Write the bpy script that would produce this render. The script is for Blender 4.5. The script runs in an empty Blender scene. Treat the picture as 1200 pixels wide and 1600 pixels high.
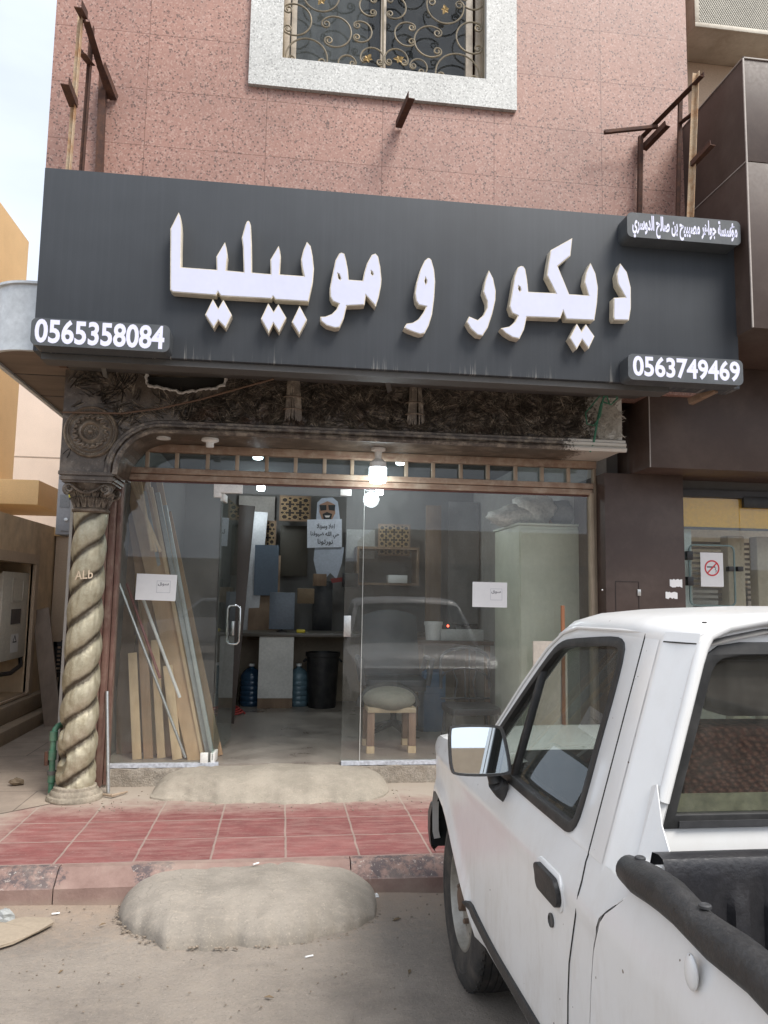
import bpy, bmesh, math, random
from mathutils import Vector, Matrix
from mathutils.geometry import tessellate_polygon
random.seed(7)
R = math.radians
sc = bpy.context.scene
COL = sc.collection
# ------------------------------------------------------------------ camera
CAM_H = 1.55
_yaw, _pitch, _roll, F = R(7.397), R(6.177), R(0.9355), 1200.0
_fw = Vector((math.sin(_yaw)*math.cos(_pitch), math.cos(_yaw)*math.cos(_pitch), math.sin(_pitch)))
_r0 = Vector((math.cos(_yaw), -math.sin(_yaw), 0)); _u0 = _r0.cross(_fw)
_rt = _r0*math.cos(_roll) + _u0*math.sin(_roll)
_up = -_r0*math.sin(_roll) + _u0*math.cos(_roll)
cam = bpy.data.cameras.new('camera'); camo = bpy.data.objects.new('camera', cam); COL.objects.link(camo)
cam.sensor_fit = 'VERTICAL'; cam.sensor_height = 36; cam.lens = 36*F/1600
cam.clip_start = .05; cam.clip_end = 500
mw = Matrix((_rt, _up, -_fw)).transposed().to_4x4(); mw.translation = (0, 0, CAM_H)
camo.matrix_world = mw
sc.camera = camo
# ------------------------------------------------------------------ light
SUN_EL, SUN_AZ = R(54), R(142)      # azimuth clockwise from +Y (into the facade): behind the viewer, from the right
w = bpy.data.worlds.new('World'); sc.world = w; w.use_nodes = True
nt = w.node_tree; bg = nt.nodes['Background']
sky = nt.nodes.new('ShaderNodeTexSky'); sky.sky_type = 'NISHITA'; sky.sun_disc = False
sky.sun_elevation = SUN_EL; sky.sun_rotation = SUN_AZ
sky.air_density = 1.0; sky.dust_density = 6.0; sky.ozone_density = 1.0
hs = nt.nodes.new('ShaderNodeHueSaturation'); hs.inputs['Saturation'].default_value = .30
nt.links.new(sky.outputs[0], hs.inputs['Color'])
# thin high overcast: soft cloud streaks mixed over the sky
tc = nt.nodes.new('ShaderNodeTexCoord'); mp = nt.nodes.new('ShaderNodeMapping'); mp.inputs['Scale'].default_value = (1.2, 1.2, 3)
nz = nt.nodes.new('ShaderNodeTexNoise'); nz.inputs['Scale'].default_value = 2.2; nz.inputs['Detail'].default_value = 5
nt.links.new(tc.outputs['Generated'], mp.inputs[0]); nt.links.new(mp.outputs[0], nz.inputs['Vector'])
mr = nt.nodes.new('ShaderNodeMapRange'); mr.inputs[1].default_value = .35; mr.inputs[2].default_value = .7
mr.inputs[3].default_value = .9; mr.inputs[4].default_value = 1.15
nt.links.new(nz.outputs[0], mr.inputs[0])
mx = nt.nodes.new('ShaderNodeVectorMath'); mx.operation = 'SCALE'
nt.links.new(hs.outputs[0], mx.inputs[0]); nt.links.new(mr.outputs[0], mx.inputs['Scale'])
# bright high overcast veil in front of the blue: most of the light comes through it
veil = nt.nodes.new('ShaderNodeMix'); veil.data_type = 'RGBA'; veil.inputs[0].default_value = .84
nt.links.new(mx.outputs[0], veil.inputs[6])
vc = nt.nodes.new('ShaderNodeVectorMath'); vc.operation = 'SCALE'; vc.inputs[0].default_value = (3.7, 4.1, 4.75); nt.links.new(mr.outputs[0], vc.inputs['Scale'])
nt.links.new(vc.outputs[0], veil.inputs[7])
nt.links.new(veil.outputs[2], bg.inputs['Color']); bg.inputs['Strength'].default_value = .13
sl = bpy.data.lights.new('sun', 'SUN'); sl.energy = 2.0; sl.angle = R(24); sl.color = (1, .95, .88)
so = bpy.data.objects.new('sun', sl); COL.objects.link(so)
sd = Vector((math.sin(SUN_AZ)*math.cos(SUN_EL), math.cos(SUN_AZ)*math.cos(SUN_EL), math.sin(SUN_EL)))
so.rotation_euler = sd.to_track_quat('Z', 'Y').to_euler(); so.location = (3, -6, 12)
sc.view_settings.view_transform = 'Standard'; sc.view_settings.look = 'None'
sc.view_settings.exposure = 1.02; sc.view_settings.gamma = 1; sc.view_settings.use_curve_mapping = False
sc.cycles.max_bounces = 8; sc.cycles.transparent_max_bounces = 12; sc.cycles.glossy_bounces = 4

# ------------------------------------------------------------------ pixel -> point on a known plane (photo pixels, 1200x1600)
def ray(x, y): return _rt*((x-600)/F) - _up*((y-800)/F) + _fw
def P(x, y, Y): d = ray(x, y); return d*(Y/d.y) + Vector((0, 0, CAM_H))
def PZ(x, y, z): d = ray(x, y); return d*((z-CAM_H)/d.z) + Vector((0, 0, CAM_H))
def PX(x, y, X): d = ray(x, y); return d*(X/d.x) + Vector((0, 0, CAM_H))
def PP(x, y, p0, n): d = ray(x, y); o = Vector((0, 0, CAM_H)); return o + d*((Vector(p0)-o).dot(n)/d.dot(n))

# ------------------------------------------------------------------ materials
def _n(nt, t, **k):
    n = nt.nodes.new(t)
    for a, v in k.items():
        if hasattr(n, a): setattr(n, a, v)
        else: n.inputs[a.replace('_', ' ')].default_value = v
    return n
def _noise(nt, vec, scale, detail=5, rough=.6):
    n = _n(nt, 'ShaderNodeTexNoise'); n.inputs['Scale'].default_value = scale; n.inputs['Detail'].default_value = detail
    n.inputs['Roughness'].default_value = rough; nt.links.new(vec, n.inputs['Vector']); return n.outputs[0]
def _map(nt, v, a, b, c=0., d=1., smooth=False):
    m = _n(nt, 'ShaderNodeMapRange'); m.interpolation_type = 'SMOOTHSTEP' if smooth else 'LINEAR'
    nt.links.new(v, m.inputs[0])
    for i, q in enumerate((a, b, c, d)): m.inputs[i+1].default_value = q
    return m.outputs[0]
def _math(nt, op, a, b=None, c=None):
    m = _n(nt, 'ShaderNodeMath'); m.operation = op
    for i, q in enumerate((a, b, c)):
        if q is None: continue
        if isinstance(q, (int, float)): m.inputs[i].default_value = q
        else: nt.links.new(q, m.inputs[i])
    return m.outputs[0]
def _mix(nt, f, a, b, mode='MIX'):
    m = _n(nt, 'ShaderNodeMix'); m.data_type = 'RGBA'; m.blend_type = mode
    for s, q in ((0, f), (6, a), (7, b)):
        if isinstance(q, (int, float)): m.inputs[s].default_value = q
        elif isinstance(q, tuple): m.inputs[s].default_value = (*q, 1)
        else: nt.links.new(q, m.inputs[s])
    return m.outputs[2]
def _pos(nt, scale=(1, 1, 1), rot=(0, 0, 0)):
    g = _n(nt, 'ShaderNodeNewGeometry'); m = _n(nt, 'ShaderNodeMapping')
    m.inputs['Scale'].default_value = scale; m.inputs['Rotation'].default_value = rot
    nt.links.new(g.outputs['Position'], m.inputs[0]); return m.outputs[0]
def _xyz(nt):
    g = _n(nt, 'ShaderNodeNewGeometry'); s = _n(nt, 'ShaderNodeSeparateXYZ'); nt.links.new(g.outputs['Position'], s.inputs[0]); return s.outputs
def _bump(nt, b, h, strength=.3, dist=.01, prev=None):
    n = _n(nt, 'ShaderNodeBump'); n.inputs['Strength'].default_value = strength; n.inputs['Distance'].default_value = dist
    nt.links.new(h, n.inputs['Height'])
    if prev is not None: nt.links.new(prev, n.inputs['Normal'])
    nt.links.new(n.outputs[0], b.inputs['Normal']); return n.outputs[0]
def newmat(name):
    m = bpy.data.materials.new(name); m.use_nodes = True
    return m, m.node_tree, m.node_tree.nodes['Principled BSDF']
def mat(name, col, rough=.6, metal=0., var=.18, vs=2.5, fine=45, fvar=.10, bump=.15, bd=.004, dirt=None, coat=0., spec=.5, stretch=(1, 1, 1), emit=None, sheen=0):
    m, nt, b = newmat(name)
    p = _pos(nt, stretch)
    a = _map(nt, _noise(nt, p, vs, 6, .65), .25, .75, 1-var, 1+var)
    f = _noise(nt, p, fine, 4, .6)
    f2 = _map(nt, f, .3, .7, 1-fvar, 1+fvar)
    c = _mix(nt, 1., tuple(col), _math(nt, 'MULTIPLY', a, f2), 'MULTIPLY')
    r = _map(nt, f, .2, .8, max(0, rough-.08), min(1, rough+.08))
    if dirt:
        dc, amt, ds = dirt
        k = _math(nt, 'MULTIPLY', _map(nt, _noise(nt, p, ds, 8, .7), .5-.12, .5+.22, 0, 1, True), amt)
        c = _mix(nt, k, c, tuple(dc))
        r = _mix(nt, k, r, .9) if False else r
    nt.links.new(c, b.inputs['Base Color']); nt.links.new(r, b.inputs['Roughness'])
    b.inputs['Metallic'].default_value = metal; b.inputs['Coat Weight'].default_value = coat
    b.inputs['Coat Roughness'].default_value = .08
    b.inputs['Specular IOR Level'].default_value = spec
    if bump: _bump(nt, b, f, bump, bd)
    if emit: b.inputs['Emission Color'].default_value = (*emit[0], 1); b.inputs['Emission Strength'].default_value = emit[1]
    return m
def wood(name, c1, c2, axis='Z', rough=.55, scale=18, dirt=None):
    m, nt, b = newmat(name)
    st = {'X': (.06, 1, 1), 'Y': (1, .06, 1), 'Z': (1, 1, .06)}[axis]
    p = _pos(nt, st)
    g = _noise(nt, p, scale, 8, .7); big = _noise(nt, _pos(nt), 3, 3)
    c = _mix(nt, _map(nt, g, .32, .68), tuple(c1), tuple(c2))
    c = _mix(nt, 1., c, _map(nt, big, .3, .7, .82, 1.15), 'MULTIPLY')
    if dirt:
        k = _math(nt, 'MULTIPLY', _map(nt, _noise(nt, _pos(nt), dirt[2], 8, .7), .42, .68, 0, 1, True), dirt[1])
        c = _mix(nt, k, c, tuple(dirt[0]))
    nt.links.new(c, b.inputs['Base Color']); b.inputs['Roughness'].default_value = rough
    _bump(nt, b, g, .25, .003); return m
def granite(name, cols, dark, tile=None, scale=70):
    """speckled polished stone cut in slabs: three tones of crystal, dark mica flecks, thin joints"""
    m, nt, b = newmat(name)
    p = _pos(nt)
    v = _n(nt, 'ShaderNodeTexVoronoi'); v.inputs['Scale'].default_value = scale; nt.links.new(p, v.inputs['Vector'])
    n1 = _noise(nt, p, scale*.55, 6, .75)
    s = _n(nt, 'ShaderNodeSeparateColor'); nt.links.new(v.outputs['Color'], s.inputs[0])
    c = _mix(nt, s.outputs[0], tuple(cols[0]), tuple(cols[1]))
    c = _mix(nt, _map(nt, n1, .55, .66, 0, .6), c, tuple(cols[2]))
    c = _mix(nt, _map(nt, s.outputs[2], .80, .84), c, tuple(cols[2]))
    c = _mix(nt, _map(nt, s.outputs[1], .915, .93, 0, .8), c, tuple(dark))
    n2 = _noise(nt, _pos(nt, (1, 1, .75), (0, .5, 0)), scale*.72, 2, .5)
    c = _mix(nt, _map(nt, n2, .63, .70, 0, .7), c, tuple(dark))
    big = _map(nt, _noise(nt, p, 1.3, 4), .3, .7, .86, 1.12)
    c = _mix(nt, 1., c, big, 'MULTIPLY')
    if tile:
        x = _xyz(nt)
        cb = _n(nt, 'ShaderNodeCombineXYZ'); nt.links.new(_math(nt, 'ADD', x[0], 20), cb.inputs[0]); nt.links.new(x[2], cb.inputs[1])
        br = _n(nt, 'ShaderNodeTexBrick'); br.offset = .0; br.squash = 1.; nt.links.new(cb.outputs[0], br.inputs['Vector'])
        br.inputs['Scale'].default_value = 1; br.inputs['Brick Width'].default_value = tile[0]; br.inputs['Row Height'].default_value = tile[1]
        br.inputs['Mortar Size'].default_value = .0034; br.inputs['Mortar Smooth'].default_value = .2; br.inputs['Bias'].default_value = 0
        br.inputs['Color1'].default_value = (.965, .965, .975, 1); br.inputs['Color2'].default_value = (1.05, 1.035, 1.025, 1); br.inputs['Mortar'].default_value = (.60, .53, .50, 1)
        c = _mix(nt, 1., c, br.outputs[0], 'MULTIPLY')
        # rain streaks
        st = _noise(nt, _pos(nt, (9, 9, .5)), 1.2, 5)
        c = _mix(nt, _map(nt, st, .55, .8, 0, .25), c, (.22, .17, .15))
    nt.links.new(c, b.inputs['Base Color']); b.inputs['Roughness'].default_value = .48
    _bump(nt, b, n1, .12, .002); return m
def glass(name, tint=(1, 1, 1), ior=1.6, dust=.05, dcol=(.5, .5, .47), dscale=3.):
    """thin pane: Fresnel reflection over clear transmission, with a film of dust"""
    m, nt, b = newmat(name); nt.nodes.remove(b); out = nt.nodes['Material Output']
    t = _n(nt, 'ShaderNodeBsdfTransparent'); t.inputs[0].default_value = (*tint, 1)
    g = _n(nt, 'ShaderNodeBsdfGlossy'); g.inputs['Roughness'].default_value = .0
    fr = _n(nt, 'ShaderNodeFresnel'); fr.inputs[0].default_value = ior
    d = _n(nt, 'ShaderNodeBsdfDiffuse'); d.inputs[0].default_value = (*dcol, 1)
    p = _pos(nt)
    k = _math(nt, 'MULTIPLY', _map(nt, _noise(nt, p, dscale, 8, .7), .3, .75, .35, 1.6), dust)
    k = _math(nt, 'MULTIPLY', k, _map(nt, _noise(nt, _pos(nt, (6, 6, .8)), 6, 6, .7), .3, .7, .7, 1.3))
    geo = _n(nt, 'ShaderNodeNewGeometry'); frf = _math(nt, 'MULTIPLY', fr.outputs[0], _math(nt, 'SUBTRACT', 1., geo.outputs['Backfacing']))
    a = _n(nt, 'ShaderNodeMixShader'); nt.links.new(k, a.inputs[0]); nt.links.new(t.outputs[0], a.inputs[1]); nt.links.new(d.outputs[0], a.inputs[2])
    s = _n(nt, 'ShaderNodeMixShader'); nt.links.new(frf, s.inputs[0]); nt.links.new(a.outputs[0], s.inputs[1]); nt.links.new(g.outputs[0], s.inputs[2])
    nt.links.new(s.outputs[0], out.inputs[0]); return m

def rnd_poly(pts, k=3):
    for _ in range(k): pts = [tuple(Vector(a).lerp(Vector(b_), t)) for a, b_ in zip(pts, pts[1:]+pts[:1]) for t in (.25, .75)]
    return pts
# ------------------------------------------------------------------ mesh builder
class MB:
    def __init__(s): s.v = []; s.f = []
    def add(s, vs, fs):
        o = len(s.v); s.v += [Vector(q) for q in vs]; s.f += [tuple(i+o for i in q) for q in fs]; return s
    def box(s, x0, x1, y0, y1, z0, z1, M=None):
        vs = [Vector((x, y, z)) for z in (z0, z1) for y in (y0, y1) for x in (x0, x1)]
        if M is not None: vs = [M @ q for q in vs]
        return s.add(vs, [(0, 2, 3, 1), (4, 5, 7, 6), (0, 1, 5, 4), (2, 6, 7, 3), (0, 4, 6, 2), (1, 3, 7, 5)])
    def quad(s, a, b, c, d): return s.add([a, b, c, d], [(0, 1, 2, 3)])
    def bar(s, a, b, w, h, up=(0, 0, 1)):
        a = Vector(a); b = Vector(b); d = (b-a); L = d.length; d.normalize(); up = Vector(up)
        if abs(d.dot(up)) > .98: up = Vector((0, 1, 0))
        x = d.cross(up).normalized(); y = x.cross(d)
        M = Matrix((x, d, y)).transposed().to_4x4(); M.translation = a
        return s.box(-w/2, w/2, 0, L, -h/2, h/2, M)
    def angle(s, a, b, w=.05, t=.006, up=(0, 0, 1), flip=1):
        """rolled L-section"""
        a = Vector(a); b = Vector(b); d = (b-a); L = d.length; d.normalize(); up = Vector(up)
        if abs(d.dot(up)) > .98: up = Vector((0, 1, 0))
        x = d.cross(up).normalized()*flip; y = up - d*up.dot(d); y.normalize()
        M = Matrix((x, d, y)).transposed().to_4x4(); M.translation = a
        s.box(-w/2, w/2, 0, L, 0, t, M); return s.box(-w/2, -w/2+t, 0, L, t, w, M)
    def tube(s, pts, r, n=8, cap=True):
        pts = [Vector(p) for p in pts]; rs = r if isinstance(r, (list, tuple)) else [r]*len(pts); o = len(s.v); N = None
        for i, p in enumerate(pts):
            t = (pts[min(i+1, len(pts)-1)]-pts[max(i-1, 0)]).normalized()
            if N is None: N = t.orthogonal().normalized()
            N = (N - t*N.dot(t)).normalized(); B = t.cross(N)
            for k in range(n):
                a = 2*math.pi*k/n; s.v.append(p + (N*math.cos(a)+B*math.sin(a))*rs[i])
        for i in range(len(pts)-1):
            for k in range(n):
                k2 = (k+1) % n; s.f.append((o+i*n+k, o+i*n+k2, o+(i+1)*n+k2, o+(i+1)*n+k))
        if cap:
            s.f.append(tuple(o+k for k in reversed(range(n)))); e = o+(len(pts)-1)*n; s.f.append(tuple(e+k for k in range(n)))
        return s
    def lathe(s, prof, M=None, n=32, cap=True):
        """prof: [(r, z)] about local z"""
        o = len(s.v)
        for r, z in prof:
            for k in range(n):
                a = 2*math.pi*k/n; q = Vector((r*math.cos(a), r*math.sin(a), z)); s.v.append(M @ q if M is not None else q)
        for i in range(len(prof)-1):
            for k in range(n):
                k2 = (k+1) % n; s.f.append((o+i*n+k, o+i*n+k2, o+(i+1)*n+k2, o+(i+1)*n+k))
        if cap:
            s.f.append(tuple(o+k for k in reversed(range(n)))); e = o+(len(prof)-1)*n; s.f.append(tuple(e+k for k in range(n)))
        return s
    def prism(s, outer, holes=(), to3=lambda p, d: Vector((p[0], d, p[1])), d0=0., d1=.1):
        """polygon (with holes) given a thickness from depth d0 to d1"""
        loops = [list(outer)]+[list(h) for h in holes]; flat = [p for l in loops for p in l]
        tri = tessellate_polygon([[Vector((p[0], p[1], 0)) for p in l] for l in loops])
        o = len(s.v); n = len(flat)
        s.v += [Vector(to3(p, d0)) for p in flat]+[Vector(to3(p, d1)) for p in flat]
        for t in tri: s.f.append(tuple(o+i for i in t)); s.f.append(tuple(o+n+i for i in reversed(t)))
        k = 0
        for l in loops:
            for i in range(len(l)):
                j = (i+1) % len(l); s.f.append((o+k+i, o+k+j, o+n+k+j, o+n+k+i))
            k += len(l)
        return s
    def grid(s, rows):
        o = len(s.v); m = len(rows[0])
        for r in rows: s.v += [Vector(q) for q in r]
        for i in range(len(rows)-1):
            for j in range(m-1): s.f.append((o+i*m+j, o+i*m+j+1, o+(i+1)*m+j+1, o+(i+1)*m+j))
        return s
    def sweep(s, path, prof, up=Vector((0, -1, 0)), closed=True):
        """prof [(a,b)] : a along path normal (in the plane perpendicular to up), b along up"""
        o = len(s.v); m = len(prof); path = [Vector(p) for p in path]
        for i, p in enumerate(path):
            t0 = (path[i]-path[i-1]).normalized() if i else (path[1]-path[0]).normalized()
            t1 = (path[i+1]-path[i]).normalized() if i < len(path)-1 else t0
            t = (t0+t1).normalized(); nrm = up.cross(t).normalized(); k = 1/max(.5, t.dot(t0))
            for a, b in prof: s.v.append(p + nrm*a*k + up*b)
        for i in range(len(path)-1):
            for j in range(m if closed else m-1):
                j2 = (j+1) % m; s.f.append((o+i*m+j, o+i*m+j2, o+(i+1)*m+j2, o+(i+1)*m+j))
        if closed: s.f.append(tuple(o+j for j in range(m))); e = o+(len(path)-1)*m; s.f.append(tuple(e+j for j in reversed(range(m))))
        return s
    def sphere(s, c, r, nu=12, nv=8, M=None):
        rx, ry, rz = r if isinstance(r, tuple) else (r, r, r); c = Vector(c); o = len(s.v)
        for j in range(nv+1):
            ph = math.pi*j/nv
            for i in range(nu):
                th = 2*math.pi*i/nu; q = Vector((rx*math.sin(ph)*math.cos(th), ry*math.sin(ph)*math.sin(th), rz*math.cos(ph)))
                s.v.append(c + (M @ q if M is not None else q))
        for j in range(nv):
            for i in range(nu):
                i2 = (i+1) % nu; s.f.append((o+j*nu+i, o+j*nu+i2, o+(j+1)*nu+i2, o+(j+1)*nu+i))
        return s
    def build(s, name, m, parent=None, smooth=False, bevel=0., seg=2, sub=0, label=None, angle=40, jitter=0., orig=None):
        off = Vector((0, 0, 0))
        q = parent
        while q is not None: off += q.location; q = q.parent
        if parent is None:
            xs = [v.x for v in s.v]; ys = [v.y for v in s.v]; zs = [v.z for v in s.v]
            off = Vector(((min(xs)+max(xs))/2, (min(ys)+max(ys))/2, min(zs)))
        me = bpy.data.meshes.new(name); me.from_pydata([v-off for v in s.v], [], s.f)
        bm = bmesh.new(); bm.from_mesh(me)
        bmesh.ops.remove_doubles(bm, verts=bm.verts, dist=1e-5)
        bmesh.ops.dissolve_degenerate(bm, edges=bm.edges, dist=1e-6)
        bmesh.ops.recalc_face_normals(bm, faces=bm.faces)
        if bevel:
            es = [e for e in bm.edges if len(e.link_faces) == 2 and e.calc_face_angle(0) > R(30)]
            bmesh.ops.bevel(bm, geom=es, offset=bevel, segments=seg, profile=.5, affect='EDGES', clamp_overlap=True)
        if jitter:
            for v in bm.verts: v.co += Vector([random.uniform(-jitter, jitter) for _ in range(3)])
        bm.to_mesh(me); bm.free()
        if smooth or bevel:
            me.polygons.foreach_set('use_smooth', [True]*len(me.polygons))
            try: me.set_sharp_from_angle(angle=R(angle))
            except Exception: pass
        o = bpy.data.objects.new(name, me); COL.objects.link(o)
        me.materials.append(m)
        if parent is not None: o.parent = parent
        else: o.location = off
        if sub:
            md = o.modifiers.new('sub', 'SUBSURF'); md.levels = sub; md.render_levels = sub
        if label: o['label'] = label
        return o
def tag(o, label=None, cat=None, group=None, kind=None):
    if label: o['label'] = label
    if cat: o['category'] = cat
    if group: o['group'] = group
    if kind: o['kind'] = kind
    return o
def thing(name, label, cat, loc=(0, 0, 0), group=None):
    o = bpy.data.objects.new(name, None); COL.objects.link(o); o.location = loc; o.empty_display_size = .1
    return tag(o, label, cat, group)
def rrect(x0, x1, z0, z1, r, n=5):
    out = []
    for cx, cz, a0 in ((x1-r, z1-r, 0), (x0+r, z1-r, 90), (x0+r, z0+r, 180), (x1-r, z0+r, 270)):
        for k in range(n+1):
            a = R(a0+90*k/n); out.append((cx+r*math.cos(a), cz+r*math.sin(a)))
    return out
# ---- lettering
_AR = {'ا': (0xFE8D, 2), 'ب': (0xFE8F, 4), 'ة': (0xFE93, 2), 'ت': (0xFE95, 4), 'ج': (0xFE9D, 4), 'ح': (0xFEA1, 4), 'د': (0xFEA9, 2), 'ر': (0xFEAD, 2),
       'س': (0xFEB1, 4), 'ص': (0xFEB9, 4), 'ض': (0xFEBD, 4), 'ف': (0xFED1, 4), 'ك': (0xFED9, 4), 'ل': (0xFEDD, 4), 'م': (0xFEE1, 4), 'ن': (0xFEE5, 4), 'ه': (0xFEE9, 4),
       'و': (0xFEED, 2), 'ي': (0xFEF1, 4), 'ؤ': (0xFE85, 2), 'L': (0xFEFB, 2), 'ق': (0xFED5, 4), 'ع': (0xFEC9, 4)}
def shape(t):
    """joined forms of an Arabic line, in left to right drawing order"""
    t = t.replace('لا', 'L'); out = []
    for i, c in enumerate(t):
        if c not in _AR: out.append(c); continue
        base, k = _AR[c]; pv = t[i-1] if i else ' '; nx = t[i+1] if i+1 < len(t) else ' '
        pj = pv in _AR and _AR[pv][1] == 4; nj = nx in _AR and k == 4
        out.append(chr(base + (3 if pj and nj else 1 if pj else 2 if nj else 0)))
    return ''.join(reversed(out))
def text_mb(body, x0, x1, z0, z1, Y, depth=.006, bold=.02, mb=None, to3=None):
    """lettering fitted into a rectangle of the XZ plane, its face at Y, given a little thickness"""
    cu = bpy.data.curves.new('t', 'FONT'); cu.body = body; cu.offset = bold; cu.extrude = .5; cu.resolution_u = 4
    o = bpy.data.objects.new('t', cu); COL.objects.link(o)
    dg = bpy.context.evaluated_depsgraph_get(); dg.update(); ev = o.evaluated_get(dg); me = ev.to_mesh()
    vs = [v.co.copy() for v in me.vertices]; fs = [tuple(p.vertices) for p in me.polygons]
    ev.to_mesh_clear(); bpy.data.objects.remove(o); bpy.data.curves.remove(cu)
    xa, xb = min(v.x for v in vs), max(v.x for v in vs); ya, yb = min(v.y for v in vs), max(v.y for v in vs)
    to3 = to3 or (lambda x, z, d: Vector((x, Y+d, z)))
    mb = mb or MB()
    mb.add([to3(x0+(v.x-xa)/(xb-xa)*(x1-x0), z0+(v.y-ya)/(yb-ya)*(z1-z0), (.5-v.z)*depth) for v in vs], fs)
    return mb
# ------------------------------------------------------------------ shared materials
M = {}
M['pink'] = granite('pink_granite', ((.30, .158, .120), (.335, .188, .148), (.39, .245, .20)), (.095, .055, .045), tile=(.86, .43), scale=92)
M['grey_granite'] = granite('grey_granite', ((.42, .42, .40), (.52, .52, .50), (.60, .60, .58)), (.28, .28, .27), scale=110)
M['rust'] = mat('rusty_iron', (.060, .028, .020), .85, .0, .35, 9, 90, .3, .3, dirt=((.16, .065, .03), .5, 22))
M['rust_pale'] = mat('flaking_painted_iron', (.52, .40, .27), .8, 0, .2, 9, 90, .2, .3, dirt=((.30, .12, .03), .95, 9))
M['charcoal'] = None
M['dkmetal'] = mat('dark_steel', (.05, .05, .052), .55, .2, .2, 3, 60)
M['greysteel'] = mat('grey_sheet_steel', (.095, .09, .085), .6, .1, .2, 3, 60, dirt=((.05, .04, .03), .5, 6))
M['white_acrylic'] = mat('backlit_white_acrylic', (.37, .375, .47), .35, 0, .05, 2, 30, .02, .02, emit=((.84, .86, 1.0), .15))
M['letter_rim'] = mat('cream_letter_edge', (.62, .56, .45), .5, 0, .15, 5, 60, .1, .1, dirt=((.30, .25, .18), .4, 9))
M['white_print'] = mat('white_print', (.52, .52, .66), .4, 0, .03, 2, 30, .02, .02, emit=((.85, .85, 1.), .12))
M['brown_clad'] = mat('brown_aluminium_panel', (.060, .038, .030), .48, .0, .12, 1.2, 40, .05, .03, dirt=((.14, .105, .085), .4, 2.2), spec=.4)
M['trim_pale'] = mat('pale_panel_edge', (.34, .30, .27), .5)
M['beige_wall'] = mat('beige_render', (.52, .40, .29), .9, 0, .12, 1.5, 70, .1, .3)
M['cream_wall'] = mat('cream_render', (.70, .60, .52), .9, 0, .08, 1.2, 60, .06, .2)
M['orange_wall'] = mat('orange_render', (.82, .58, .30), .9, 0, .10, 1.2, 60, .06, .2)
M['tan_stone'] = wood('tan_travertine', (.64, .48, .31), (.72, .56, .38), 'Z', .8, 12, dirt=((.28, .2, .13), .5, 2))
M['plaster'] = mat('shop_plaster', (.42, .40, .37), .9, 0, .15, 1.4, 50, .06, .1, dirt=((.25, .22, .19), .4, 2))
M['cement'] = mat('cement', (.30, .265, .22), .95, 0, .20, 4, 120, .16, .5, dirt=((.40, .35, .28), .6, 3.))
M['cement_rough'] = mat('rough_broken_concrete', (.34, .30, .25), .95, 0, .3, 14, 90, .25, 1., bd=.01, dirt=((.18, .14, .10), .6, 9))
M['galv'] = mat('galvanised_sheet', (.55, .57, .58), .42, .25, .18, 3, 25, .12, .05)
M['soffit_wood'] = wood('brown_soffit_board', (.105, .075, .055), (.17, .125, .095), 'X', .6, 9)
M['black'] = mat('black_plastic', (.014, .014, .015), .45, 0, .2, 4, 60, dirt=((.09, .08, .07), .35, 8))
M['white'] = mat('white_plastic', (.70, .69, .66), .45, 0, .06, 4, 60)
M['paper'] = mat('white_paper', (.78, .78, .77), .8, 0, .03, 4, 30, .02, .03)
M['ink'] = mat('dark_ink', (.03, .03, .035), .7)
M['chrome'] = mat('polished_steel', (.75, .75, .75), .12, 1., .05, 3, 60, .04, .02)
M['alu'] = mat('aluminium', (.55, .55, .53), .35, .85, .12, 5, 60, .1, .05)
M['glass'] = glass('dusty_shop_glass', (.955, .965, .955), 1.68, .048)
M['glass_clean'] = glass('clear_glass', (.90, .95, .93), 1.6, .03)
M['frame_wood'] = wood('weathered_brown_wood', (.19, .105, .07), (.38, .28, .20), 'X', .7, 14, dirt=((.46, .37, .28), .7, 9))
M['frame_wood_v'] = wood('weathered_red_wood', (.13, .060, .045), (.24, .14, .11), 'Z', .7, 16, dirt=((.34, .26, .2), .45, 9))
M['muntin'] = wood('dusty_pale_wood', (.30, .22, .15), (.42, .33, .25), 'Z', .75, 16)

def charcoal():
    m, nt, b = newmat('charcoal_composite_panel')
    st = _noise(nt, _pos(nt, (26, 1, .55)), 1.6, 6, .7); big = _noise(nt, _pos(nt), 1.1, 4)
    c = _mix(nt, _map(nt, st, .45, .75), (.049, .054, .061), (.056, .061, .069))
    c = _mix(nt, 1., c, _map(nt, big, .3, .7, .85, 1.12), 'MULTIPLY')
    x = _xyz(nt)                                     # lime washed down the lower edge by rain
    drip = _noise(nt, _pos(nt, (16, 1, .3)), 1.1, 7, .85)
    low = _map(nt, x[2], 2.99, 3.28, 1., 0.)
    k = _math(nt, 'MULTIPLY', _map(nt, _math(nt, 'ADD', drip, _math(nt, 'MULTIPLY', low, .20)), .73, .84, 0, .5, True), low)
    c = _mix(nt, k, c, (.42, .41, .38))
    nt.links.new(c, b.inputs['Base Color']); b.inputs['Roughness'].default_value = .62; b.inputs['Specular IOR Level'].default_value = .25
    return m
M['charcoal'] = charcoal()

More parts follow.
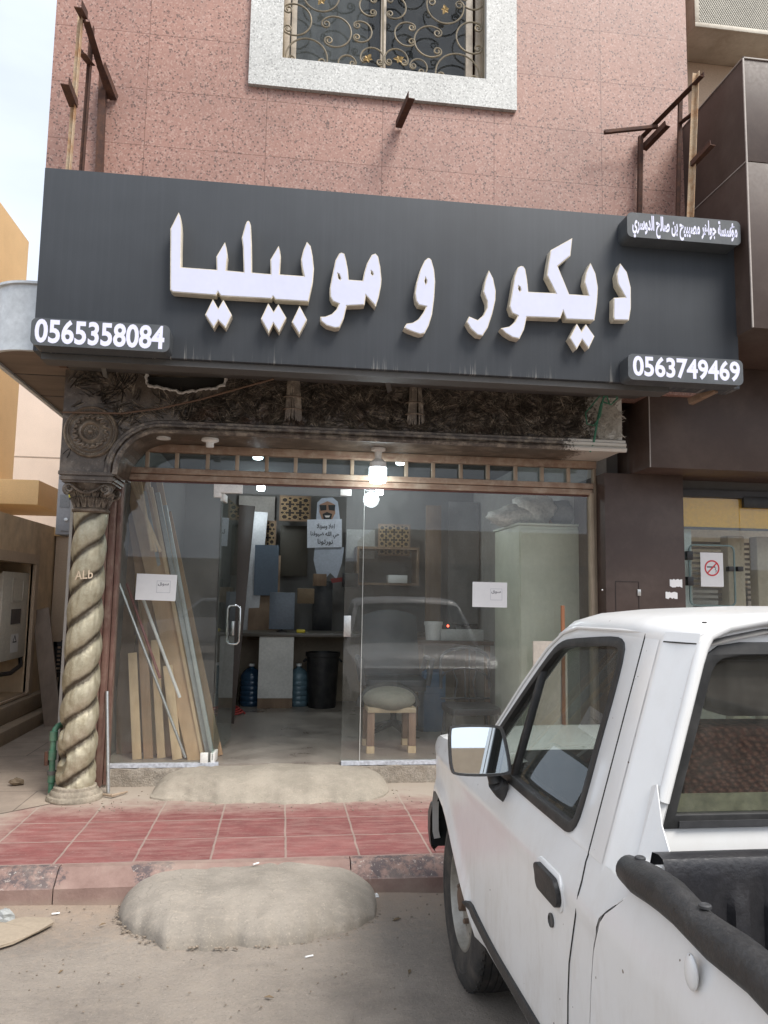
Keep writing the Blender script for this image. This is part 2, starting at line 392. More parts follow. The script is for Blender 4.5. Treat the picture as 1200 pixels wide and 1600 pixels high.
def bronze(name, dark, light, white_from=None, scale=7., tone=False):
    """plaster relief painted dark bronze, worn back to pale plaster in patches"""
    m, nt, b = newmat(name); p = _pos(nt)
    n = _noise(nt, p, scale, 8, .72); f = _noise(nt, p, 55, 6, .7)
    c = _mix(nt, _map(nt, n, .42, .70, 0, 1, True), tuple(dark), tuple(light))
    c = _mix(nt, _map(nt, f, .60, .74), c, (.34, .29, .23))
    if tone:
        at = _n(nt, 'ShaderNodeAttribute'); at.attribute_name = 'tone'
        c = _mix(nt, 1., c, _map(nt, at.outputs['Fac'], 0, 1, .22, 2.4), 'MULTIPLY')
    rst = _noise(nt, p, 3.1, 4); c = _mix(nt, _map(nt, rst, .60, .75, 0, .6), c, (.10, .045, .025))
    if white_from is not None:
        x = _xyz(nt); k = _math(nt, 'ADD', _map(nt, x[0], white_from, white_from+.35, -.25, .35), f)
        c = _mix(nt, _map(nt, k, .52, .60), c, (.52, .48, .42))
    nt.links.new(c, b.inputs['Base Color']); b.inputs['Roughness'].default_value = .42
    b.inputs['Specular IOR Level'].default_value = .6
    _bump(nt, b, f, .5, .006); return m
M['bronze'] = bronze('dark_bronze_plaster', (.065, .046, .032), (.19, .148, .11), 2.05)
M['bronze_strand'] = bronze('dark_bronze_relief', (.055, .041, .030), (.27, .22, .165), 2.1, 11)
M['bronze_tone'] = bronze('dark_bronze_fibres', (.085, .066, .050), (.24, .20, .155), 2.1, 11, True)
M['bronze_light'] = bronze('worn_bronze_plaster', (.12, .09, .065), (.28, .225, .165), None, 14)

# ------------------------------------------------------------------ ground
def road_mat():
    m, nt, b = newmat('dusty_road'); p = _pos(nt)
    n = _noise(nt, p, 1.1, 8, .65); f = _noise(nt, p, 95, 5, .8); g = _noise(nt, p, 18, 6, .75)
    c = _mix(nt, _map(nt, n, .35, .68, 0, 1, True), (.235, .203, .172), (.325, .282, .238))
    c = _mix(nt, _map(nt, g, .45, .75, 0, .45), c, (.36, .30, .24))
    c = _mix(nt, _map(nt, f, .58, .68, 0, .7), c, (.46, .40, .33))
    c = _mix(nt, _map(nt, f, .42, .32, 0, .7), c, (.09, .075, .062))
    oil = _noise(nt, p, .9, 7, .7); c = _mix(nt, _map(nt, oil, .52, .68, 0, .55), c, (.115, .098, .086))
    x = _xyz(nt)      # sand swept against the kerb
    k = _math(nt, 'MULTIPLY', _map(nt, _math(nt, 'ADD', x[1], _math(nt, 'MULTIPLY', g, .8)), 4.05, 4.55), .7)
    c = _mix(nt, k, c, (.36, .27, .20))
    nt.links.new(c, b.inputs['Base Color']); b.inputs['Roughness'].default_value = .92
    h = _math(nt, 'ADD', _math(nt, 'MULTIPLY', f, .5), g); _bump(nt, b, h, .8, .016); return m
rows = []
ys = [-160, -60, -25, -12, -6, -3, -1, 0, .5]+[.8+.06*i for i in range(57)]+[4.3, 6, 30, 120, 260]
xs = [-260, -90, -30, -12, -6, -4]+[-3+.1*i for i in range(61)]+[4, 6, 12, 30, 90, 260]
def rz(x, y):
    if -3.1 < x < 3.1 and .7 < y < 4.25:
        return .006*math.sin(3.1*x+1.7*y)+.004*math.sin(7.3*x-5.1*y)+.012*max(0, (y-3.95)/.3)-.004
    return -.004
for y in ys: rows.append([(x, y, rz(x, y) if y < 4.26 else -.02) for x in xs])
tag(MB().grid(rows).build('road', road_mat(), smooth=True), kind='structure')

KZ = .15
def kerb_mat():
    m, nt, b = newmat('painted_kerb'); p = _pos(nt); x = _xyz(nt)
    n = _noise(nt, p, 5, 7, .7); f = _noise(nt, p, 48, 6, .75); st = _noise(nt, _pos(nt, (14, 1, 1.5)), 3, 5, .7)
    c = _mix(nt, _map(nt, n, .35, .65), (.20, .125, .105), (.29, .195, .165))
    up = _map(nt, x[2], .075, .085)
    xw = _math(nt, 'ADD', x[0], _math(nt, 'MULTIPLY', _math(nt, 'SUBTRACT', _noise(nt, p, 14, 6, .75), .5), .30))
    seg = None
    for a, z in ((-9, -1.06), (-.70, -.54), (.40, .92), (1.6, 2.2)):
        s = _math(nt, 'MULTIPLY', _math(nt, 'GREATER_THAN', xw, a), _math(nt, 'LESS_THAN', xw, z))
        seg = s if seg is None else _math(nt, 'MAXIMUM', seg, s)
    k = _math(nt, 'MULTIPLY', _math(nt, 'MULTIPLY', seg, up), _map(nt, _noise(nt, p, 17, 6, .7), .42, .56))
    c = _mix(nt, _math(nt, 'MULTIPLY', k, .72), c, (.040, .042, .052))
    k2 = _math(nt, 'MULTIPLY', _math(nt, 'MULTIPLY', seg, up), _map(nt, f, .58, .64, 0, .8))
    c = _mix(nt, k2, c, (.42, .38, .34))
    c = _mix(nt, _map(nt, st, .62, .75, 0, .5), c, (.42, .36, .31))                       # runs of cement and paint
    c = _mix(nt, _map(nt, _noise(nt, p, 2.2, 6), .48, .68, 0, .6), c, (.36, .29, .235))   # dust
    c = _mix(nt, _map(nt, x[2], .035, .0, 0, .6), c, (.30, .235, .185))
    nt.links.new(c, b.inputs['Base Color']); b.inputs['Roughness'].default_value = .85; _bump(nt, b, f, .5, .006); return m
mb = MB(); prof = [(4.15, -.03), (4.152, .078), (4.165, .088), (4.225, .138), (4.245, KZ), (4.292, KZ), (4.292, -.03)]
joints = [-14, -9, -6, -4, -2.4, -1.08, .40, 1.7, 2.9, 4, 7, 14]
for a, b_ in zip(joints, joints[1:]):
    n = max(2, int((b_-a)/.09)) if abs(a) < 3 else 2
    rows = []
    for i in range(n+1):
        x = a+.003+(b_-a-.006)*i/n; j = random.uniform(-.003, .003)
        rows.append([(x, y+(j if k in (1, 2) else 0), z+(random.uniform(-.003, .002) if k in (2, 3) else 0)) for k, (y, z) in enumerate(prof)])
    mb.grid(rows)
    mb.add([rows[0][k] for k in range(7)], [tuple(range(7))]); mb.add([rows[-1][k] for k in range(7)], [tuple(range(7))])
tag(mb.build('kerb', kerb_mat(), smooth=True, angle=25), kind='structure')

def tile_mat():
    m, nt, b = newmat('red_paving'); p = _pos(nt); x = _xyz(nt)
    cb = _n(nt, 'ShaderNodeCombineXYZ')
    wob = _math(nt, 'MULTIPLY', _math(nt, 'SUBTRACT', _noise(nt, p, 6, 3), .5), .016)
    nt.links.new(_math(nt, 'ADD', _math(nt, 'ADD', x[0], wob), .73+.395*40), cb.inputs[0])
    nt.links.new(_math(nt, 'ADD', _math(nt, 'ADD', x[1], wob), -4.30+.365*40), cb.inputs[1])
    br = _n(nt, 'ShaderNodeTexBrick'); br.offset = 0.; nt.links.new(cb.outputs[0], br.inputs['Vector'])
    for k, v in (('Scale', 1), ('Brick Width', .395), ('Row Height', .365), ('Mortar Size', .007), ('Mortar Smooth', .3), ('Bias', 0)): br.inputs[k].default_value = v
    br.inputs['Color1'].default_value = (.175, .048, .046, 1); br.inputs['Color2'].default_value = (.225, .075, .070, 1); br.inputs['Mortar'].default_value = (.27, .20, .17, 1)
    n = _noise(nt, p, 6, 8, .72); f = _noise(nt, p, 70, 5, .7); sc_ = _noise(nt, _pos(nt, (1, 5, 1)), 5, 7, .75)
    c = _mix(nt, 1., br.outputs[0], _map(nt, n, .3, .7, .75, 1.2), 'MULTIPLY')
    c = _mix(nt, _map(nt, sc_, .44, .72, .04, .62), c, (.36, .235, .205))          # scuffed dust
    c = _mix(nt, _map(nt, f, .60, .75, 0, .5), c, (.45, .35, .29))
    back = _math(nt, 'ADD', _map(nt, x[1], 4.95, 5.62, -.25, .55), _math(nt, 'MULTIPLY', n, .9))
    back = _math(nt, 'MAXIMUM', back, _math(nt, 'ADD', _map(nt, x[0], -1.25, -1.95, -.3, .8), _math(nt, 'MULTIPLY', n, .8)))
    c = _mix(nt, _map(nt, back, .42, .95, 0, .95), c, (.36, .31, .255))         # sand and cement dust by the shop
    nt.links.new(c, b.inputs['Base Color']); b.inputs['Roughness'].default_value = .8
    nb = _bump(nt, b, f, .25, .004); _bump(nt, b, br.outputs['Fac'], .5, .004, nb).__class__
    return m
mb = MB()
mb.box(-14, 14, 4.292, 5.95, -.03, KZ-.001)
tag(mb.build('pavement', tile_mat()), kind='structure')
def yard_mat():
    m, nt, b = newmat('dusty_yard_paving'); p = _pos(nt); x = _xyz(nt)
    br = _n(nt, 'ShaderNodeTexBrick'); br.offset = .5
    cb = _n(nt, 'ShaderNodeCombineXYZ'); nt.links.new(_math(nt, 'ADD', x[0], 20.1), cb.inputs[0]); nt.links.new(_math(nt, 'ADD', x[1], 20.), cb.inputs[1]); nt.links.new(cb.outputs[0], br.inputs['Vector'])
    for k, v in (('Scale', 1), ('Brick Width', .9), ('Row Height', .6), ('Mortar Size', .005), ('Mortar Smooth', .3), ('Bias', 0)): br.inputs[k].default_value = v
    br.inputs['Color1'].default_value = (.29, .235, .19, 1); br.inputs['Color2'].default_value = (.33, .27, .215, 1); br.inputs['Mortar'].default_value = (.16, .125, .10, 1)
    n = _noise(nt, p, 2.5, 8, .7); f = _noise(nt, p, 60, 6, .7)
    c = _mix(nt, 1., br.outputs[0], _map(nt, n, .3, .7, .75, 1.2), 'MULTIPLY')
    c = _mix(nt, _map(nt, n, .5, .7, 0, .7), c, (.38, .31, .245)); c = _mix(nt, _map(nt, f, .62, .74, 0, .6), c, (.14, .11, .085))
    nt.links.new(c, b.inputs['Base Color']); b.inputs['Roughness'].default_value = .9; _bump(nt, b, f, .4, .006); return m
mb = MB(); mb.add([(-14, 5.0, KZ+.003), (-1.98, 5.0, KZ+.003), (-1.47, 5.46, KZ+.003), (-1.47, 20, KZ+.003), (-14, 20, KZ+.003)], [(0, 1, 2, 3, 4)])
tag(mb.build('yard_paving', yard_mat()), kind='structure')

# cement ramps: low lumps trowelled by hand
def lump(name, outline, back, h, label, m, seed, power=.55, ridge=None, steep=2.4):
    """outline: front edge points left to right on the ground; back: y of the straight rear edge; h: height at the rear"""
    rnd = random.Random(seed); mb = MB(); nx, ny = 110, 60; rows = []
    x0, x1 = outline[0][0], outline[-1][0]
    def front(x):
        for (xa, ya), (xb, yb) in zip(outline, outline[1:]):
            if xa <= x <= xb: t = (x-xa)/(xb-xa); return ya+(yb-ya)*t
        return outline[-1][1]
    ph = [rnd.uniform(0, 6) for _ in range(8)]
    for i in range(nx+1):
        t = i/nx; t = .5-.5*math.cos(math.pi*t); x = x0+(x1-x0)*t; yf = front(x); row = []
        edge = max(0, 1-abs(2*t-1)**5)**.6
        for j in range(ny+1):
            u = j/ny; y = yf+(back-yf)*u
            z = h*edge*(1-(1-u)**steep)**power
            n = .006*math.sin(9*x+ph[0]+3*y)+.003*math.sin(17*x+ph[1]-11*y)+.002*math.sin(29*y+ph[2]+8*x)+.001*math.sin(55*x+ph[3]+31*y)
            z += n*min(1, u*5)*edge
            if ridge and j: z += ridge(x, y)*edge
            wob = .02*math.sin(13*x+ph[4])+.012*math.sin(31*x+ph[5])+.006*math.sin(71*x+ph[6])
            row.append((x, y+wob*(1-u)*(edge), (max(z, .010) if j else -.02)))
        rows.append(row)
    o = mb.grid(rows)
    # thin rim so the lump has a body down to the ground at the back
    o.add([r[-1] for r in rows]+[(r[-1][0], r[-1][1], -.02) for r in rows], [(i, i+1, i+1+len(rows), i+len(rows)) for i in range(len(rows)-1)])
    return o
def cement_mat(name, c1, c2):
    m, nt, b = newmat(name); p = _pos(nt)
    n = _noise(nt, p, 3.2, 8, .68); f = _noise(nt, p, 95, 5, .72); s = _noise(nt, _pos(nt, (1, 2.5, 1)), 11, 6, .7)
    c = _mix(nt, _map(nt, n, .36, .66, 0, 1, True), c1, c2)
    c = _mix(nt, _map(nt, s, .55, .75, 0, .5), c, (.42, .36, .29))
    c = _mix(nt, _map(nt, f, .57, .67, 0, .6), c, (.44, .38, .31)); c = _mix(nt, _map(nt, f, .41, .32, 0, .55), c, (.12, .10, .085))
    vv = _n(nt, 'ShaderNodeVectorMath'); vv.operation = 'ADD'; wn = _n(nt, 'ShaderNodeTexNoise'); wn.inputs['Scale'].default_value = 5; nt.links.new(p, wn.inputs['Vector']); nt.links.new(p, vv.inputs[0]); nt.links.new(wn.outputs[1], vv.inputs[1])
    v = _n(nt, 'ShaderNodeTexVoronoi'); v.feature = 'DISTANCE_TO_EDGE'; v.inputs['Scale'].default_value = 1.1; nt.links.new(vv.outputs[0], v.inputs['Vector'])
    crack = _map(nt, v.outputs['Distance'], .0, .007, .35, 0); crack = _math(nt, 'MULTIPLY', crack, _map(nt, n, .45, .6)); c = _mix(nt, crack, c, (.10, .085, .07))
    nt.links.new(c, b.inputs['Base Color']); b.inputs['Roughness'].default_value = .95
    _bump(nt, b, _math(nt, 'ADD', _math(nt, 'MULTIPLY', f, .6), s), .5, .008); return m
def treads(x, y):
    # a tyre rolled over it while wet: two curved bands of lugs
    z = 0
    for cx_, w_ in ((-.36, .05), (.02, .03)):
        d = (x-cx_-.25*max(0, 4.2-y)**1.5)/w_
        if abs(d) < 1: z += .003*math.sin(y*150+d*2)*(1-d*d)-.006*(1-d*d)
    return z+.001*math.sin(83*x+20*math.sin(9*y))*math.sin(61*y+5*x)
cm = cement_mat('trowelled_cement', (.225, .20, .168), (.31, .275, .232))
pts = [(-.72, 4.19), (-.735, 4.0), (-.70, 3.90), (-.62, 3.78), (-.46, 3.66), (-.23, 3.615), (.04, 3.62), (.26, 3.66), (.40, 3.74), (.49, 3.86), (.52, 4.0), (.51, 4.19)]
pts[0] = (-.745, 4.12); pts[1] = (-.735, 4.0); pts[-1] = (.525, 4.12); pts[-2] = (.515, 4.0)
pts_m = list(pts)
tag(lump('cement_ramp', pts, 4.235, .140, '', cm, 3, .5, treads, 3.0).build('cement_ramp', cm, smooth=True, angle=60),
    'rounded cement ramp lump built against the kerb on the road', 'ramp')
cm2 = cement_mat('dusty_pale_cement', (.255, .225, .182), (.34, .30, .245))
rp = [(-.86, 5.66), (-.85, 5.56), (-.72, 5.48), (-.40, 5.42), (-.05, 5.37), (.40, 5.35), (.62, 5.40), (.74, 5.48), (.80, 5.62), (.81, 5.7)]
def comb(x, y):
    if -.86 < x < -.30: return .006*math.sin(70*(x*.75+y*.9)+3*y)*max(0, min(1, (-.30-x)/.2))
    if y < 5.46: return .003*math.sin(95*x)
    return 0
mb = lump('doorway_ramp', rp, 5.885, .145, '', cm2, 11, .9, comb)
for i, v in enumerate(mb.v): mb.v[i] = Vector((v.x, v.y, v.z+KZ))
tag(mb.build('doorway_ramp', cm2, smooth=True, angle=60), 'flattened pale cement ramp with combed trowel marks leading up to the shop door', 'ramp')
# ------------------------------------------------------------------ the shop building
S, B, W, G, FZ = 4.75, 5.45, 5.38, 5.93, .29
shop = thing('shop_building', 'pink granite shop building with glass front under a dark carved beam', 'building', (.7, 6.5, 0))
wx0, wx1, wz0, wz1 = -.12, 1.43, 5.49, 7.1
mb = MB()
mb.prism([(-1.74, 3.10), (3.09, 3.10), (3.09, 8.6), (-1.74, 8.6)], [[(wx0-.05, wz0-.05), (wx1+.05, wz0-.05), (wx1+.05, wz1+.05), (wx0-.05, wz1+.05)]], d0=W, d1=W+.3)
mb.box(-1.74, -1.50, W+.3, 13, 3.10, 8.6).box(2.85, 3.09, W+.3, 13, 3.10, 8.6).box(-1.50, 2.85, 12.8, 13, 3.1, 8.6)
mb.box(-1.5, 2.85, W+.3, 12.8, 8.4, 8.55)
mb.build('granite_wall', M['pink'], shop)
# window
win = MB().prism(rrect(-.36, 1.67, 5.26, 7.34, .004, 1), [[(wx0, wz0), (wx1, wz0), (wx1, wz1), (wx0, wz1)]], d0=W-.035, d1=W+.02).build('window', M['grey_granite'], shop, label='upper window with grey granite surround and scrolled iron grille')
MB().prism([(wx0-.04, wz0-.04), (wx1+.04, wz0-.04), (wx1+.04, wz1+.04), (wx0-.04, wz1+.04)], [[(wx0, wz0), (wx1, wz0), (wx1, wz1), (wx0, wz1)]], d0=W+.021, d1=W+.2).build('reveal', mat('beige_reveal', (.50, .43, .34), .7), win)
al = mat('beige_window_aluminium', (.52, .45, .36), .45, 0, .08, 3, 50)
mb = MB()
for x0, x1 in ((wx0, wx0+.05), (wx1-.05, wx1), (wx0+.06, wx0+.10), (wx1-.13, wx1-.075)): mb.box(x0, x1, W+.10+(.015 if x0 in (wx0, wx1-.05) else 0), W+.15, wz0+.002, wz1)
mb.box(.625, .665, W+.09, W+.15, wz0+.002, wz1).box(wx0+.002, wx1-.002, W+.105, W+.148, wz0+.001, wz0+.012)
mb.build('frame', al, win, bevel=.004)
MB().box(wx0+.1, .63, W+.12, W+.126, wz0, wz1).box(.66, wx1-.08, W+.112, W+.118, wz0, wz1).build('pane', glass('window_glass', (.72, .76, .78), 1.5, .03), win)
mb = MB(); rows = [[(wx0+.0+.66*i/40, W+.24+.006*math.sin(i*.9)+.006*math.sin(i*.37), z) for i in range(41)] for z in (wz0-.2, wz1)]
mb.grid(rows).build('curtain', mat('taupe_curtain', (.20, .18, .16), .9), win, smooth=True)
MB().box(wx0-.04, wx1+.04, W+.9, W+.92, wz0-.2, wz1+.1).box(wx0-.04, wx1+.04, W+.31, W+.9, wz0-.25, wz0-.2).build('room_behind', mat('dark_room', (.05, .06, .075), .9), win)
iron = mat('bronzed_wrought_iron', (.17, .145, .105), .55, .3, .25, 9, 80, dirt=((.33, .25, .14), .5, 12))
gy = W+.045
def W5(px, py): return P(370+px/2.609, py/2.609, gy)
mb = MB()
def scroll(cx, cy, r, mid, span=125, curl=19, flip=1, turns=1.35):
    c = W5(cx, cy); rr = r/2.609/F*5.9; cr = curl/2.609/F*5.9; pts = []
    def q(a, rad, cc=c): return Vector((cc.x+rad*math.cos(R(a)), gy, cc.z+rad*math.sin(R(a))))
    main = [q(mid-span+2*span*i/26, rr) for i in range(27)]
    def curlpts(end, sgn):
        a = mid+sgn*span; base = q(a, rr); cc = Vector((base.x-cr*math.cos(R(a)), gy, base.z-cr*math.sin(R(a)))); out = []
        for k in range(1, 17):
            t = k/16; out.append(q(a+sgn*360*turns*t, cr*(1-.72*t), cc))
        return out
    pts = list(reversed(curlpts(0, -1)))+main+curlpts(1, 1)
    mb.tube(pts, .0065, 6)
for a in ((235, 80, 68, 0, 120), (400, 130, 66, 10, 130), (285, 235, 82, 90, 100), (345, -20, 72, 275, 95), (505, 130, 45, 0, 120, 15), (552, 240, 48, 85, 105, 15), (545, 25, 45, 180, 110, 15), (640, 30, 50, 0, 115, 15), (650, 245, 48, 95, 105, 15),
          (695, 140, 52, 180, 120, 16), (790, 170, 68, 180, 125), (850, 25, 78, 270, 100), (962, 155, 70, 180, 115), (900, 305, 92, 90, 98, 20), (960, -10, 55, 290, 100), (440, -60, 60, 200, 120), (720, -70, 60, 330, 120), (450, 260, 36, 120, 110, 14), (740, 275, 36, 60, 110, 14),
          (250, -130, 80, 0, 120), (560, -120, 70, 180, 120), (650, -140, 70, 0, 120), (900, -150, 85, 180, 120), (380, -220, 75, 60, 120), (780, -230, 75, 120, 120)): scroll(*a)
mb.tube([W5(596, 300), W5(596, -400)], .006, 6).tube([W5(192, 262), W5(188, -400)], .006, 6).tube([W5(1003, 325), W5(1008, -400)], .006, 6)
gr = mb.build('grille', iron, win, smooth=True)
gilt = mat('tarnished_gilt', (.42, .29, .12), .45, .4, .3, 20, 80)
for cx, cy, a0 in ((345, 8, 20), (535, 243, -10), (660, 247, -40), (848, 45, 30)):
    c = W5(cx, cy)-Vector((0, .012, 0)); mb = MB()
    for k in range(5):
        a = R(a0+72*k); l = .045 if k % 2 else .033
        d = Vector((math.cos(a), 0, math.sin(a))); n = Vector((-d.z, 0, d.x))
        mb.add([c, c+d*l*.5+n*.014-Vector((0, .006, 0)), c+d*l, c+d*l*.5-n*.014-Vector((0, .006, 0)), c+d*l*.5+Vector((0, .006, 0))], [(0, 1, 2, 3), (0, 4, 2, 1), (0, 3, 2, 4)])
    mb.build('gilt_flower', gilt, win)

# carved beam over the opening
bx0, bx1, bz0, bz1 = -1.54, 2.52, 2.36, 3.10
arc = [(-1.165, bz0)]+[(-.865-.30*math.cos(R(a)), 2.36+.30*math.sin(R(a))) for a in range(10, 91, 8)]+[(-.80, 2.662)]
hole = [P(px, py, B) for px, py in ((229, 585), (229, 600), (240, 604), (262, 608), (285, 613), (310, 611), (330, 608), (350, 602), (353, 590), (351, 586))]
hp = [(q.x, q.z) for q in hole]
mb = MB().prism([(bx0, bz1), (bx0, bz0)]+arc+[(bx1, 2.662), (bx1, bz1)], [hp], d0=B, d1=G+.02)
beam = mb.build('carved_beam', M['bronze'], shop)
MB().box(min(p[0] for p in hp)-.05, max(p[0] for p in hp)+.05, B+.07, B+.08, 2.9, 3.09).build('cavity_back', mat('dark_void', (.03, .026, .022), .9), beam)
mb = MB(); rnd = random.Random(5); pts = []
for (a, b) in zip(hp[:-1], hp[1:]):
    for k in range(5):
        t = k/5; pts.append((a[0]+(b[0]-a[0])*t+rnd.uniform(-.006, .006), B-.004+rnd.uniform(-.008, .004), a[1]+(b[1]-a[1])*t+rnd.uniform(-.008, .008)))
mb.tube(pts, [rnd.uniform(.005, .014) for _ in pts], 5)
mb.build('broken_plaster_edge', mat('broken_white_plaster', (.50, .47, .43), .95, 0, .3, 30, 90, .2, .6), beam)
# palm-leaf relief: fans of thin ridges
mb = MB(); rnd = random.Random(21); tones = []
def blade(c, a, l, w, h):
    d = Vector((math.cos(a), 0, math.sin(a))); n = Vector((-d.z, 0, d.x)); bend = rnd.uniform(-.35, .35)*l
    pts = []
    for k in range(4):
        t = k/3; p = c+d*l*(t-.5)+n*bend*(t*(1-t)); ww = w*(1-.75*abs(2*t-1)**2)
        pts.append((p-n*ww, p+Vector((0, -h*(1-.5*t), 0)), p+n*ww))
    o = len(mb.v)
    for r in pts: mb.v += [Vector(q) for q in r]
    tones.extend([rnd.random()**2.2]*12)
    for k in range(3):
        i = o+3*k; mb.f += [(i, i+1, i+4, i+3), (i+1, i+2, i+5, i+4)]
def inside(x, z, m=.02):
    if not (bx0+.02 < x < bx1-.02 and z < bz1-.015): return False
    if (x+1.35)**2+(z-2.64)**2 < .20**2: return False
    if hp[0][0]-m < x < hp[-1][0]+m and z > 2.93: return False
    if x < -.86: return math.hypot(x+.865, max(0, z-2.36)) > .37 and z > 2.43 if x > -1.2 else z > 2.46
    return z > 2.745
n = 0
while n < 1250:
    x = rnd.uniform(bx0, bx1); z = rnd.uniform(2.45, bz1)
    if not inside(x, z): continue
    dens = 1. if x > -.75 else .25
    if rnd.random() > dens: continue
    a0 = rnd.gauss(0, .5)+(math.pi/2 if rnd.random() < .35 else 0)+.8*math.sin(5*x+3*z); k = rnd.randint(3, 7)
    for j in range(k):
        a = a0+(j-k/2)*rnd.uniform(.05, .16); px, pz = x+rnd.uniform(-.03, .03), z+rnd.uniform(-.025, .025)
        if inside(px, pz, .04): blade(Vector((px, B-.001, pz)), a, rnd.uniform(.05, .15), rnd.uniform(.0018, .0045), rnd.uniform(.003, .011))
    n += 1
for (px, dz) in ((458, .0), (648, .01)):            # two sheaves hanging over the opening
    c = P(px, 640, B)
    for k in range(46):
        u = rnd.uniform(-1, 1); top = Vector((c.x+u*.042, B-.012-.03*math.sqrt(1-u*u), 3.09)); bot = Vector((c.x+u*.064+rnd.uniform(-.01, .01), B-.006-.045*math.sqrt(1-u*u), 2.80+dz+rnd.uniform(-.03, .015)))
        mb.tube([top, top.lerp(bot, .5)+Vector((0, -.004, 0)), bot], [.0055, .0055, .003], 4, False); tones.extend([.35+.5*rnd.random()]*12)
lr = mb.build('leaf_relief', M['bronze_tone'], beam)
if len(lr.data.vertices) == len(tones): lr.data.attributes.new('tone', 'FLOAT', 'POINT').data.foreach_set('value', tones)
else: print('TONES', len(lr.data.vertices), len(tones))
for px, zc in ((458, 2.86), (648, 2.865), (648, 2.95), (458, 2.95)):
    c = P(px, 640, B); MB().tube([(c.x+.068*math.cos(t), B-.004-.052*math.sin(t), zc) for t in [math.pi*i/10 for i in range(11)]], .006, 6).build('sheaf_band', M['bronze_light'], beam, smooth=True)
# moulding that follows the arch and the beam's lower edge
path = [Vector((-1.165, B-.004, 2.345))]+[Vector((x, B-.004, z)) for x, z in arc[1:]]+[Vector((x, B-.004, 2.662)) for x in (-.4, .2, .8, 1.4, 2.0, 2.535)]
prof = [(-.012, 0), (-.014, .035), (.006, .045), (.018, .040), (.024, .022), (.034, .034), (.050, .036), (.058, .020), (.075, .022), (.082, .008), (.085, 0)]
mo = MB().sweep(path, prof, Vector((0, -1, 0))).build('arch_moulding', bronze('worn_moulding', (.05, .035, .026), (.25, .20, .15), 1.9, 16), beam, smooth=True, angle=35)
# medallion
Mm = Matrix.Translation((-1.345, B, 2.64)) @ Matrix.Rotation(R(90), 4, 'X')
pr = [(.180, -.002), (.180, .018), (.172, .026), (.165, .018), (.160, .012), (.150, .012), (.142, .022), (.136, .014), (.128, .012), (.082, .016), (.072, .030), (.062, .034), (.052, .022), (.048, .014), (.020, .016), (.014, .030), (.004, .036)]
med = MB().lathe(pr, Mm, 64).build('medallion', M['bronze_light'], beam, smooth=True, angle=50)
mb = MB()
for k in range(64):
    a = 2*math.pi*k/64; c = Mm @ Vector((.155*math.cos(a), .155*math.sin(a), .014)); mb.sphere(c, .006, 6, 4)
mb.build('medallion_beading', M['bronze_light'], beam, smooth=True)
mb = MB()
for k in range(18):
    a = 2*math.pi*k/18
    for r0, r1, da in ((.088, .124, .20), (.098, .126, -.18), (.09, .11, 0)):
        pts = [Mm @ Vector((r*math.cos(a+da*t+.1*math.sin(6*t)), r*math.sin(a+da*t), .016+.012*math.sin(math.pi*t))) for t, r in [(i/5, r0+(r1-r0)*i/5) for i in range(6)]]
        mb.tube(pts, [.003, .007, .008, .007, .005, .003], 6)
mb.build('leaf_wreath', M['bronze_light'], beam, smooth=True); mb = MB()
for k in range(14):
    a = 2*math.pi*k/14; mb.tube([Mm @ Vector((r*math.cos(a), r*math.sin(a), .016+.006*math.sin((r-.018)/.03*3.1))) for r in (.018, .028, .038, .047)], [.003, .005, .006, .002], 6)
mb.build('centre_flower', M['bronze_light'], beam, smooth=True)
# underside fittings
q = P(255, 692, 5.62); MB().lathe([(.05, 0), (.05, .012), (.035, .016)], Matrix.Translation((q.x, 5.62, 2.645)), 20).build('recessed_downlight', M['white'], beam, smooth=True)

# column
cx, cy = -1.352, 5.60
colm = thing('twisted_column', 'twisted gilt plaster column with dark carved capital at the shop corner', 'column', (cx, cy, KZ))
def colmat():
    m, nt, b = newmat('antiqued_gilt_plaster'); p = _pos(nt)
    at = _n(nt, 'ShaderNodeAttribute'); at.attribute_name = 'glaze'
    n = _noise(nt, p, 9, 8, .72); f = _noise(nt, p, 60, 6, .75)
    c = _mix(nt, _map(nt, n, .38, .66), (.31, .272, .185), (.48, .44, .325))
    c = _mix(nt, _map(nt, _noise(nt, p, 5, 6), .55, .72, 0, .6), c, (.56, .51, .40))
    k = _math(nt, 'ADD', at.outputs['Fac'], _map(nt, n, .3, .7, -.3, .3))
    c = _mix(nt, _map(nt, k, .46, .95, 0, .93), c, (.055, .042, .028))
    c = _mix(nt, _map(nt, f, .60, .72, 0, .6), c, (.15, .12, .085))
    nt.links.new(c, b.inputs['Base Color']); b.inputs['Roughness'].default_value = .42; b.inputs['Metallic'].default_value = .4; _bump(nt, b, _math(nt, 'ADD', n, f), .5, .008); return m
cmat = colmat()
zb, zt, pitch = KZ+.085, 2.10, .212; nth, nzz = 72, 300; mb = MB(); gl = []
dent = [(2.55, .62, .05, .03), (3.15, .60, .022, .05), (3.25, .40, .05, .07), (3.05, .43, .03, .06), (2.9, .34, .05, .03)]
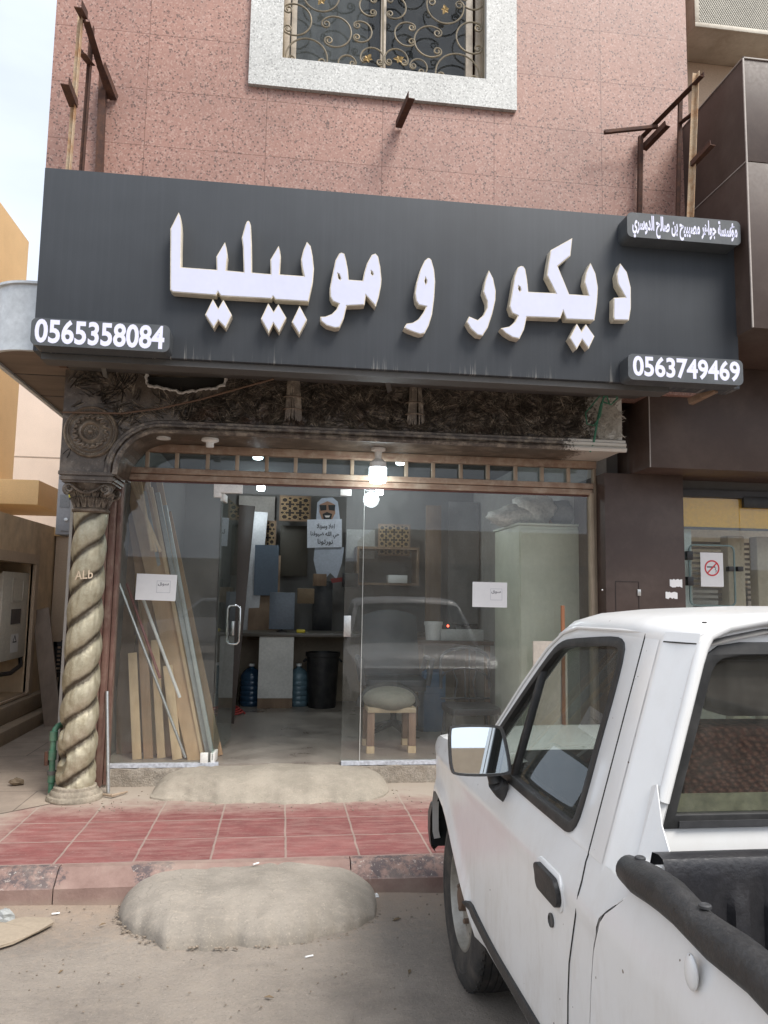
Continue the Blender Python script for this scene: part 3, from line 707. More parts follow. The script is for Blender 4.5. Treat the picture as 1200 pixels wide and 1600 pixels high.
for j in range(nzz+1):
    z = zb+(zt-zb)*j/nzz; t = (z-zb)/(zt-zb); Rr = .127-.014*t
    for i in range(nth):
        th = 2*math.pi*i/nth
        ph = (z/pitch-th/(2*math.pi)*2.0+.15*math.sin(2.2*z)+.02*math.sin(3*th+5*z)) % 1
        lobe = abs(math.sin(math.pi*ph))**.75
        r = Rr*(.79+.22*lobe)+.0022*math.sin(11*th+9*z)*lobe+.0016*math.sin(23*th-31*z)
        if z < 1.1: r += (1.1-z)*.004*math.sin(17*th+40*z)*math.sin(9*th-23*z)
        for (a, zc, ra, rzv) in dent:      # broken out chips on the street side, left
            dd = ((((th-(a+.75)+math.pi) % (2*math.pi))-math.pi)*.13/ra)**2+((z-zc)/rzv)**2
            if dd < 1: r -= .03*(1-dd)**.5
        mb.v.append(Vector((cx+r*math.cos(th), cy+r*math.sin(th), z)))
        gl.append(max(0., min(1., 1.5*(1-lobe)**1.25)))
for j in range(nzz):
    for i in range(nth):
        i2 = (i+1) % nth; mb.f.append((j*nth+i, j*nth+i2, (j+1)*nth+i2, (j+1)*nth+i))
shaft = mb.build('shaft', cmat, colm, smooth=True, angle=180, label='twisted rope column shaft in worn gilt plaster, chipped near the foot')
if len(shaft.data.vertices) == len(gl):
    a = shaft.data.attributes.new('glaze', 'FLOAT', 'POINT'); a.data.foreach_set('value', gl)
MB().lathe([(.178, 0), (.182, .012), (.176, .030), (.160, .036), (.158, .048), (.150, .062), (.140, .068), (.138, .085), (.125, .092)], Matrix.Translation((cx, cy, KZ)), 40).build('base', mat('worn_column_base', (.30, .26, .205), .85, 0, .3, 8, 70, .2, .5, dirt=((.12, .10, .07), .6, 7)), colm, smooth=True, angle=35, jitter=.002)
mb = MB()
mb.lathe([(.112, 2.085), (.126, 2.095), (.128, 2.108), (.116, 2.118), (.108, 2.125), (.112, 2.18), (.132, 2.24), (.158, 2.285), (.160, 2.29)], Matrix.Translation((cx, cy, 0)), 36)
for (e, z0, z1) in ((.165, 2.285, 2.30), (.178, 2.30, 2.322), (.170, 2.322, 2.334), (.186, 2.334, 2.358)): mb.box(cx-e, cx+e, cy-e, cy+e*.9, z0, z1)
cap = mb.build('capital', M['bronze'], colm, smooth=True, angle=35, bevel=0)
mb = MB()
def volute(c, ax, sgn, r=.036):
    pts = []; rs = []
    for k in range(34):
        t = k/33; a = sgn*(math.pi/2-2*math.pi*1.6*t); rr = r*(1-.8*t); pts.append(Vector(c)+Vector(ax)*rr*math.cos(a)+Vector((0, 0, 1))*rr*math.sin(a)*(1)); rs.append(.011*(1-.5*t))
    mb.tube(pts, rs, 7)
for sx in (-1, 1):
    for sy in (-1, 1):
        c = (cx+sx*.135, cy+sy*.135, 2.245); volute(c, (sx*.75, -sy*.15, 0), -1); volute((cx+sx*.118, cy+sy*.150, 2.243), (sx, 0, 0), -1); mb.sphere((c[0], c[1]+sy*.014, c[2]), .012, 8, 6)
for k in range(16):
    a = 2*math.pi*k/16+.2
    for z0, h, r0 in ((2.122, .07, .112), (2.165, .065, .122)):
        aa = a+(.196 if z0 > 2.13 else 0); d = Vector((math.cos(aa), math.sin(aa), 0)); o = Vector((cx, cy, z0)); tn = Vector((-d.y, d.x, 0))
        for s in (-1, 0, 1):
            mb.tube([o+d*r0+tn*s*.006, o+d*(r0+.010)+Vector((0, 0, h*.5))+tn*s*.014, o+d*(r0+.026)+Vector((0, 0, h))+tn*s*.018, o+d*(r0+.034)+Vector((0, 0, h*.86))+tn*s*.018], [.006, .009, .008, .004], 6)
pts = [Vector((cx-.10+.2*i/12, cy-.166, 2.262-.05*math.sin(math.pi*i/12))) for i in range(13)]; mb.tube(pts, .008, 6)
mb.build('acanthus', M['bronze_strand'], cap, smooth=True)
# scratched letters on the column
sm = mat('cream_paint_scrawl', (.62, .50, .36), .7)
def oncol(x, z, d): a = x/.118; return Vector((cx+(.1225-d)*math.sin(a), cy-(.1225-d)*math.cos(a), z))
text_mb('ALb', -.055, .062, 1.625, 1.685, 0, .002, .012, to3=lambda x, z, d: oncol(x, z+x*.12, d)).build('lettering', sm, colm)

# shop front: jambs, transom, rails
mb = MB()
for x0, x1, y0 in ((-1.435, -1.375, 5.74), (-1.371, -1.325, 5.77), (-1.321, -1.275, 5.76), (-1.271, -1.235, 5.80), (-1.231, -1.205, 5.87)): mb.box(x0, x1, y0, G+.04, KZ+.02, 2.62)
mb.build('jamb', M['frame_wood_v'], shop, bevel=.004, label='weathered red timber jamb behind the column')
mb = MB().box(2.445, 2.475, 5.89, 5.96, FZ, 2.40).box(2.479, 2.505, 5.91, 5.96, FZ, 2.66)
mb.build('jamb', wood('scorched_pale_wood', (.10, .06, .035), (.50, .41, .30), 'Z', .7, 5), shop, bevel=.003, label='pale scorched timber jamb beside the brown pillar')
tr = MB().box(-1.25, 2.47, 5.885, 5.965, 2.432, 2.476).box(-1.25, 2.47, 5.90, 5.96, 2.385, 2.428).box(-1.25, 2.50, 5.89, 5.96, 2.600, 2.66).build('transom', M['frame_wood'], shop, bevel=.004)
mb = MB()
for px in (195, 231, 277, 325, 371, 417, 462, 507, 550, 592, 634, 676, 719, 761, 804, 845, 886):
    q = P(px, 725, G); MB().box(q.x-.014, q.x+.014, 5.895, 5.925, 2.478, 2.598).build('muntin', M['muntin'], tr, bevel=.002)
MB().box(-1.24, 2.44, 5.935, 5.943, 2.478, 2.598).build('transom_glass', glass('transom_glass', (.70, .74, .74), 1.6, .05), tr)
MB().box(-1.24, 2.44, 5.925, 5.94, 2.372, 2.384).build('lower_rail', mat('dark_red_rail', (.10, .035, .025), .5), tr)
# glass panes: fixed left, narrow fixed, wide fixed
pane_l = MB().box(-1.235, -.485, G, G+.010, FZ+.012, 2.372).build('glass_pane', M['glass'], shop, label='fixed glass pane left of the door')
pane_m = MB().box(.475, .612, G, G+.010, FZ+.012, 2.372).build('glass_pane', M['glass'], shop, label='narrow fixed glass pane right of the door')
pane_r = MB().box(.616, 2.446, G+.002, G+.012, FZ+.012, 2.372).build('glass_pane', M['glass'], shop, label='wide fixed glass pane in front of the cabinet')
MB().box(-.485, .475, G, G+.010, 2.306, 2.372).build('glass_pane', M['glass'], shop, label='narrow glass strip above the door')
MB().box(.6125, .6155, G-.002, G+.012, FZ+.012, 2.37).build('glass_joint', mat('silicone_joint', (.6, .6, .56), .5), shop)
flaky = mat('flaking_white_strip', (.55, .57, .62), .7, 0, .2, 30, 90, .2, .3, dirt=((.20, .20, .22), .9, 45))
MB().box(-1.235, -.43, G-.025, G+.03, FZ-.012, FZ+.014).box(.475, 2.45, G-.025, G+.03, FZ-.012, FZ+.014).build('sill_strip', flaky, shop)
fit = mat('brushed_patch_fitting', (.74, .72, .68), .45, .1, .1, 8, 60)
q0, q1 = P(334, 771, G), P(379, 771, G)
MB().box(q0.x, q1.x, G-.012, G+.022, 2.306, 2.372).box(q0.x, q0.x+.06, G-.012, G+.022, 2.27, 2.306).build('patch_fitting', fit, shop, bevel=.003)
q0, q1 = P(532, 771, G), P(549, 771, G); MB().box(q0.x, q1.x, G-.012, G+.022, 2.315, 2.365).build('patch_fitting', fit, shop, bevel=.003)
q0, q1 = P(537, 978, G), P(548, 978, G); z1 = P(540, 962, G).z; z0 = P(540, 995, G).z
MB().box(q0.x, q1.x, G-.015, G+.025, z0, z1).build('lock_keep', M['alu'], shop, bevel=.003)
q0 = P(313, 1185, G); MB().box(q0.x, q0.x+.055, G-.02, G+.025, FZ+.014, FZ+.085).build('patch_fitting', fit, shop, bevel=.004)
# the door leaf, swung into the shop
hx, hy = -.475, G+.005; _e = P(366, 976, 6.86); fa = math.atan2(_e.y-hy, _e.x-hx); dl = .93
Md = Matrix.Translation((hx, hy, 0)) @ Matrix.Rotation(fa, 4, 'Z')
door = MB().box(0, dl, -.005, .005, FZ+.03, 2.30, Md).build('door', glass('door_glass', (.82, .88, .86), 1.6, .05), shop, label='frameless glass door leaf standing open into the shop')
mb = MB(); zc = P(360, 976, 6.8).z
for s in (-1, 1):
    pts = [Vector((dl-.07, 0, zc+.165)), Vector((dl-.07, s*.035, zc+.163)), Vector((dl-.07, s*.055, zc+.14)), Vector((dl-.07, s*.056, zc)), Vector((dl-.07, s*.055, zc-.14)), Vector((dl-.07, s*.035, zc-.163)), Vector((dl-.07, 0, zc-.165))]
    mb.tube([Md @ q for q in pts], .0115, 10)
mb.build('handle', M['chrome'], door, smooth=True)
for za, zb2 in ((FZ+.008, FZ+.08), (2.245, 2.304)): MB().box(0, .16, -.015, .015, za, zb2, Md).build('pivot_fitting', fit, door, bevel=.003)
MB().box(dl-.11, dl-.04, -.014, .014, zc-.09, zc+.03, Md).build('lock_case', M['alu'], door, bevel=.003)
# step below the glass
mb = MB(); rows = []; rnd = random.Random(3)
for z in (KZ-.02, KZ+.03, KZ+.07, KZ+.10, FZ-.015): rows.append([(-1.45+.06*i, 5.885+rnd.uniform(-.010, .010)+(0.004 if z < .2 else 0), z+rnd.uniform(-.006, .006)) for i in range(67)])
rows.append([(x, G+.06, FZ-.014) for x, _, _ in rows[-1]])
mb.grid(rows).build('front_step', M['cement_rough'], shop, smooth=True)
# room
def floor_mat():
    m, nt, b = newmat('dusty_interior_floor'); p = _pos(nt); n = _noise(nt, p, 3, 8, .7); f = _noise(nt, p, 50, 5, .7)
    c = _mix(nt, _map(nt, n, .35, .65), (.20, .17, .145), (.31, .27, .23)); c = _mix(nt, _map(nt, f, .6, .72, 0, .35), c, (.32, .28, .24))
    nt.links.new(c, b.inputs['Base Color']); nt.links.new(_map(nt, n, .3, .7, .22, .55), b.inputs['Roughness']); return m
MB().box(-1.54, 3.0, G+.03, 13, -.03, FZ).build('floor', floor_mat(), shop)
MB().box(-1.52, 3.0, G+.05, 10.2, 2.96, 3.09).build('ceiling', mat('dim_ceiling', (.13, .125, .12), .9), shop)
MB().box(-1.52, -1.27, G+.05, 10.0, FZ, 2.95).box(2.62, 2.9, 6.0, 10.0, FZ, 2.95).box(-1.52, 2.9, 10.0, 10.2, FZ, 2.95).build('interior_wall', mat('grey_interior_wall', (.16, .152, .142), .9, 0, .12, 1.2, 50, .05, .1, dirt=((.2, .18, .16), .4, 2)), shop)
MB().box(-1.545, -1.525, 5.80, 13, KZ, 3.09).build('outer_wall', M['plaster'], shop)
MB().box(2.51, 2.62, 5.97, 12, KZ, 3.09).build('party_wall', M['plaster'], shop)

# ------------------------------------------------------------------ signboard
def off(poly, d):
    n = len(poly); A = sum(poly[i][0]*poly[(i+1) % n][1]-poly[(i+1) % n][0]*poly[i][1] for i in range(n)); s = 1 if A > 0 else -1; out = []
    for i in range(n):
        p = Vector(poly[i]); a = (p-Vector(poly[i-1])).normalized(); b = (Vector(poly[(i+1) % n])-p).normalized()
        na = Vector((-a.y, a.x))*s; nb = Vector((-b.y, b.x))*s; m = (na+nb); L = m.length
        m = m/L if L > .2 else na; k = d/max(.45, m.dot(na)); out.append(tuple(p+m*k))
    return out
sign = thing('signboard', 'long charcoal shop signboard with white raised Arabic lettering', 'signboard', (.75, 4.85, 2.99))
MB().box(-1.54, 3.045, S, S+.16, 2.985, 4.155).build('panel', M['charcoal'], sign, bevel=.003)
mb = MB(); mb.box(-1.50, 2.55, S+.03, S+.165, 2.945, 2.983)
mb.add([(-1.50, S+.17, 2.99), (2.62, S+.17, 2.99), (2.62, B-.005, 3.07), (-1.50, B-.005, 3.07)], [(0, 1, 2, 3)]).add([(-1.50, S+.17, 3.0), (2.62, S+.17, 3.0), (2.62, B-.005, 3.085), (-1.50, B-.005, 3.085)], [(0, 1, 2, 3)])
mb.build('soffit_plate', M['greysteel'], sign)
for px, py0, py1 in ((160, 558, 590), (604, 583, 612)):
    a, b_ = P(px-2, py0, 5.0), P(px+5, py1, 5.42); MB().bar(a, b_, .035, .004, (0, 1, .3)).build('hanging_strap', M['alu'], sign)
mb = MB(); a, b_ = P(80, 552, 4.85), P(100, 575, 5.3); mb.angle(a, b_, .05, .006)
mb.build('support_angle', M['rust'], sign)
a, b_ = P(1078, 628, 5.0), P(1118, 608, 4.82); MB().bar(a, b_, .05, .045).build('wood_packer', wood('packer_wood', (.16, .09, .05), (.3, .2, .13), 'X'), sign, bevel=.003)
LF = S-.072
def cropper(ox, oy, s): return lambda pts: [(lambda q: (q.x, q.z))(P(ox+x/s, oy+y/s, LF)) for x, y in pts]
cA, cB, cC = cropper(250, 320, 4.8), cropper(490, 370, 6.), cropper(710, 360, 4.138)
letters = [
 (cA([(140, 57), (152, 82), (160, 130), (163, 180), (158, 468), (425, 488), (422, 390), (487, 280), (500, 325), (508, 380), (497, 492), (628, 505), (622, 320), (613, 250), (640, 150), (652, 125), (662, 119), (672, 127), (682, 155), (688, 300), (690, 508), (830, 520), (828, 412), (890, 308), (902, 350), (907, 392), (898, 522), (1080, 535), (1065, 470), (1057, 410), (1075, 340), (1102, 278), (1130, 310), (1146, 390), (1155, 480), (1147, 580), (1115, 727), (866, 712), (848, 690), (838, 706), (455, 685), (435, 655), (422, 680), (95, 655), (76, 638), (78, 180)]), []),
 (cA([(397, 707), (437, 778), (475, 712), (540, 828), (492, 925), (437, 868), (403, 925), (338, 825)]), []),
 (cA([(812, 738), (852, 803), (888, 745), (948, 848), (893, 955), (850, 890), (815, 962), (757, 855)]), []),
 (cA([(1047, 758), (1103, 862), (1045, 972), (988, 880)]), []),
 (cB([(262, 148), (240, 157), (205, 220), (185, 310), (165, 410), (152, 480), (155, 560), (178, 605), (236, 630), (215, 680), (170, 725), (110, 748), (63, 750), (68, 790), (120, 832), (200, 856), (245, 850), (285, 760), (312, 648), (478, 640), (490, 550), (535, 600), (583, 655), (610, 570), (632, 460), (637, 400), (625, 280), (605, 185), (580, 157), (545, 170), (500, 250), (475, 330), (460, 412), (330, 402), (322, 310), (305, 220), (290, 160)]),
  [cB([(228, 345), (240, 352), (254, 392), (248, 404), (232, 388)]), cB([(541, 322), (551, 330), (558, 352), (551, 362), (539, 346)])]),
 (cB([(1072, 198), (1040, 225), (1000, 310), (965, 430), (950, 530), (960, 600), (985, 640), (1055, 655), (1025, 715), (980, 775), (930, 805), (870, 815), (848, 852), (880, 872), (950, 900), (1000, 914), (1042, 905), (1080, 830), (1110, 730), (1130, 580), (1140, 420), (1130, 310), (1105, 220), (1090, 202)]),
  [cB([(1049, 383), (1060, 410), (1058, 432), (1050, 444), (1041, 415)])]),
 (cC([(223, 258), (198, 330), (186, 395), (211, 460), (211, 500), (186, 550), (150, 580), (95, 557), (79, 592), (108, 640), (150, 677), (182, 682), (215, 630), (245, 540), (265, 450), (267, 390), (250, 310)]), []),
 (cC([(430, 230), (410, 240), (388, 300), (372, 400), (356, 490), (372, 535), (410, 552), (392, 590), (355, 622), (300, 633), (330, 665), (375, 692), (420, 702), (450, 640), (468, 560), (685, 568), (703, 520), (722, 575), (905, 582), (922, 470), (928, 370), (912, 280), (880, 210), (850, 275), (840, 335), (866, 420), (742, 413), (668, 232), (750, 165), (762, 50), (622, 128), (605, 225), (597, 290), (655, 406), (478, 397), (470, 320), (458, 250), (445, 232)]),
  [cC([(415, 360), (424, 366), (429, 385), (423, 396), (413, 380)])]),
 (cC([(792, 603), (822, 655), (850, 607), (905, 685), (868, 765), (825, 707), (790, 770), (744, 695)]), []),
 (cC([(1072, 213), (1048, 285), (1056, 345), (1105, 432), (1030, 436), (1028, 562), (1036, 580), (1128, 582), (1141, 500), (1140, 370), (1115, 270)]), []),
]
for outer, holes in letters:
    l = MB().prism(outer, holes, d0=LF, d1=S-.004).build('letter', M['letter_rim'], sign)
    MB().prism(off(outer, .006), [off(h, -.005) for h in holes], d0=LF-.004, d1=LF+.002).build('letter_face', M['white_acrylic'], l)
def plate(name, px, label, txt, tx, Yp, bold, arabic=False):
    (xa, ya), (xb, yb), (xc, yc), (xd, yd) = px
    q = [P(x, y, Yp) for x, y in px]; x0 = (q[0].x+q[3].x)/2; x1 = (q[1].x+q[2].x)/2; z1 = (q[0].z+q[1].z)/2; z0 = (q[2].z+q[3].z)/2
    pl = MB().prism(rrect(x0, x1, z0, z1, .035), d0=Yp, d1=S-.001).build(name, M['charcoal_plate'], sign, label=label)
    t = [P(x, y, Yp) for x, y in tx]
    text_mb(txt, t[0].x, t[1].x, (t[2].z), (t[3].z), Yp-.0005, .006, bold).build('lettering', M['white_print'], pl)
    return pl
M['charcoal_plate'] = mat('charcoal_plate', (.060, .066, .072), .45, 0, .12, 3, 50, .06, .04, dirt=((.11, .11, .11), .4, 6))
plate('number_plate', ((48, 496), (265, 508), (265, 551), (48, 538)), 'plate reading 0565358084 at the lower left corner', '0565358084', ((54, 520), (257, 525), (155, 540.5), (155, 503)), 4.62, .028)
plate('number_plate', ((980, 553), (1161, 562), (1161, 600), (983, 595)), 'plate reading 0563749469 at the lower right corner', '0563749469', ((989, 575), (1156, 575), (1073, 592), (1073, 560)), 4.62, .028)
plate('name_plate', ((980, 333), (1157, 344), (1157, 381), (980, 372)), 'small Arabic name plate at the upper right corner', shape('مؤسسة جواهر مصيبيح بن صالح الدوسري'), ((988, 355), (1152, 362), (1070, 377), (1070, 341)), 4.61, .034)
# ------------------------------------------------------------------ rusty iron frames left over from older signs
def iron(name, label, segs, group=None):
    pts = [P(*s[0]) for s in segs]; base = Vector((sum(p.x for p in pts)/len(pts), 5.1, min(p.z for p in pts)))
    t = thing(name, label, 'bracket', base, group)
    for nm, kind, mm, wd in [(s[2], s[3], s[4], s[5]) for s in segs][:0]: pass
    for a, b_, nm, kind, mm, wd, up in segs:
        A, Bq = P(*a), P(*b_); mb = MB()
        if kind == 'L': mb.angle(A, Bq, wd, .005, up)
        elif kind == 'F': mb.angle(A, Bq, wd, .005, up, -1)
        else: mb.bar(A, Bq, wd, wd*.8, up)
        mb.build(nm, mm, t, jitter=.0007)
    return t
U = (0, 0, 1); FY = (0, -1, 0)
iron('sign_frame', 'rusty angle iron sign frame on the granite above the left end of the signboard', [
    ((126.5, 24, 4.90), (106.5, 275, 4.90), 'post', 'L', M['rust_pale'], .036, FY),
    ((144, 45, 5.10), (127, 275, 5.10), 'post', 'L', M['rust'], .034, FY),
    ((161, 118, 5.33), (155, 276, 5.33), 'post', 'B', M['rust'], .05, FY),
    ((135, 34, 4.88), (172, 155, 5.37), 'arm', 'L', M['rust'], .045, U),
    ((156, 103, 5.16), (177, 157, 5.37), 'arm', 'F', M['rust'], .052, U),
    ((128, 84, 4.93), (143, 103, 5.12), 'stub', 'L', M['rust'], .05, U),
    ((101, 132, 4.66), (115, 168, 4.90), 'stub', 'F', M['rust'], .052, U),
    ((122, 12, 4.74), (131, 30, 4.90), 'stub', 'F', M['rust'], .05, U)], 'rusty iron left on the facade')
iron('sign_frame', 'rusty angle iron sign frame beside the brown sign box at the right end', [
    ((1085.5, 115, 4.88), (1076.5, 342, 4.88), 'post', 'L', M['rust_pale'], .036, FY),
    ((1063, 153, 5.05), (1059, 342, 5.05), 'post', 'B', M['rust'], .028, FY),
    ((1001, 213, 5.33), (999, 338, 5.33), 'post', 'B', M['rust'], .034, FY),
    ((1001, 217, 5.35), (1083, 134, 4.88), 'arm', 'L', M['rust'], .045, U),
    ((1083, 134, 4.88), (1097, 119, 4.78), 'arm', 'L', M['rust'], .04, U),
    ((944.5, 206.5, 5.22), (1027, 198, 5.22), 'bar', 'B', M['rust'], .030, U),
    ((1007, 235, 5.36), (1044, 197, 5.12), 'arm', 'F', M['rust'], .045, U),
    ((1062, 194, 5.05), (1081, 180, 4.90), 'stub', 'L', M['rust'], .035, U),
    ((1082, 261, 4.88), (1114, 227, 4.66), 'stub', 'F', M['rust'], .040, U)], 'rusty iron left on the facade')
mb = MB().angle(P(643, 154, 5.02), P(623, 200, 5.37), .05, .005, U)
tag(mb.build('iron_stub', M['rust'], jitter=.0007), 'single rusty iron stub sticking out of the granite below the window', 'bracket', 'rusty iron left on the facade')

# ------------------------------------------------------------------ brown clad neighbour
nb = thing('brown_building', 'brown metal clad shop building with deep sign box and glass front', 'building', (4.5, 6, 0))
MB().box(3.036, 7.5, 4.57, 6.4, 3.352, 4.515).box(3.0362, 7.5, 4.5702, 6.4, 4.521, 5.268).build('sign_box', M['brown_clad'], nb, bevel=.002)
mb = MB().box(3.030, 3.040, 4.562, 4.572, 3.352, 5.275).box(3.030, 7.5, 4.562, 4.575, 5.268, 5.276).box(3.030, 3.038, 4.572, 6, 5.268, 5.274)
mb.box(3.031, 3.037, 4.57, 6.0, 4.514, 4.522)
mb.build('edge_trim', M['trim_pale'], nb)
MB().box(2.73, 7.5, 5.43, 6.4, 2.545, 3.35).build('fascia', M['brown_clad'], nb, bevel=.002)
MB().box(2.727, 2.734, 5.424, 5.432, 2.545, 3.35).build('edge_trim', M['trim_pale'], nb)
MB().box(2.505, 3.165, 5.75, 6.4, KZ, 2.544).build('pillar', M['brown_clad'], nb, bevel=.002)
MB().box(2.52, 7.5, 5.98, 6.4, 2.47, 2.56).build('head_panel', M['greysteel'], nb)
q0, q1 = P(961, 908, 5.75), P(999, 968, 5.75); zt_ = q0.z
mb = MB()
for a, b_, c_, d_ in ((q0.x, q1.x, zt_-.004, zt_), (q0.x, q0.x+.004, .6, zt_-.004), (q1.x-.004, q1.x, .6, zt_-.004)): mb.box(a, b_, 5.746, 5.7495, c_, d_)
mb.build('hatch_seam', mat('seam_shadow_gap', (.03, .022, .02), .7), nb)
q = P(998, 926, 5.75); MB().box(q.x-.015, q.x+.012, 5.735, 5.749, q.z-.025, q.z+.025).build('hatch_latch', M['alu'], nb, bevel=.002)
q = P(941, 922, 5.75); MB().lathe([(.008, 0), (.006, .006), (.001, .008)], Matrix.Translation((q.x, 5.75, q.z)) @ Matrix.Rotation(R(90), 4, 'X'), 10).build('screw_head', M['alu'], nb)
rnd = random.Random(9)
def sticker(px, w, h, lab, rot=0):
    q = P(*px, 5.75); mb = MB(); n = 9
    top = [(q.x-w/2+w*i/n, q.z+h/2+rnd.uniform(-.008, .004)) for i in range(n+1)]; bot = [(q.x+w/2-w*i/n, q.z-h/2+rnd.uniform(-.006, .008)) for i in range(n+1)]
    tag(mb.prism(top+bot, d0=5.7465, d1=5.7475).build('torn_sticker', M['paper']), lab, 'sticker', 'torn stickers on the brown pillar')
sticker((1056, 911), .105, .062, 'torn white sticker on the brown pillar, the upper one with curling edges'); sticker((1049, 930), .10, .052, 'plain pale sticker on the brown pillar, just below a torn one')
# its glass front
sg = 5.97
MB().box(3.166, 7.5, sg-.03, sg+.05, 2.405, 2.465).build('glazing_rail', M['dkmetal'], nb)
MB().box(3.167, 7.5, sg+.03, sg+.06, 2.16, 2.404).build('yellow_band', mat('yellow_film', (.80, .44, .005), .5, 0, .06), nb)
MB().box(3.167, 3.78, sg, sg+.01, KZ, 2.404).box(3.786, 7.5, sg, sg+.01, KZ, 2.404).build('glass_front', glass('neighbour_glass', (.95, .97, .96), 1.7, .05), nb)
MB().box(3.165, 7.5, sg+.02, sg+.05, 2.14, 2.158).build('glazing_rail', M['dkmetal'], nb)
MB().box(3.165, 7.5, 6.0, 9.5, KZ-.02, KZ+.01).build('floor', M['plaster'], nb)
MB().box(3.17, 7.5, 7.9, 8.0, KZ, 2.9).box(3.1, 3.165, 6.4, 7.9, KZ, 2.9).box(3.17, 7.5, 6.41, 7.9, 2.85, 2.9).build('interior_wall', mat('pale_shop_wall', (.75, .70, .60), .9), nb)
MB().box(3.17, 3.42, 6.10, 6.16, KZ, 2.15).build('white_panel', mat('white_laminate', (.62, .70, .68), .4), nb)
mb = MB()
for k in range(12): z = 1.55+.046*k; mb.box(3.43, 4.5, 6.5, 6.53, z, z+.022)
mb.build('blind_slat', mat('grey_blind', (.14, .13, .12), .6), nb)
for px, wd in ((1145, .16), (1190, .16)):  # posts added behind the glass to imitate columns reflected in it
    q = P(px, 850, 6.35); MB().box(q.x-wd/2, q.x+wd/2, 6.3, 6.42, KZ, 2.12).build('reflection_post', mat('reflection_beige', (.42, .36, .26), .6), nb, bevel=.01)
for k, (px, py, sx, sz_, mm) in enumerate(((1100, 935, .30, .20, 'paper'), (1150, 930, .26, .30, 'beige_wall'), (1185, 936, .30, .24, 'cream_wall'), (1120, 905, .22, .18, 'cream_wall'))):
    q = P(px, py, 7.0); tag(MB().box(q.x-sx/2, q.x+sx/2, 7.0, 7.3, q.z-sz_/2, q.z+sz_/2).build('stock_carton', M[mm], bevel=.006), ('low white carton', 'tall beige carton', 'wide cream carton', 'small cream carton')[k]+' stacked inside the brown shop window', 'carton', 'cartons in the brown shop window')
q = P(1130, 945, 7.0); tag(MB().box(q.x-.8, q.x+1.2, 6.9, 7.5, P(1130, 950, 7).z-.04, P(1130, 950, 7).z).build('display_table', M['white']), 'white display table inside the brown shop window', 'table')
# small glass hatch with black hinges and a notice
hq = [P(1075, 850, 5.955), P(1150, 948, 5.955)]
rr = rrect(hq[0].x, hq[1].x, hq[1].z, hq[0].z, .05, 6)
MB().prism(rr, [off(rr, .012)], d0=5.945, d1=5.957).build('hatch_edge', mat('hatch_green_edge', (.14, .20, .19), .2), nb)
MB().prism(off(rr, .012), d0=5.948, d1=5.955).build('hatch_glass', glass('hatch_glass', (.97, .98, .98), 1.6, .03), nb)
mb = MB()
for px, py, wv in ((1077, 868, .05), (1078, 908, .05), (1142, 889, .05), (1156, 889, .05)):
    q = P(px, py, 5.94); mb.box(q.x-wv/2, q.x+wv/2, 5.925, 5.975, q.z-.036 if wv == .05 and px < 1100 else q.z-.02, q.z+.036 if px < 1100 else q.z+.02)
mb.build('hinge', M['black'], nb, bevel=.003)
mb = MB(); q0, q1 = P(1160, 776, 5.95), P(1215, 795, 5.95); mb.box(q0.x, q1.x, 5.93, 5.968, q1.z, q0.z)
mb.build('door_patch', M['black'], nb, bevel=.003)
n0, n1 = P(1094, 863, 5.938), P(1131, 917, 5.938)
nt_ = thing('no_smoking_notice', 'white no smoking notice taped to the small glass hatch', 'sign', ((n0.x+n1.x)/2, 5.938, n1.z))
MB().box(n0.x, n1.x, 5.938, 5.9395, n1.z, n0.z).build('sheet', M['paper'], nt_)
cxn, czn = (n0.x+n1.x)/2, (n0.z+n1.z)/2+.012; rad = .066
redm = mat('red_print', (.55, .03, .04), .6)
circ = [(cxn+rad*math.cos(2*math.pi*i/40), czn+rad*math.sin(2*math.pi*i/40)) for i in range(40)]
MB().prism(circ, [off(circ, .012)], d0=5.9362, d1=5.9372).build('red_ring', redm, nt_)
MB().bar((cxn-rad*.68, 5.9360, czn-rad*.68), (cxn+rad*.68, 5.9360, czn+rad*.68), .0006, .011, (.7, 0, -.7)).build('slash', redm, nt_)
MB().box(cxn-.045, cxn+.03, 5.9369, 5.9374, czn+.004, czn+.014).build('cigarette_sign', M['ink'], nt_)
MB().tube([(cxn+.035, 5.9372, czn+.004), (cxn+.028, 5.9372, czn-.012), (cxn+.04, 5.9372, czn-.02), (cxn+.03, 5.9372, czn-.034)], .0025, 5).build('smoke_sign', M['ink'], nt_)
# upper storey beside the granite and the air conditioner on it
MB().box(3.10, 9, 6.0, 9.5, 5.0, 9.5).build('upper_wall', M['beige_wall'], nb)
ac = thing('air_conditioner', 'beige window air conditioner with mesh front high on the wall', 'air conditioner', (3.75, 5.8, 6.33))
acm = mat('stained_beige_enamel', (.50, .46, .38), .55, 0, .12, 3, 50, .06, .05, dirt=((.25, .19, .13), .55, 4))
mb = MB(); mb.box(3.285, 4.25, 5.60, 5.995, 6.335, 6.345).box(3.285, 3.30, 5.60, 5.995, 6.346, 7.05).box(4.235, 4.25, 5.60, 5.995, 6.346, 7.05).box(3.285, 4.25, 5.60, 5.995, 7.051, 7.06)
mb.box(3.285, 4.25, 5.575, 5.598, 6.33, 6.37).box(3.285, 3.325, 5.575, 5.598, 6.371, 7.06).box(4.21, 4.25, 5.575, 5.598, 6.371, 7.06)
mb.build('casing', acm, ac, bevel=.003)
mb = MB()
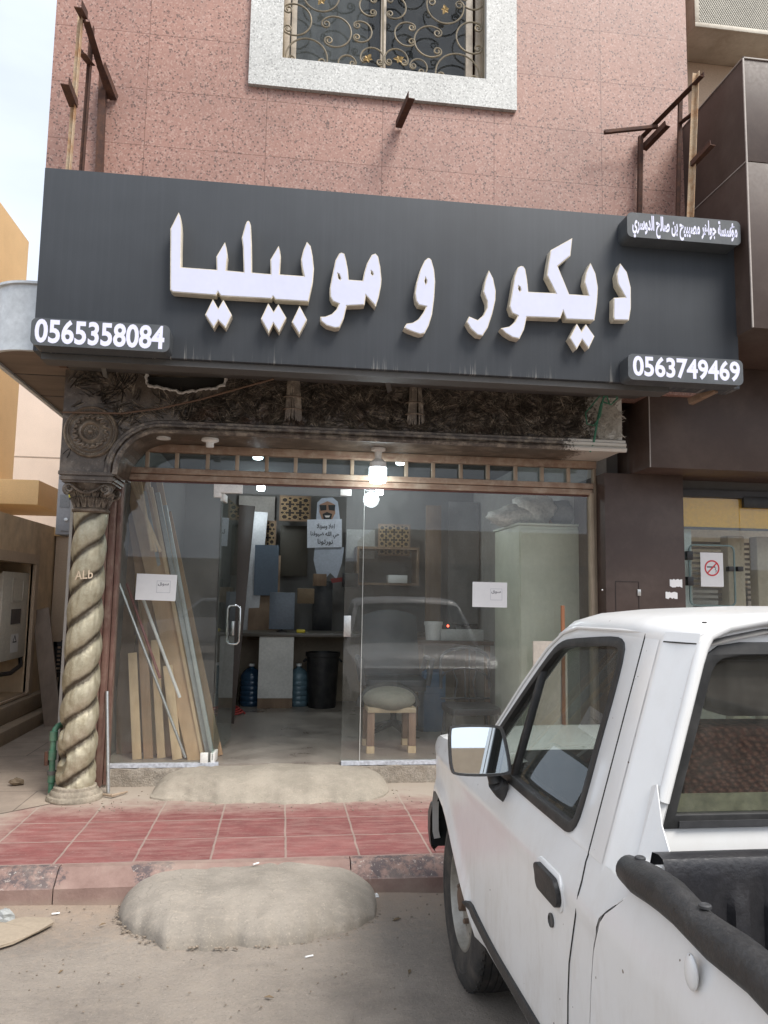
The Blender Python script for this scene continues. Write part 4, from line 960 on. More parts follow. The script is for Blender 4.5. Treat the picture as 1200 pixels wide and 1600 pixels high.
for k in range(-40, 60):
    for sgn in (1, -1):
        x0 = 3.32+.021*k; z0 = 6.37; x1 = x0+.42*sgn; a = [x0 if sgn > 0 else x0+.42, z0]; dx = .42*sgn; dz = .68
        t0, t1 = 0, 1
        for lo, hi, p0_, d_ in ((3.325, 4.21, a[0], dx),):
            ta, tb = (lo-p0_)/d_, (hi-p0_)/d_; t0 = max(t0, min(ta, tb)); t1 = min(t1, max(ta, tb))
        if t1-t0 > .02: mb.bar((a[0]+dx*t0, 5.584+.002*sgn, z0+dz*t0), (a[0]+dx*t1, 5.584+.002*sgn, z0+dz*t1), .0035, .003, FY)
mb.build('mesh_grille', mat('grille_wire', (.46, .44, .38), .5, .3), ac)
MB().box(3.32, 4.22, 5.62, 5.63, 6.36, 7.04).build('coil', mat('coil_fins', (.20, .19, .17), .6, .4, .2, 60, 90), ac)

# ------------------------------------------------------------------ left side: canopy, yard wall, far buildings
cz0, cz1 = P(10, 545, 5.0).z, P(10, 440, 5.0).z
cxl, cyf, rr_ = P(-35, 545, 5.0).x, 5.0, .28
cn = thing('canopy', 'galvanised canopy with rounded corner and brown boarded underside', 'canopy', (-1.9, 6, cz0))
out = [(-1.50, cyf), (-1.56, cyf)]+[(cxl+rr_-rr_*math.sin(R(a)), cyf+rr_-rr_*math.cos(R(a))) for a in range(0, 91, 9)]+[(cxl, 9.5)]
inn = [(x+(.012 if k > 2 else 0), y+.012 if k < 12 else y) for k, (x, y) in enumerate(out)]
mb = MB().prism(out+list(reversed(inn)), to3=lambda p, d: Vector((p[0], p[1], d)), d0=cz0, d1=cz1)
mb.build('fascia', M['galv'], cn, smooth=True)
mb = MB(); mb.sweep([Vector((x, y, cz1)) for x, y in out], [(-.012, -.006), (.02, -.006), (.02, .010), (-.012, .010)], Vector((0, 0, 1))).sweep([Vector((x, y, cz0)) for x, y in out], [(-.010, -.006), (.02, -.006), (.02, .012), (-.010, .012)], Vector((0, 0, 1)))
mb.build('edge_bead', M['galv'], cn)
to = lambda p, d: Vector((p[0], p[1], d))
MB().prism([(x+.004, y+.004) for x, y in out]+[(-1.56, 9.5)], to3=to, d0=cz0+.012, d1=cz0+.03).build('soffit', M['soffit_wood'], cn)
MB().prism([(x+.004, y+.004) for x, y in out]+[(-1.56, 9.5)], to3=to, d0=cz1-.03, d1=cz1-.012).build('top_sheet', M['galv'], cn)
mb = MB()
for k in range(1, 8): mb.box(cxl+.01, -1.56, 5.0+.62*k, 5.006+.62*k, cz0+.008, cz0+.0119)
mb.build('soffit_joint', M['dkmetal'], cn)

# orange house and cream house beyond the yard
OX = -3.9
qe = P(30, 600, 1.0); oy = OX/qe.x
zo_top = CAM_H + (P(43, 378, 1.0).z-CAM_H)*oy
oh = thing('orange_house', 'orange rendered house with flat parapet beyond the yard', 'building', (OX-2, oy-3, 0))
MB().box(OX-5, OX, oy-2.6, oy, 0, zo_top).build('wall', M['orange_wall'], oh)
b0 = P(60, 770, oy*.86); MB().box(OX-.3, b0.x, oy*.86, oy*.99, P(0, 787, oy*.86).z, P(0, 748, oy*.86).z).build('ledge', M['orange_wall'], oh, bevel=.01)
ch = thing('cream_house', 'tall cream rendered house behind the orange one', 'building', (-5, 16, 0))
cyh = 15.5
MB().box(-11, -1.0, cyh, cyh+6, 0, P(60, 580, cyh).z+1.5).build('wall', M['cream_wall'], ch)
zj = P(60, 715, cyh).z; MB().box(-11, -1.0, cyh-.006, cyh-.001, zj, zj+.02).build('render_joint', mat('joint_line', (.38, .32, .27), .9), ch)

# tan yard wall with the electricity meter niche
LX = -2.66
def PL(x, y, X=LX): return PX(x, y, X)
yw = thing('yard_wall', 'tan stone clad yard wall with a framed meter niche and stepped plinth', 'wall', (LX-.2, 8.5, KZ))
top = [PL(2, 803), PL(84, 833)]
na, nb_ = PL(-60, 1160), PL(58, 1120)
ny0, ny1, nz0, nz1 = 5.4, PL(52, 880).y, KZ+.32, PL(40, 880).z
topz0 = PL(2, 803).z
MB().prism([(4.5, KZ-.1), (11.0, KZ-.1), (11.0, topz0+.02), (4.5, topz0+.02)], [[(ny0, nz0), (ny1, nz0), (ny1, nz1), (ny0, nz1)]], to3=lambda p, d: Vector((d, p[0], p[1])), d0=LX, d1=LX-.35).build('wall_body', M['tan_stone'], yw)
fr = rrect(ny0-.02, ny1+.10, nz0-.02, nz1+.10, .005, 1)
MB().prism([(ny0-.10, nz0-.02), (ny1+.10, nz0-.02), (ny1+.10, nz1+.10), (ny0-.10, nz1+.10)], [[(ny0, nz0), (ny1, nz0), (ny1, nz1), (ny0, nz1)]], to3=lambda p, d: Vector((d, p[0], p[1])), d0=LX-.02, d1=LX+.035).build('niche_frame', M['beige_wall'], yw)
MB().box(LX-.36, LX-.34, ny0-.1, ny1+.1, nz0-.1, nz1+.1).build('niche_back', mat('niche_plaster', (.46, .43, .39), .9), yw)
MB().box(LX+.001, LX+.22, 4.6, 10.9, KZ-.05, KZ+.13).box(LX+.001, LX+.10, 4.6, 10.9, KZ+.13, KZ+.29).build('plinth', mat('tan_plinth', (.33, .25, .17), .9, dirt=((.22, .18, .14), .5, 3)), yw, bevel=.012)
m0, m1 = PX(4, 900, LX-.05), PX(47, 1025, LX-.05)
mbx = thing('meter_box', 'beige electricity meter box with dark window in the wall niche', 'meter box', (LX-.05, (m0.y+m1.y)/2, m1.z))
zt1, zb1 = PX(25, 897, LX-.03).z, PX(25, 1026, LX-.03).z; y0_, y1_ = PX(3, 960, LX-.03).y, PX(46, 960, LX-.03).y
MB().box(LX-.33, LX-.05, y0_, y1_, zb1, zt1).box(LX-.05, LX-.03, y0_-.02, y1_+.02, zb1-.02, zt1+.02).build('case', mat('meter_beige', (.66, .63, .55), .55, 0, .08, 3, 40), mbx, bevel=.01)
ym = (y0_+y1_)/2; hh = zt1-zb1
MB().box(LX-.029, LX-.024, ym-.16, ym+.12, zb1+hh*.40, zb1+hh*.58).build('window', mat('meter_window', (.05, .05, .055), .15), mbx)
MB().prism(rrect(ym-.18, ym+.16, zb1+hh*.66, zb1+hh*.95, .03), [off(rrect(ym-.18, ym+.16, zb1+hh*.66, zb1+hh*.95, .03), .02)], to3=lambda p, d: Vector((d, p[0], p[1])), d0=LX-.03, d1=LX-.022).build('cover_rib', mat('meter_beige_rib', (.56, .53, .46), .55), mbx)
MB().box(LX-.0295, LX-.0275, ym-.12, ym+.10, zb1+hh*.06, zb1+hh*.28).build('warning_label', M['paper'], mbx)
tz = zb1+hh*.2; MB().prism([(ym-.07, tz-.02), (ym+.05, tz-.02), (ym-.01, tz+hh*.07)], [off([(ym-.07, tz-.02), (ym+.05, tz-.02), (ym-.01, tz+hh*.07)], .012)], to3=lambda p, d: Vector((d, p[0], p[1])), d0=LX-.0272, d1=LX-.0265).build('warning_triangle', M['ink'], mbx)
MB().tube([(LX-.04, y0_-.3, zb1-.12), (LX-.02, ym-.1, zb1-.15), (LX-.02, ym+.2, zb1-.10), (LX-.06, ym+.3, zb1)], .022, 8).build('cable', M['black'], mbx, smooth=True)
# open white niche door edge, box rows, pillar behind
q0, q1 = PL(55, 880), PL(43, 1100)
MB().box(LX-.02, LX+.03, q0.y-.03, q0.y+.03, q1.z, q0.z).build('niche_door', mat('dirty_white_paint', (.62, .60, .56), .6), yw, bevel=.004)
py = 9.4
yp = thing('yard_pillar', 'tan boundary pillar with capped top behind the twisted column', 'pillar', (-2.2, py, KZ))
a, b_ = P(78, 1000, py), P(125, 1000, py); zc_ = P(95, 838, py).z
MB().box(a.x, b_.x+.4, py, py+.4, KZ, zc_).build('shaft', M['beige_wall'], yp)
MB().box(a.x-.03, b_.x+.43, py-.04, py+.44, zc_, zc_+.10).build('cap', M['orange_wall'], yp, bevel=.008)
mb = MB()
for k, zz in enumerate((895, 935)):
    q = P(68, zz, py-.1); mb.box(q.x-.04, q.x+.05, py-.14, py-.06, q.z-.10, q.z+.12)
tag(mb.build('junction_box', mat('beige_switch_box', (.46, .38, .28), .6), bevel=.008), 'pair of beige junction boxes on the yard wall end beside the meter niche', 'junction box')
a, b_ = P(86, 835, 8.6), P(112, 755, 8.6)
gb = thing('grey_meter_cabinet', 'grey metal meter cabinet with round lock behind the column', 'cabinet', ((a.x+b_.x)/2, 8.75, a.z))
gm = mat('grey_cabinet_enamel', (.34, .34, .35), .5, .1, .08, 3, 40)
MB().box(a.x, b_.x+.12, 8.6, 8.9, a.z, P(100, 700, 8.6).z).build('case', gm, gb, bevel=.006)
MB().box(a.x+.05, b_.x+.10, 8.585, 8.6, a.z+.04, P(100, 705, 8.6).z).build('door', gm, gb, bevel=.004)
q = P(103, 812, 8.58); MB().lathe([(.022, 0), (.020, .012), (.004, .014)], Matrix.Translation((q.x, 8.585, q.z)) @ Matrix.Rotation(R(90), 4, 'X'), 14).build('lock', M['alu'], gb, smooth=True)
q = P(101, 783, 8.58); MB().box(q.x-.05, q.x+.05, 8.58, 8.586, q.z-.07, q.z+.07).build('window', mat('cabinet_window', (.22, .22, .22), .3), gb)
q = P(107, 777, 8.57); MB().box(q.x-.0, q.x+.07, 8.575, 8.579, q.z-.0, q.z+.09).build('label', mat('yellow_label', (.75, .65, .05), .6), gb)
MB().box(-1.95, -1.545, 8.5, 9.0, P(100, 842, 8.6).z-.05, a.z-.005).build('meter_plinth', M['plaster']); tag(bpy.data.objects['meter_plinth'], 'stained grey concrete plinth under the grey meter cabinet', 'plinth')
# leaning board and crate
A, Bq = P(62, 950, 8.3), P(82, 1128, 8.0)
bt = PZ(83, 1135, KZ); tp = P(64, 952, bt.y+.35)
tag(MB().bar(bt+Vector((0, 0, .0)), tp, .17, .03, (0, -1, .1)).build('leaning_board', wood('grey_brown_board', (.20, .15, .115), (.27, .21, .165), 'Z', .75, 10), bevel=.003), 'grey brown board leaning upright against the yard pillar', 'board')
c0, c1 = P(80, 1058, 8.9), P(108, 1003, 8.9)
mb = MB(); mb.box(c0.x, c1.x+.25, 8.9, 8.93, c0.z, c0.z+.05).box(c0.x, c1.x+.25, 8.9, 8.93, c1.z-.05, c1.z)
for k in range(7): z = c0.z+.06+.045*k; mb.box(c0.x+.01, c1.x+.25, 8.905, 8.925, z, z+.022)
mb.box(c0.x, c0.x+.04, 8.9, 8.93, c0.z, c1.z).box(c0.x, c0.x+.04, 9.2, 9.23, c0.z, c1.z).box(c0.x, c1.x+.25, 8.95, 9.25, c0.z+.02, c0.z+.05)
cr = thing('plastic_chair', 'black slatted plastic chair back behind the leaning board', 'chair', (c0.x+.2, 9, KZ)); mb.build('backrest', M['black'], cr)
mb = MB()
for x in (c0.x+.02, c1.x+.2):
    for y in (8.93, 9.2): mb.box(x-.02, x+.02, y-.02, y+.02, KZ, c0.z+.02)
mb.build('leg', M['black'], cr)
q = PZ(62, 1090, KZ+.1); tag(MB().sphere((q.x, 8.6, KZ+.17), (.10, .10, .15), 14, 10).build('yellow_can', mat('dull_yellow', (.45, .30, .05), .6), smooth=True), 'small dull yellow container on the ground by the yard wall', 'container')

# green water pipe at the column foot
gp = thing('water_pipe', 'green plastic water pipe with grey valve beside the column base', 'pipe', (-1.52, 5.62, KZ))
gm = mat('green_pipe', (.05, .16, .10), .5, 0, .2, 5, 60, .1, .1, dirt=((.22, .22, .17), .45, 9))
YP = 5.66
pp = [P(79, 1246, YP), P(81, 1215, YP), P(82, 1180, YP), P(84, 1150, YP), P(86, 1140, YP+.02), P(91, 1134, YP+.05), P(100, 1131, YP+.12)]
pp[0].z = KZ
MB().tube(pp, .020, 12).build('pipe_run', gm, gp, smooth=True)
for a_ in (pp[1], pp[2], pp[3]): MB().tube([a_-Vector((0, 0, .03)), a_+Vector((0, 0, .03))], .027, 12).build('coupling', gm, gp, smooth=True)
q = P(81, 1207, YP); MB().tube([q-Vector((0, 0, .012)), q+Vector((0, 0, .012))], .032, 14).tube([q+Vector((-.03, 0, -.01)), q+Vector((.03, 0, -.01))], .009, 8).build('clamp', M['greysteel'], gp, smooth=True)
q = P(73, 1185, YP); MB().tube([q+Vector((0, 0, -.045)), q+Vector((0, 0, .045))], .016, 10).tube([q, P(82, 1185, YP)], .009, 8).build('valve', M['rust'], gp, smooth=True)
# steel rod and sticks
a, b_ = PZ(169, 1241, KZ), P(167, 1080, 5.80)
tag(MB().tube([a, b_], .013, 10).build('steel_rod', M['alu'], smooth=True), 'bare steel tube standing upright at the left end of the step', 'tube')
tag(MB().tube([PZ(150, 1240, KZ+.012), PZ(175, 1243, KZ+.02), PZ(199, 1237, KZ+.015)], [.008, .012, .006], 6).build('twig', M['muntin']), 'short dry stick on the pavement by the steel tube', 'stick')
# cables
pts = [P(97, 644, B-.03), P(140, 644.5, B-.05), P(190, 646, B-.045), P(250, 638, B-.05), P(310, 625, B-.06), P(370, 608, B-.10), P(428, 592, B-.2)]
tag(MB().tube(pts, .007, 7).build('cable', mat('brown_cable', (.13, .075, .045), .6), smooth=True), 'loose brown cable slung across the carved beam', 'cable')
pts = [P(922, 706, B-.02), P(928, 690, B-.03), P(933, 660, B-.04), P(938, 635, B-.05), P(943, 622, B-.08), P(948, 612, B-.15)]
mb = MB().tube(pts, .008, 7)
mb.tube([P(940, 615, B-.1)+Vector((0, 0, 0)), P(915, 645, B-.06), P(917, 662, B-.05), P(928, 665, B-.04), P(938, 650, B-.06), P(942, 625, B-.1)], .005, 6)
mb.tube([P(942, 628, B-.08), P(955, 632, B-.08), P(965, 622, B-.1), P(958, 612, B-.14), P(948, 618, B-.12), P(952, 630, B-.07)], .006, 6)
tag(mb.build('cable', mat('green_cable', (.03, .15, .085), .5), smooth=True), 'tangled green cable hanging at the right end of the carved beam', 'cable')

# lamps
bulbm = mat('lit_bulb', (.9, .9, .9), .4, emit=((.80, .95, 1.0), 9.))
def lamp(name, c, label, group, size=1., power=14, soc=.05):
    t = thing(name, label, 'lamp', c, group); T = Matrix.Translation(c)
    MB().lathe([(.055*size, 0), (.055*size, -.018*size), (.028*size, -.026*size), (.026*size, -.08*size)], T, 20).build('socket', M['white'], t, smooth=True)
    MB().lathe([(.028*size, -.08*size), (.062*size, -.11*size), (.066*size, -.15*size)], T, 24).build('bulb_base', M['white'], t, smooth=True)
    MB().lathe([(.066*size, -.15*size), (.066*size, -.235*size), (.058*size, -.262*size), (.02*size, -.272*size), (.001, -.272*size)], T, 24).build('bulb', bulbm, t, smooth=True)
    l = bpy.data.lights.new('bulb_light', 'POINT'); l.energy = power; l.color = (.85, .95, 1); l.shadow_soft_size = .07
    o = bpy.data.objects.new('bulb_light', l); COL.objects.link(o); o.parent = t; o.location = (0, 0, -.34*size)
    return t
q = P(591, 707, 5.72); lamp('bulb_lamp', Vector((q.x, 5.72, 2.66)), 'large lit bulb hanging under the carved beam outside the glass', None, 1., 2)
for (px, py, Y), lab in zip(((403, 716, 7.0), (626, 727, 7.0), (408, 757, 9.2), (593, 763, 9.2)), ('lit ceiling bulb inside the shop, seen through the transom above the door', 'lit ceiling bulb inside the shop, seen through the transom right of the hanging bulb', 'lit ceiling bulb deep in the shop, seen just under the transom above the door', 'lit ceiling bulb deep in the shop, seen just under the hanging outside bulb')):
    q = P(px, py, Y); lamp('bulb_lamp', Vector((q.x, Y, 2.955)), lab, 'ceiling bulbs in the shop', .72, 4.5)
q = P(328, 697, 5.62)
tag(MB().lathe([(.062, 0), (.062, -.016), (.05, -.022), (.03, -.026), (.028, -.062), (.02, -.064)], Matrix.Translation((q.x, 5.62, 2.66)), 22).build('empty_socket', M['white'], smooth=True), 'empty white lamp socket under the carved beam left of the door', 'lamp socket')
# papers on the glass (their printed codes are left out)
def notice(px0, px1, lab, tilt):
    a, b_ = P(*px0, G-.004), P(*px1, G-.004); t = thing('paper_notice', lab, 'notice', ((a.x+b_.x)/2, G-.004, b_.z), 'paper notices on the glass')
    MB().prism([(a.x, b_.z), (b_.x, b_.z-tilt), (b_.x+tilt, a.z-tilt), (a.x+tilt, a.z)], d0=G-.006, d1=G-.0045).build('sheet', M['paper'], t)
    w_, h_ = b_.x-a.x, a.z-b_.z
    text_mb(shape('سوق'), a.x+.55*w_, a.x+.82*w_, b_.z+.53*h_, b_.z+.68*h_, G-.0062, .0004, .015).build('lettering', mat('grey_ink', (.10, .10, .11), .7), t)
    mb = MB(); rnd = random.Random(4)
    fr_ = [(a.x+.52*w_, b_.z+.28*h_), (a.x+.86*w_, b_.z+.28*h_), (a.x+.86*w_, b_.z+.74*h_), (a.x+.52*w_, b_.z+.74*h_)]
    MB().prism(fr_, [off(fr_, .003)], d0=G-.0066, d1=G-.0062).build('printed_frame', mat('pale_ink', (.45, .46, .48), .7), t)
notice((213, 896), (274, 938), 'white paper notice taped inside the left pane over the leaning boards', .006)
notice((738, 909), (792, 949), 'white paper notice taped on the wide pane near the green cabinet', .002)
# ------------------------------------------------------------------ inside the shop
wd1 = wood('beige_board', (.50, .32, .18), (.62, .43, .26), 'Z', .7, 10, dirt=((.50, .41, .30), .3, 5))
wd2 = wood('pale_pine', (.60, .43, .25), (.70, .53, .34), 'Z', .7, 14)
wd4 = wood('mid_brown_board', (.30, .19, .105), (.40, .26, .155), 'Z', .7, 12)
wd3 = wood('brown_board', (.17, .105, .065), (.24, .16, .10), 'Z', .7, 12)
greyal = mat('dusty_aluminium_profile', (.40, .42, .40), .5, .4, .12, 6, 60)
def lean(name, bp, tp, Yb, Yt, w_, th, m, label, group, n=1, cat='board'):
    a = P(*bp, Yb); a.z = max(a.z, FZ+.001); b_ = P(*tp, Yt)
    mb = MB()
    if n == 0: mb.tube([a, b_], w_/2, 8)
    else:
        for k in range(n): d = Vector((k*w_*1.05, 0, 0)); mb.bar(a+d, b_+d, w_, th, (0, -1, 0))
    o = mb.build(name, m, bevel=.002 if n else 0, smooth=(n == 0)); return tag(o, label, cat, group)
g = 'boards and profiles leaning inside the left pane'
lean('timber_board', (312, 1190), (212, 752), 6.10, 6.55, .17, .022, wd1, 'widest beige board, running the full height behind the left paper notice', g)
lean('timber_board', (262, 1190), (200, 740), 6.22, 6.60, .10, .022, wd4, 'narrow brown board leaning just left of the widest one', g)
lean('timber_board', (214, 1190), (207, 1020), 6.14, 6.20, .065, .02, wd2, 'short upright pine board, leftmost in the bottom row of the left pane', g)
lean('timber_board', (232, 1190), (222, 968), 6.16, 6.24, .070, .02, wd4, 'short upright brown board, second from left in the bottom row', g)
lean('timber_board', (252, 1190), (242, 1000), 6.18, 6.25, .060, .02, wd2, 'short upright pine board, third from left in the bottom row', g)
lean('timber_board', (277, 1190), (262, 1040), 6.12, 6.20, .07, .02, wd2, 'short pine board with a slight lean, rightmost in the bottom row', g)
lean('timber_board', (196, 1188), (196, 770), 6.35, 6.62, .14, .02, wd3, 'dark brown board standing upright at the left edge of the pane', g)
lean('timber_board', (225, 1186), (222, 830), 6.42, 6.66, .13, .02, wd3, 'brown board standing upright behind the leaning rods', g)
lean('timber_board', (290, 1190), (228, 745), 6.20, 6.58, .055, .02, wd2, 'thin pale pine board rising beside the widest board, behind the left notice', g)
lean('timber_board', (328, 1190), (248, 748), 6.16, 6.56, .050, .02, wd1, 'thin beige board leaning next to the grey profiles', g)
lean('timber_board', (300, 1190), (240, 742), 6.26, 6.62, .06, .02, wd3, 'thin brown board in the fan behind the pale pine one', g)
lean('timber_board', (240, 1190), (212, 745), 6.30, 6.64, .09, .02, wd2, 'tall pine board at the back of the fan near the left jamb', g)
lean('timber_board', (276, 1190), (190, 758), 6.34, 6.66, .12, .02, wd1, 'tall beige board at the very back of the fan by the left jamb', g)
lean('timber_board', (342, 1190), (262, 800), 6.24, 6.56, .06, .02, wd4, 'thin brown board behind the longest grey profile, nearest the door', g)
lean('metal_profile', (334, 1192), (258, 790), 6.02, 6.40, .030, .03, greyal, 'grey aluminium profile nearest the door, longest of the leaning profiles', g, cat='profile')
lean('metal_profile', (327, 1191), (246, 770), 6.06, 6.45, .035, .03, greyal, 'grey aluminium profile tucked just behind the longest one', g, cat='profile')
lean('wooden_batten', (318, 1188), (236, 762), 6.09, 6.48, .028, .03, wd2, 'pale wooden batten leaning between the grey profiles', g, cat='batten')
lean('metal_profile', (308, 1180), (226, 768), 6.14, 6.52, .030, .03, greyal, 'grey aluminium profile leaning against the widest board', g, cat='profile')
for k, (bx, tx) in enumerate(((243, 205), (236, 212), (230, 219))):
    lean('wooden_batten', (bx+8, 862), (tx, 752), 6.30-.02*k, 6.42, .022, .02, wd2, ('first', 'middle', 'last')[k]+' of three short pale battens at the top of the left pane', g, cat='batten')
lean('metal_rod', (290, 1184), (186, 912), 6.00, 6.05, .022, .02, M['alu'], 'grey metal tube crossing low over the boards from the left jamb', g, 0, 'rod')
lean('metal_rod', (250, 1060), (198, 912), 6.05, 6.10, .022, .02, mat('dull_red_rod', (.22, .06, .05), .5), 'dull red rod crossing the boards on the left', g, 0, 'rod')
lean('metal_rod', (281, 1090), (222, 932), 6.03, 6.08, .024, .02, M['white'], 'white rod crossing the boards below the left notice', g, 0, 'rod')
q0, q1 = P(192, 842, 6.1), P(199, 920, 6.1)
tag(MB().box(-1.265, -1.24, 6.05, 6.12, P(190, 894, 6.1).z, P(190, 872, 6.1).z).build('yellow_tag', mat('yellow_tag', (.70, .62, .05), .6), bevel=.002), 'small yellow tag on the left jamb behind the glass', 'tag')
q = P(202, 1008, 6.5); tag(MB().box(q.x-.04, q.x+.04, 6.5, 6.52, q.z-.08, q.z+.08).build('yellow_card', mat('yellow_card', (.72, .62, .08), .7)), 'yellow card standing among the boards left of the rods', 'card')
# dark boards behind the door leaf
g2 = 'boards stored behind the door'
lean('timber_board', (352, 1130), (386, 790), 7.6, 7.75, .16, .03, mat('dark_walnut_board', (.045, .03, .022), .5), 'very dark walnut board standing behind the open door', g2)
lean('timber_board', (384, 990), (402, 800), 9.36, 9.6, .26, .03, mat('white_laminate_board', (.46, .46, .47), .5), 'white laminate board leaning at the back behind the open door', g2)
lean('timber_board', (410, 1000), (416, 868), 9.3, 9.6, .36, .03, wd3, 'brown veneer board against the back wall left of the poster', g2)
q0, q1 = P(396, 930, 9.4), P(436, 852, 9.4); tag(MB().box(q0.x, q1.x, 9.40, 9.42, q0.z, q1.z).build('sample_board', mat('dusty_blue_panel', (.09, .12, .16), .5)), 'blue and white sample panel on the back wall', 'panel')
# carved screens on the wall
def lattice(x0, x1, y0, y1, Y, label):
    a, b_ = P(x0, y1, Y), P(x1, y0, Y); t = thing('lattice_panel', label, 'panel', ((a.x+b_.x)/2, Y, a.z), 'carved lattice samples on the back wall')
    MB().prism([(a.x, a.z), (b_.x, a.z), (b_.x, b_.z), (a.x, b_.z)], [[(a.x+.02, a.z+.02), (b_.x-.02, a.z+.02), (b_.x-.02, b_.z-.02), (a.x+.02, b_.z-.02)]], d0=Y-.02, d1=Y).build('frame', wd3, t)
    mb = MB(); w_ = b_.x-a.x; h_ = b_.z-a.z; st = .115
    nx = max(2, round(w_/st)); nz_ = max(2, round(h_/st)); sx, sz = w_/nx, h_/nz_
    for i in range(nx):
        for j in range(nz_):
            c = Vector((a.x+sx*(i+.5), Y-.010, a.z+sz*(j+.5)))
            for k in range(8):
                an = math.pi*k/4; d = Vector((math.cos(an)*sx*.5, 0, math.sin(an)*sz*.5)); e = Vector((math.cos(an+math.pi*.25)*sx*.26, 0, math.sin(an+math.pi*.25)*sz*.26))
                mb.bar(c+d, c+e, .010, .012, (0, -1, 0)); e2 = Vector((math.cos(an-math.pi*.25)*sx*.26, 0, math.sin(an-math.pi*.25)*sz*.26)); mb.bar(c+d+Vector((0, .001, 0)), c+e2+Vector((0, .001, 0)), .010, .012, (0, -1, 0))
    mb.build('lattice', mat('gold_lattice', (.30, .20, .10), .5), t)
    MB().box(a.x+.01, b_.x-.01, Y+.001, Y+.01, a.z+.01, b_.z-.01).build('backing', mat('lattice_backing', (.035, .025, .02), .8), t)
lattice(436, 486, 776, 814, 9.7, 'carved star lattice panel high on the back wall beside the poster')
lattice(392, 432, 814, 866, 9.75, 'carved lattice panel lower on the back wall, left of the door handle height')
lattice(590, 641, 820, 868, 9.7, 'reddish lattice panel on the back wall behind the wide pane')
# shelving and boards on the back wall
def slab(name, x0, y0, x1, y1, Y, th, m, label, cat, group=None, bev=.003):
    a, b_ = P(x0, y1, Y), P(x1, y0, Y); return tag(MB().box(a.x, b_.x, Y, Y+th, a.z, b_.z).build(name, m, bevel=bev), label, cat, group)
slab('wall_board', 436, 822, 482, 900, 9.85, .02, mat('dark_olive_board', (.06, .05, .035), .6), 'dark olive sample board on the back wall under the star lattice', 'board')
slab('wall_board', 372, 776, 430, 818, 9.9, .02, mat('grey_beige_board', (.33, .30, .27), .7), 'grey beige board high on the back wall behind the open door', 'board')
slab('wall_board', 541, 828, 586, 872, 9.9, .02, mat('pale_grey_board', (.36, .36, .34), .6), 'pale grey square board on the back wall behind the narrow pane', 'board')
slab('wall_board', 700, 785, 748, 985, 9.6, .03, mat('dim_grey_board', (.22, .215, .21), .6), 'tall grey board standing at the back behind the wide pane', 'board')
slab('wall_board', 664, 790, 690, 990, 9.5, .03, wd3, 'narrow brown board standing at the back behind the wide pane', 'board')
sh = thing('wall_shelf', 'dark wall shelf with boxes and white papers behind the wide pane', 'shelf', (.9, 9.7, 1.8))
a, b_ = P(560, 910, 9.6), P(650, 905, 9.6)
MB().box(a.x, b_.x, 9.55, 9.95, a.z-.03, a.z).box(a.x, b_.x, 9.55, 9.95, a.z+.42, a.z+.45).box(a.x-.03, a.x, 9.55, 9.95, a.z-.03, a.z+.45).box(b_.x, b_.x+.03, 9.55, 9.95, a.z-.03, a.z+.45).build('carcass', wd3, sh)
tag(MB().box(a.x+.38, a.x+.62, 9.6, 9.8, a.z+.001, a.z+.10).build('paper_stack', M['paper'], bevel=.004), 'stack of white paper on the wall shelf', 'paper stack')
for k, (px, py, s_, mm, lab) in enumerate(((500, 905, .16, wd3, 'brown carton under the poster'), (478, 930, .20, mat('dull_tan_carton', (.20, .14, .085), .8), 'tan carton on the counter left of the poster'), (548, 905, .18, M['black'], 'black box on the back shelf right of the poster'))):
    q = P(px, py, 9.3); tag(MB().box(q.x-s_/2, q.x+s_/2, 9.3, 9.3+s_, q.z-s_*.5, q.z+s_*.4).build('carton', mm, bevel=.006), lab, 'carton')
# counter with white front panel
cz = P(450, 989, 8.75).z
ct = thing('counter', 'long dark topped counter with one white front panel at the back of the shop', 'counter', (.3, 9, FZ))
x0 = P(362, 990, 8.75).x; x1 = P(735, 1000, 8.75).x
MB().box(x0, x1, 8.70, 9.35, cz-.04, cz).build('top', mat('dark_counter_top', (.10, .085, .07), .35), ct, bevel=.004)
a, b_ = P(404, 1040, 8.72), P(458, 1040, 8.72)
MB().box(a.x, b_.x, 8.72, 8.75, FZ+.11, cz-.041).build('front_panel', mat('white_front_panel', (.55, .53, .49), .5), ct)
MB().box(a.x, b_.x, 8.73, 8.76, FZ, FZ+.109).build('kick_board', wd3, ct)
MB().box(x0, x1, 9.30, 9.33, FZ, cz-.041).build('back_panel', mat('beige_back_panel', (.30, .24, .17), .6), ct)
for x in (x0+.02, x1-.06): MB().box(x, x+.04, 8.75, 9.30, FZ, cz-.041).build('end_panel', wd3, ct)
slab('monitor_panel', 420, 926, 461, 983, 8.95, .03, mat('blue_grey_screen', (.14, .165, .20), .35), 'blue grey computer screen standing on the counter', 'screen')
tag(MB().lathe([(.06, 0), (.06, .01), (.012, .02), (.012, .10)], Matrix.Translation((P(440, 985, 8.97).x, 8.97, cz)), 14).build('screen_stand', M['black'], smooth=True), 'small black stand in front of the screen on the counter', 'stand')
q = P(470, 985, 8.8); tag(MB().box(q.x-.05, q.x+.05, 8.78, 8.86, cz+.001, cz+.035).build('tape_measure', mat('yellow_plastic', (.65, .50, .03), .4), bevel=.01), 'yellow tape measure on the counter edge', 'tape measure')
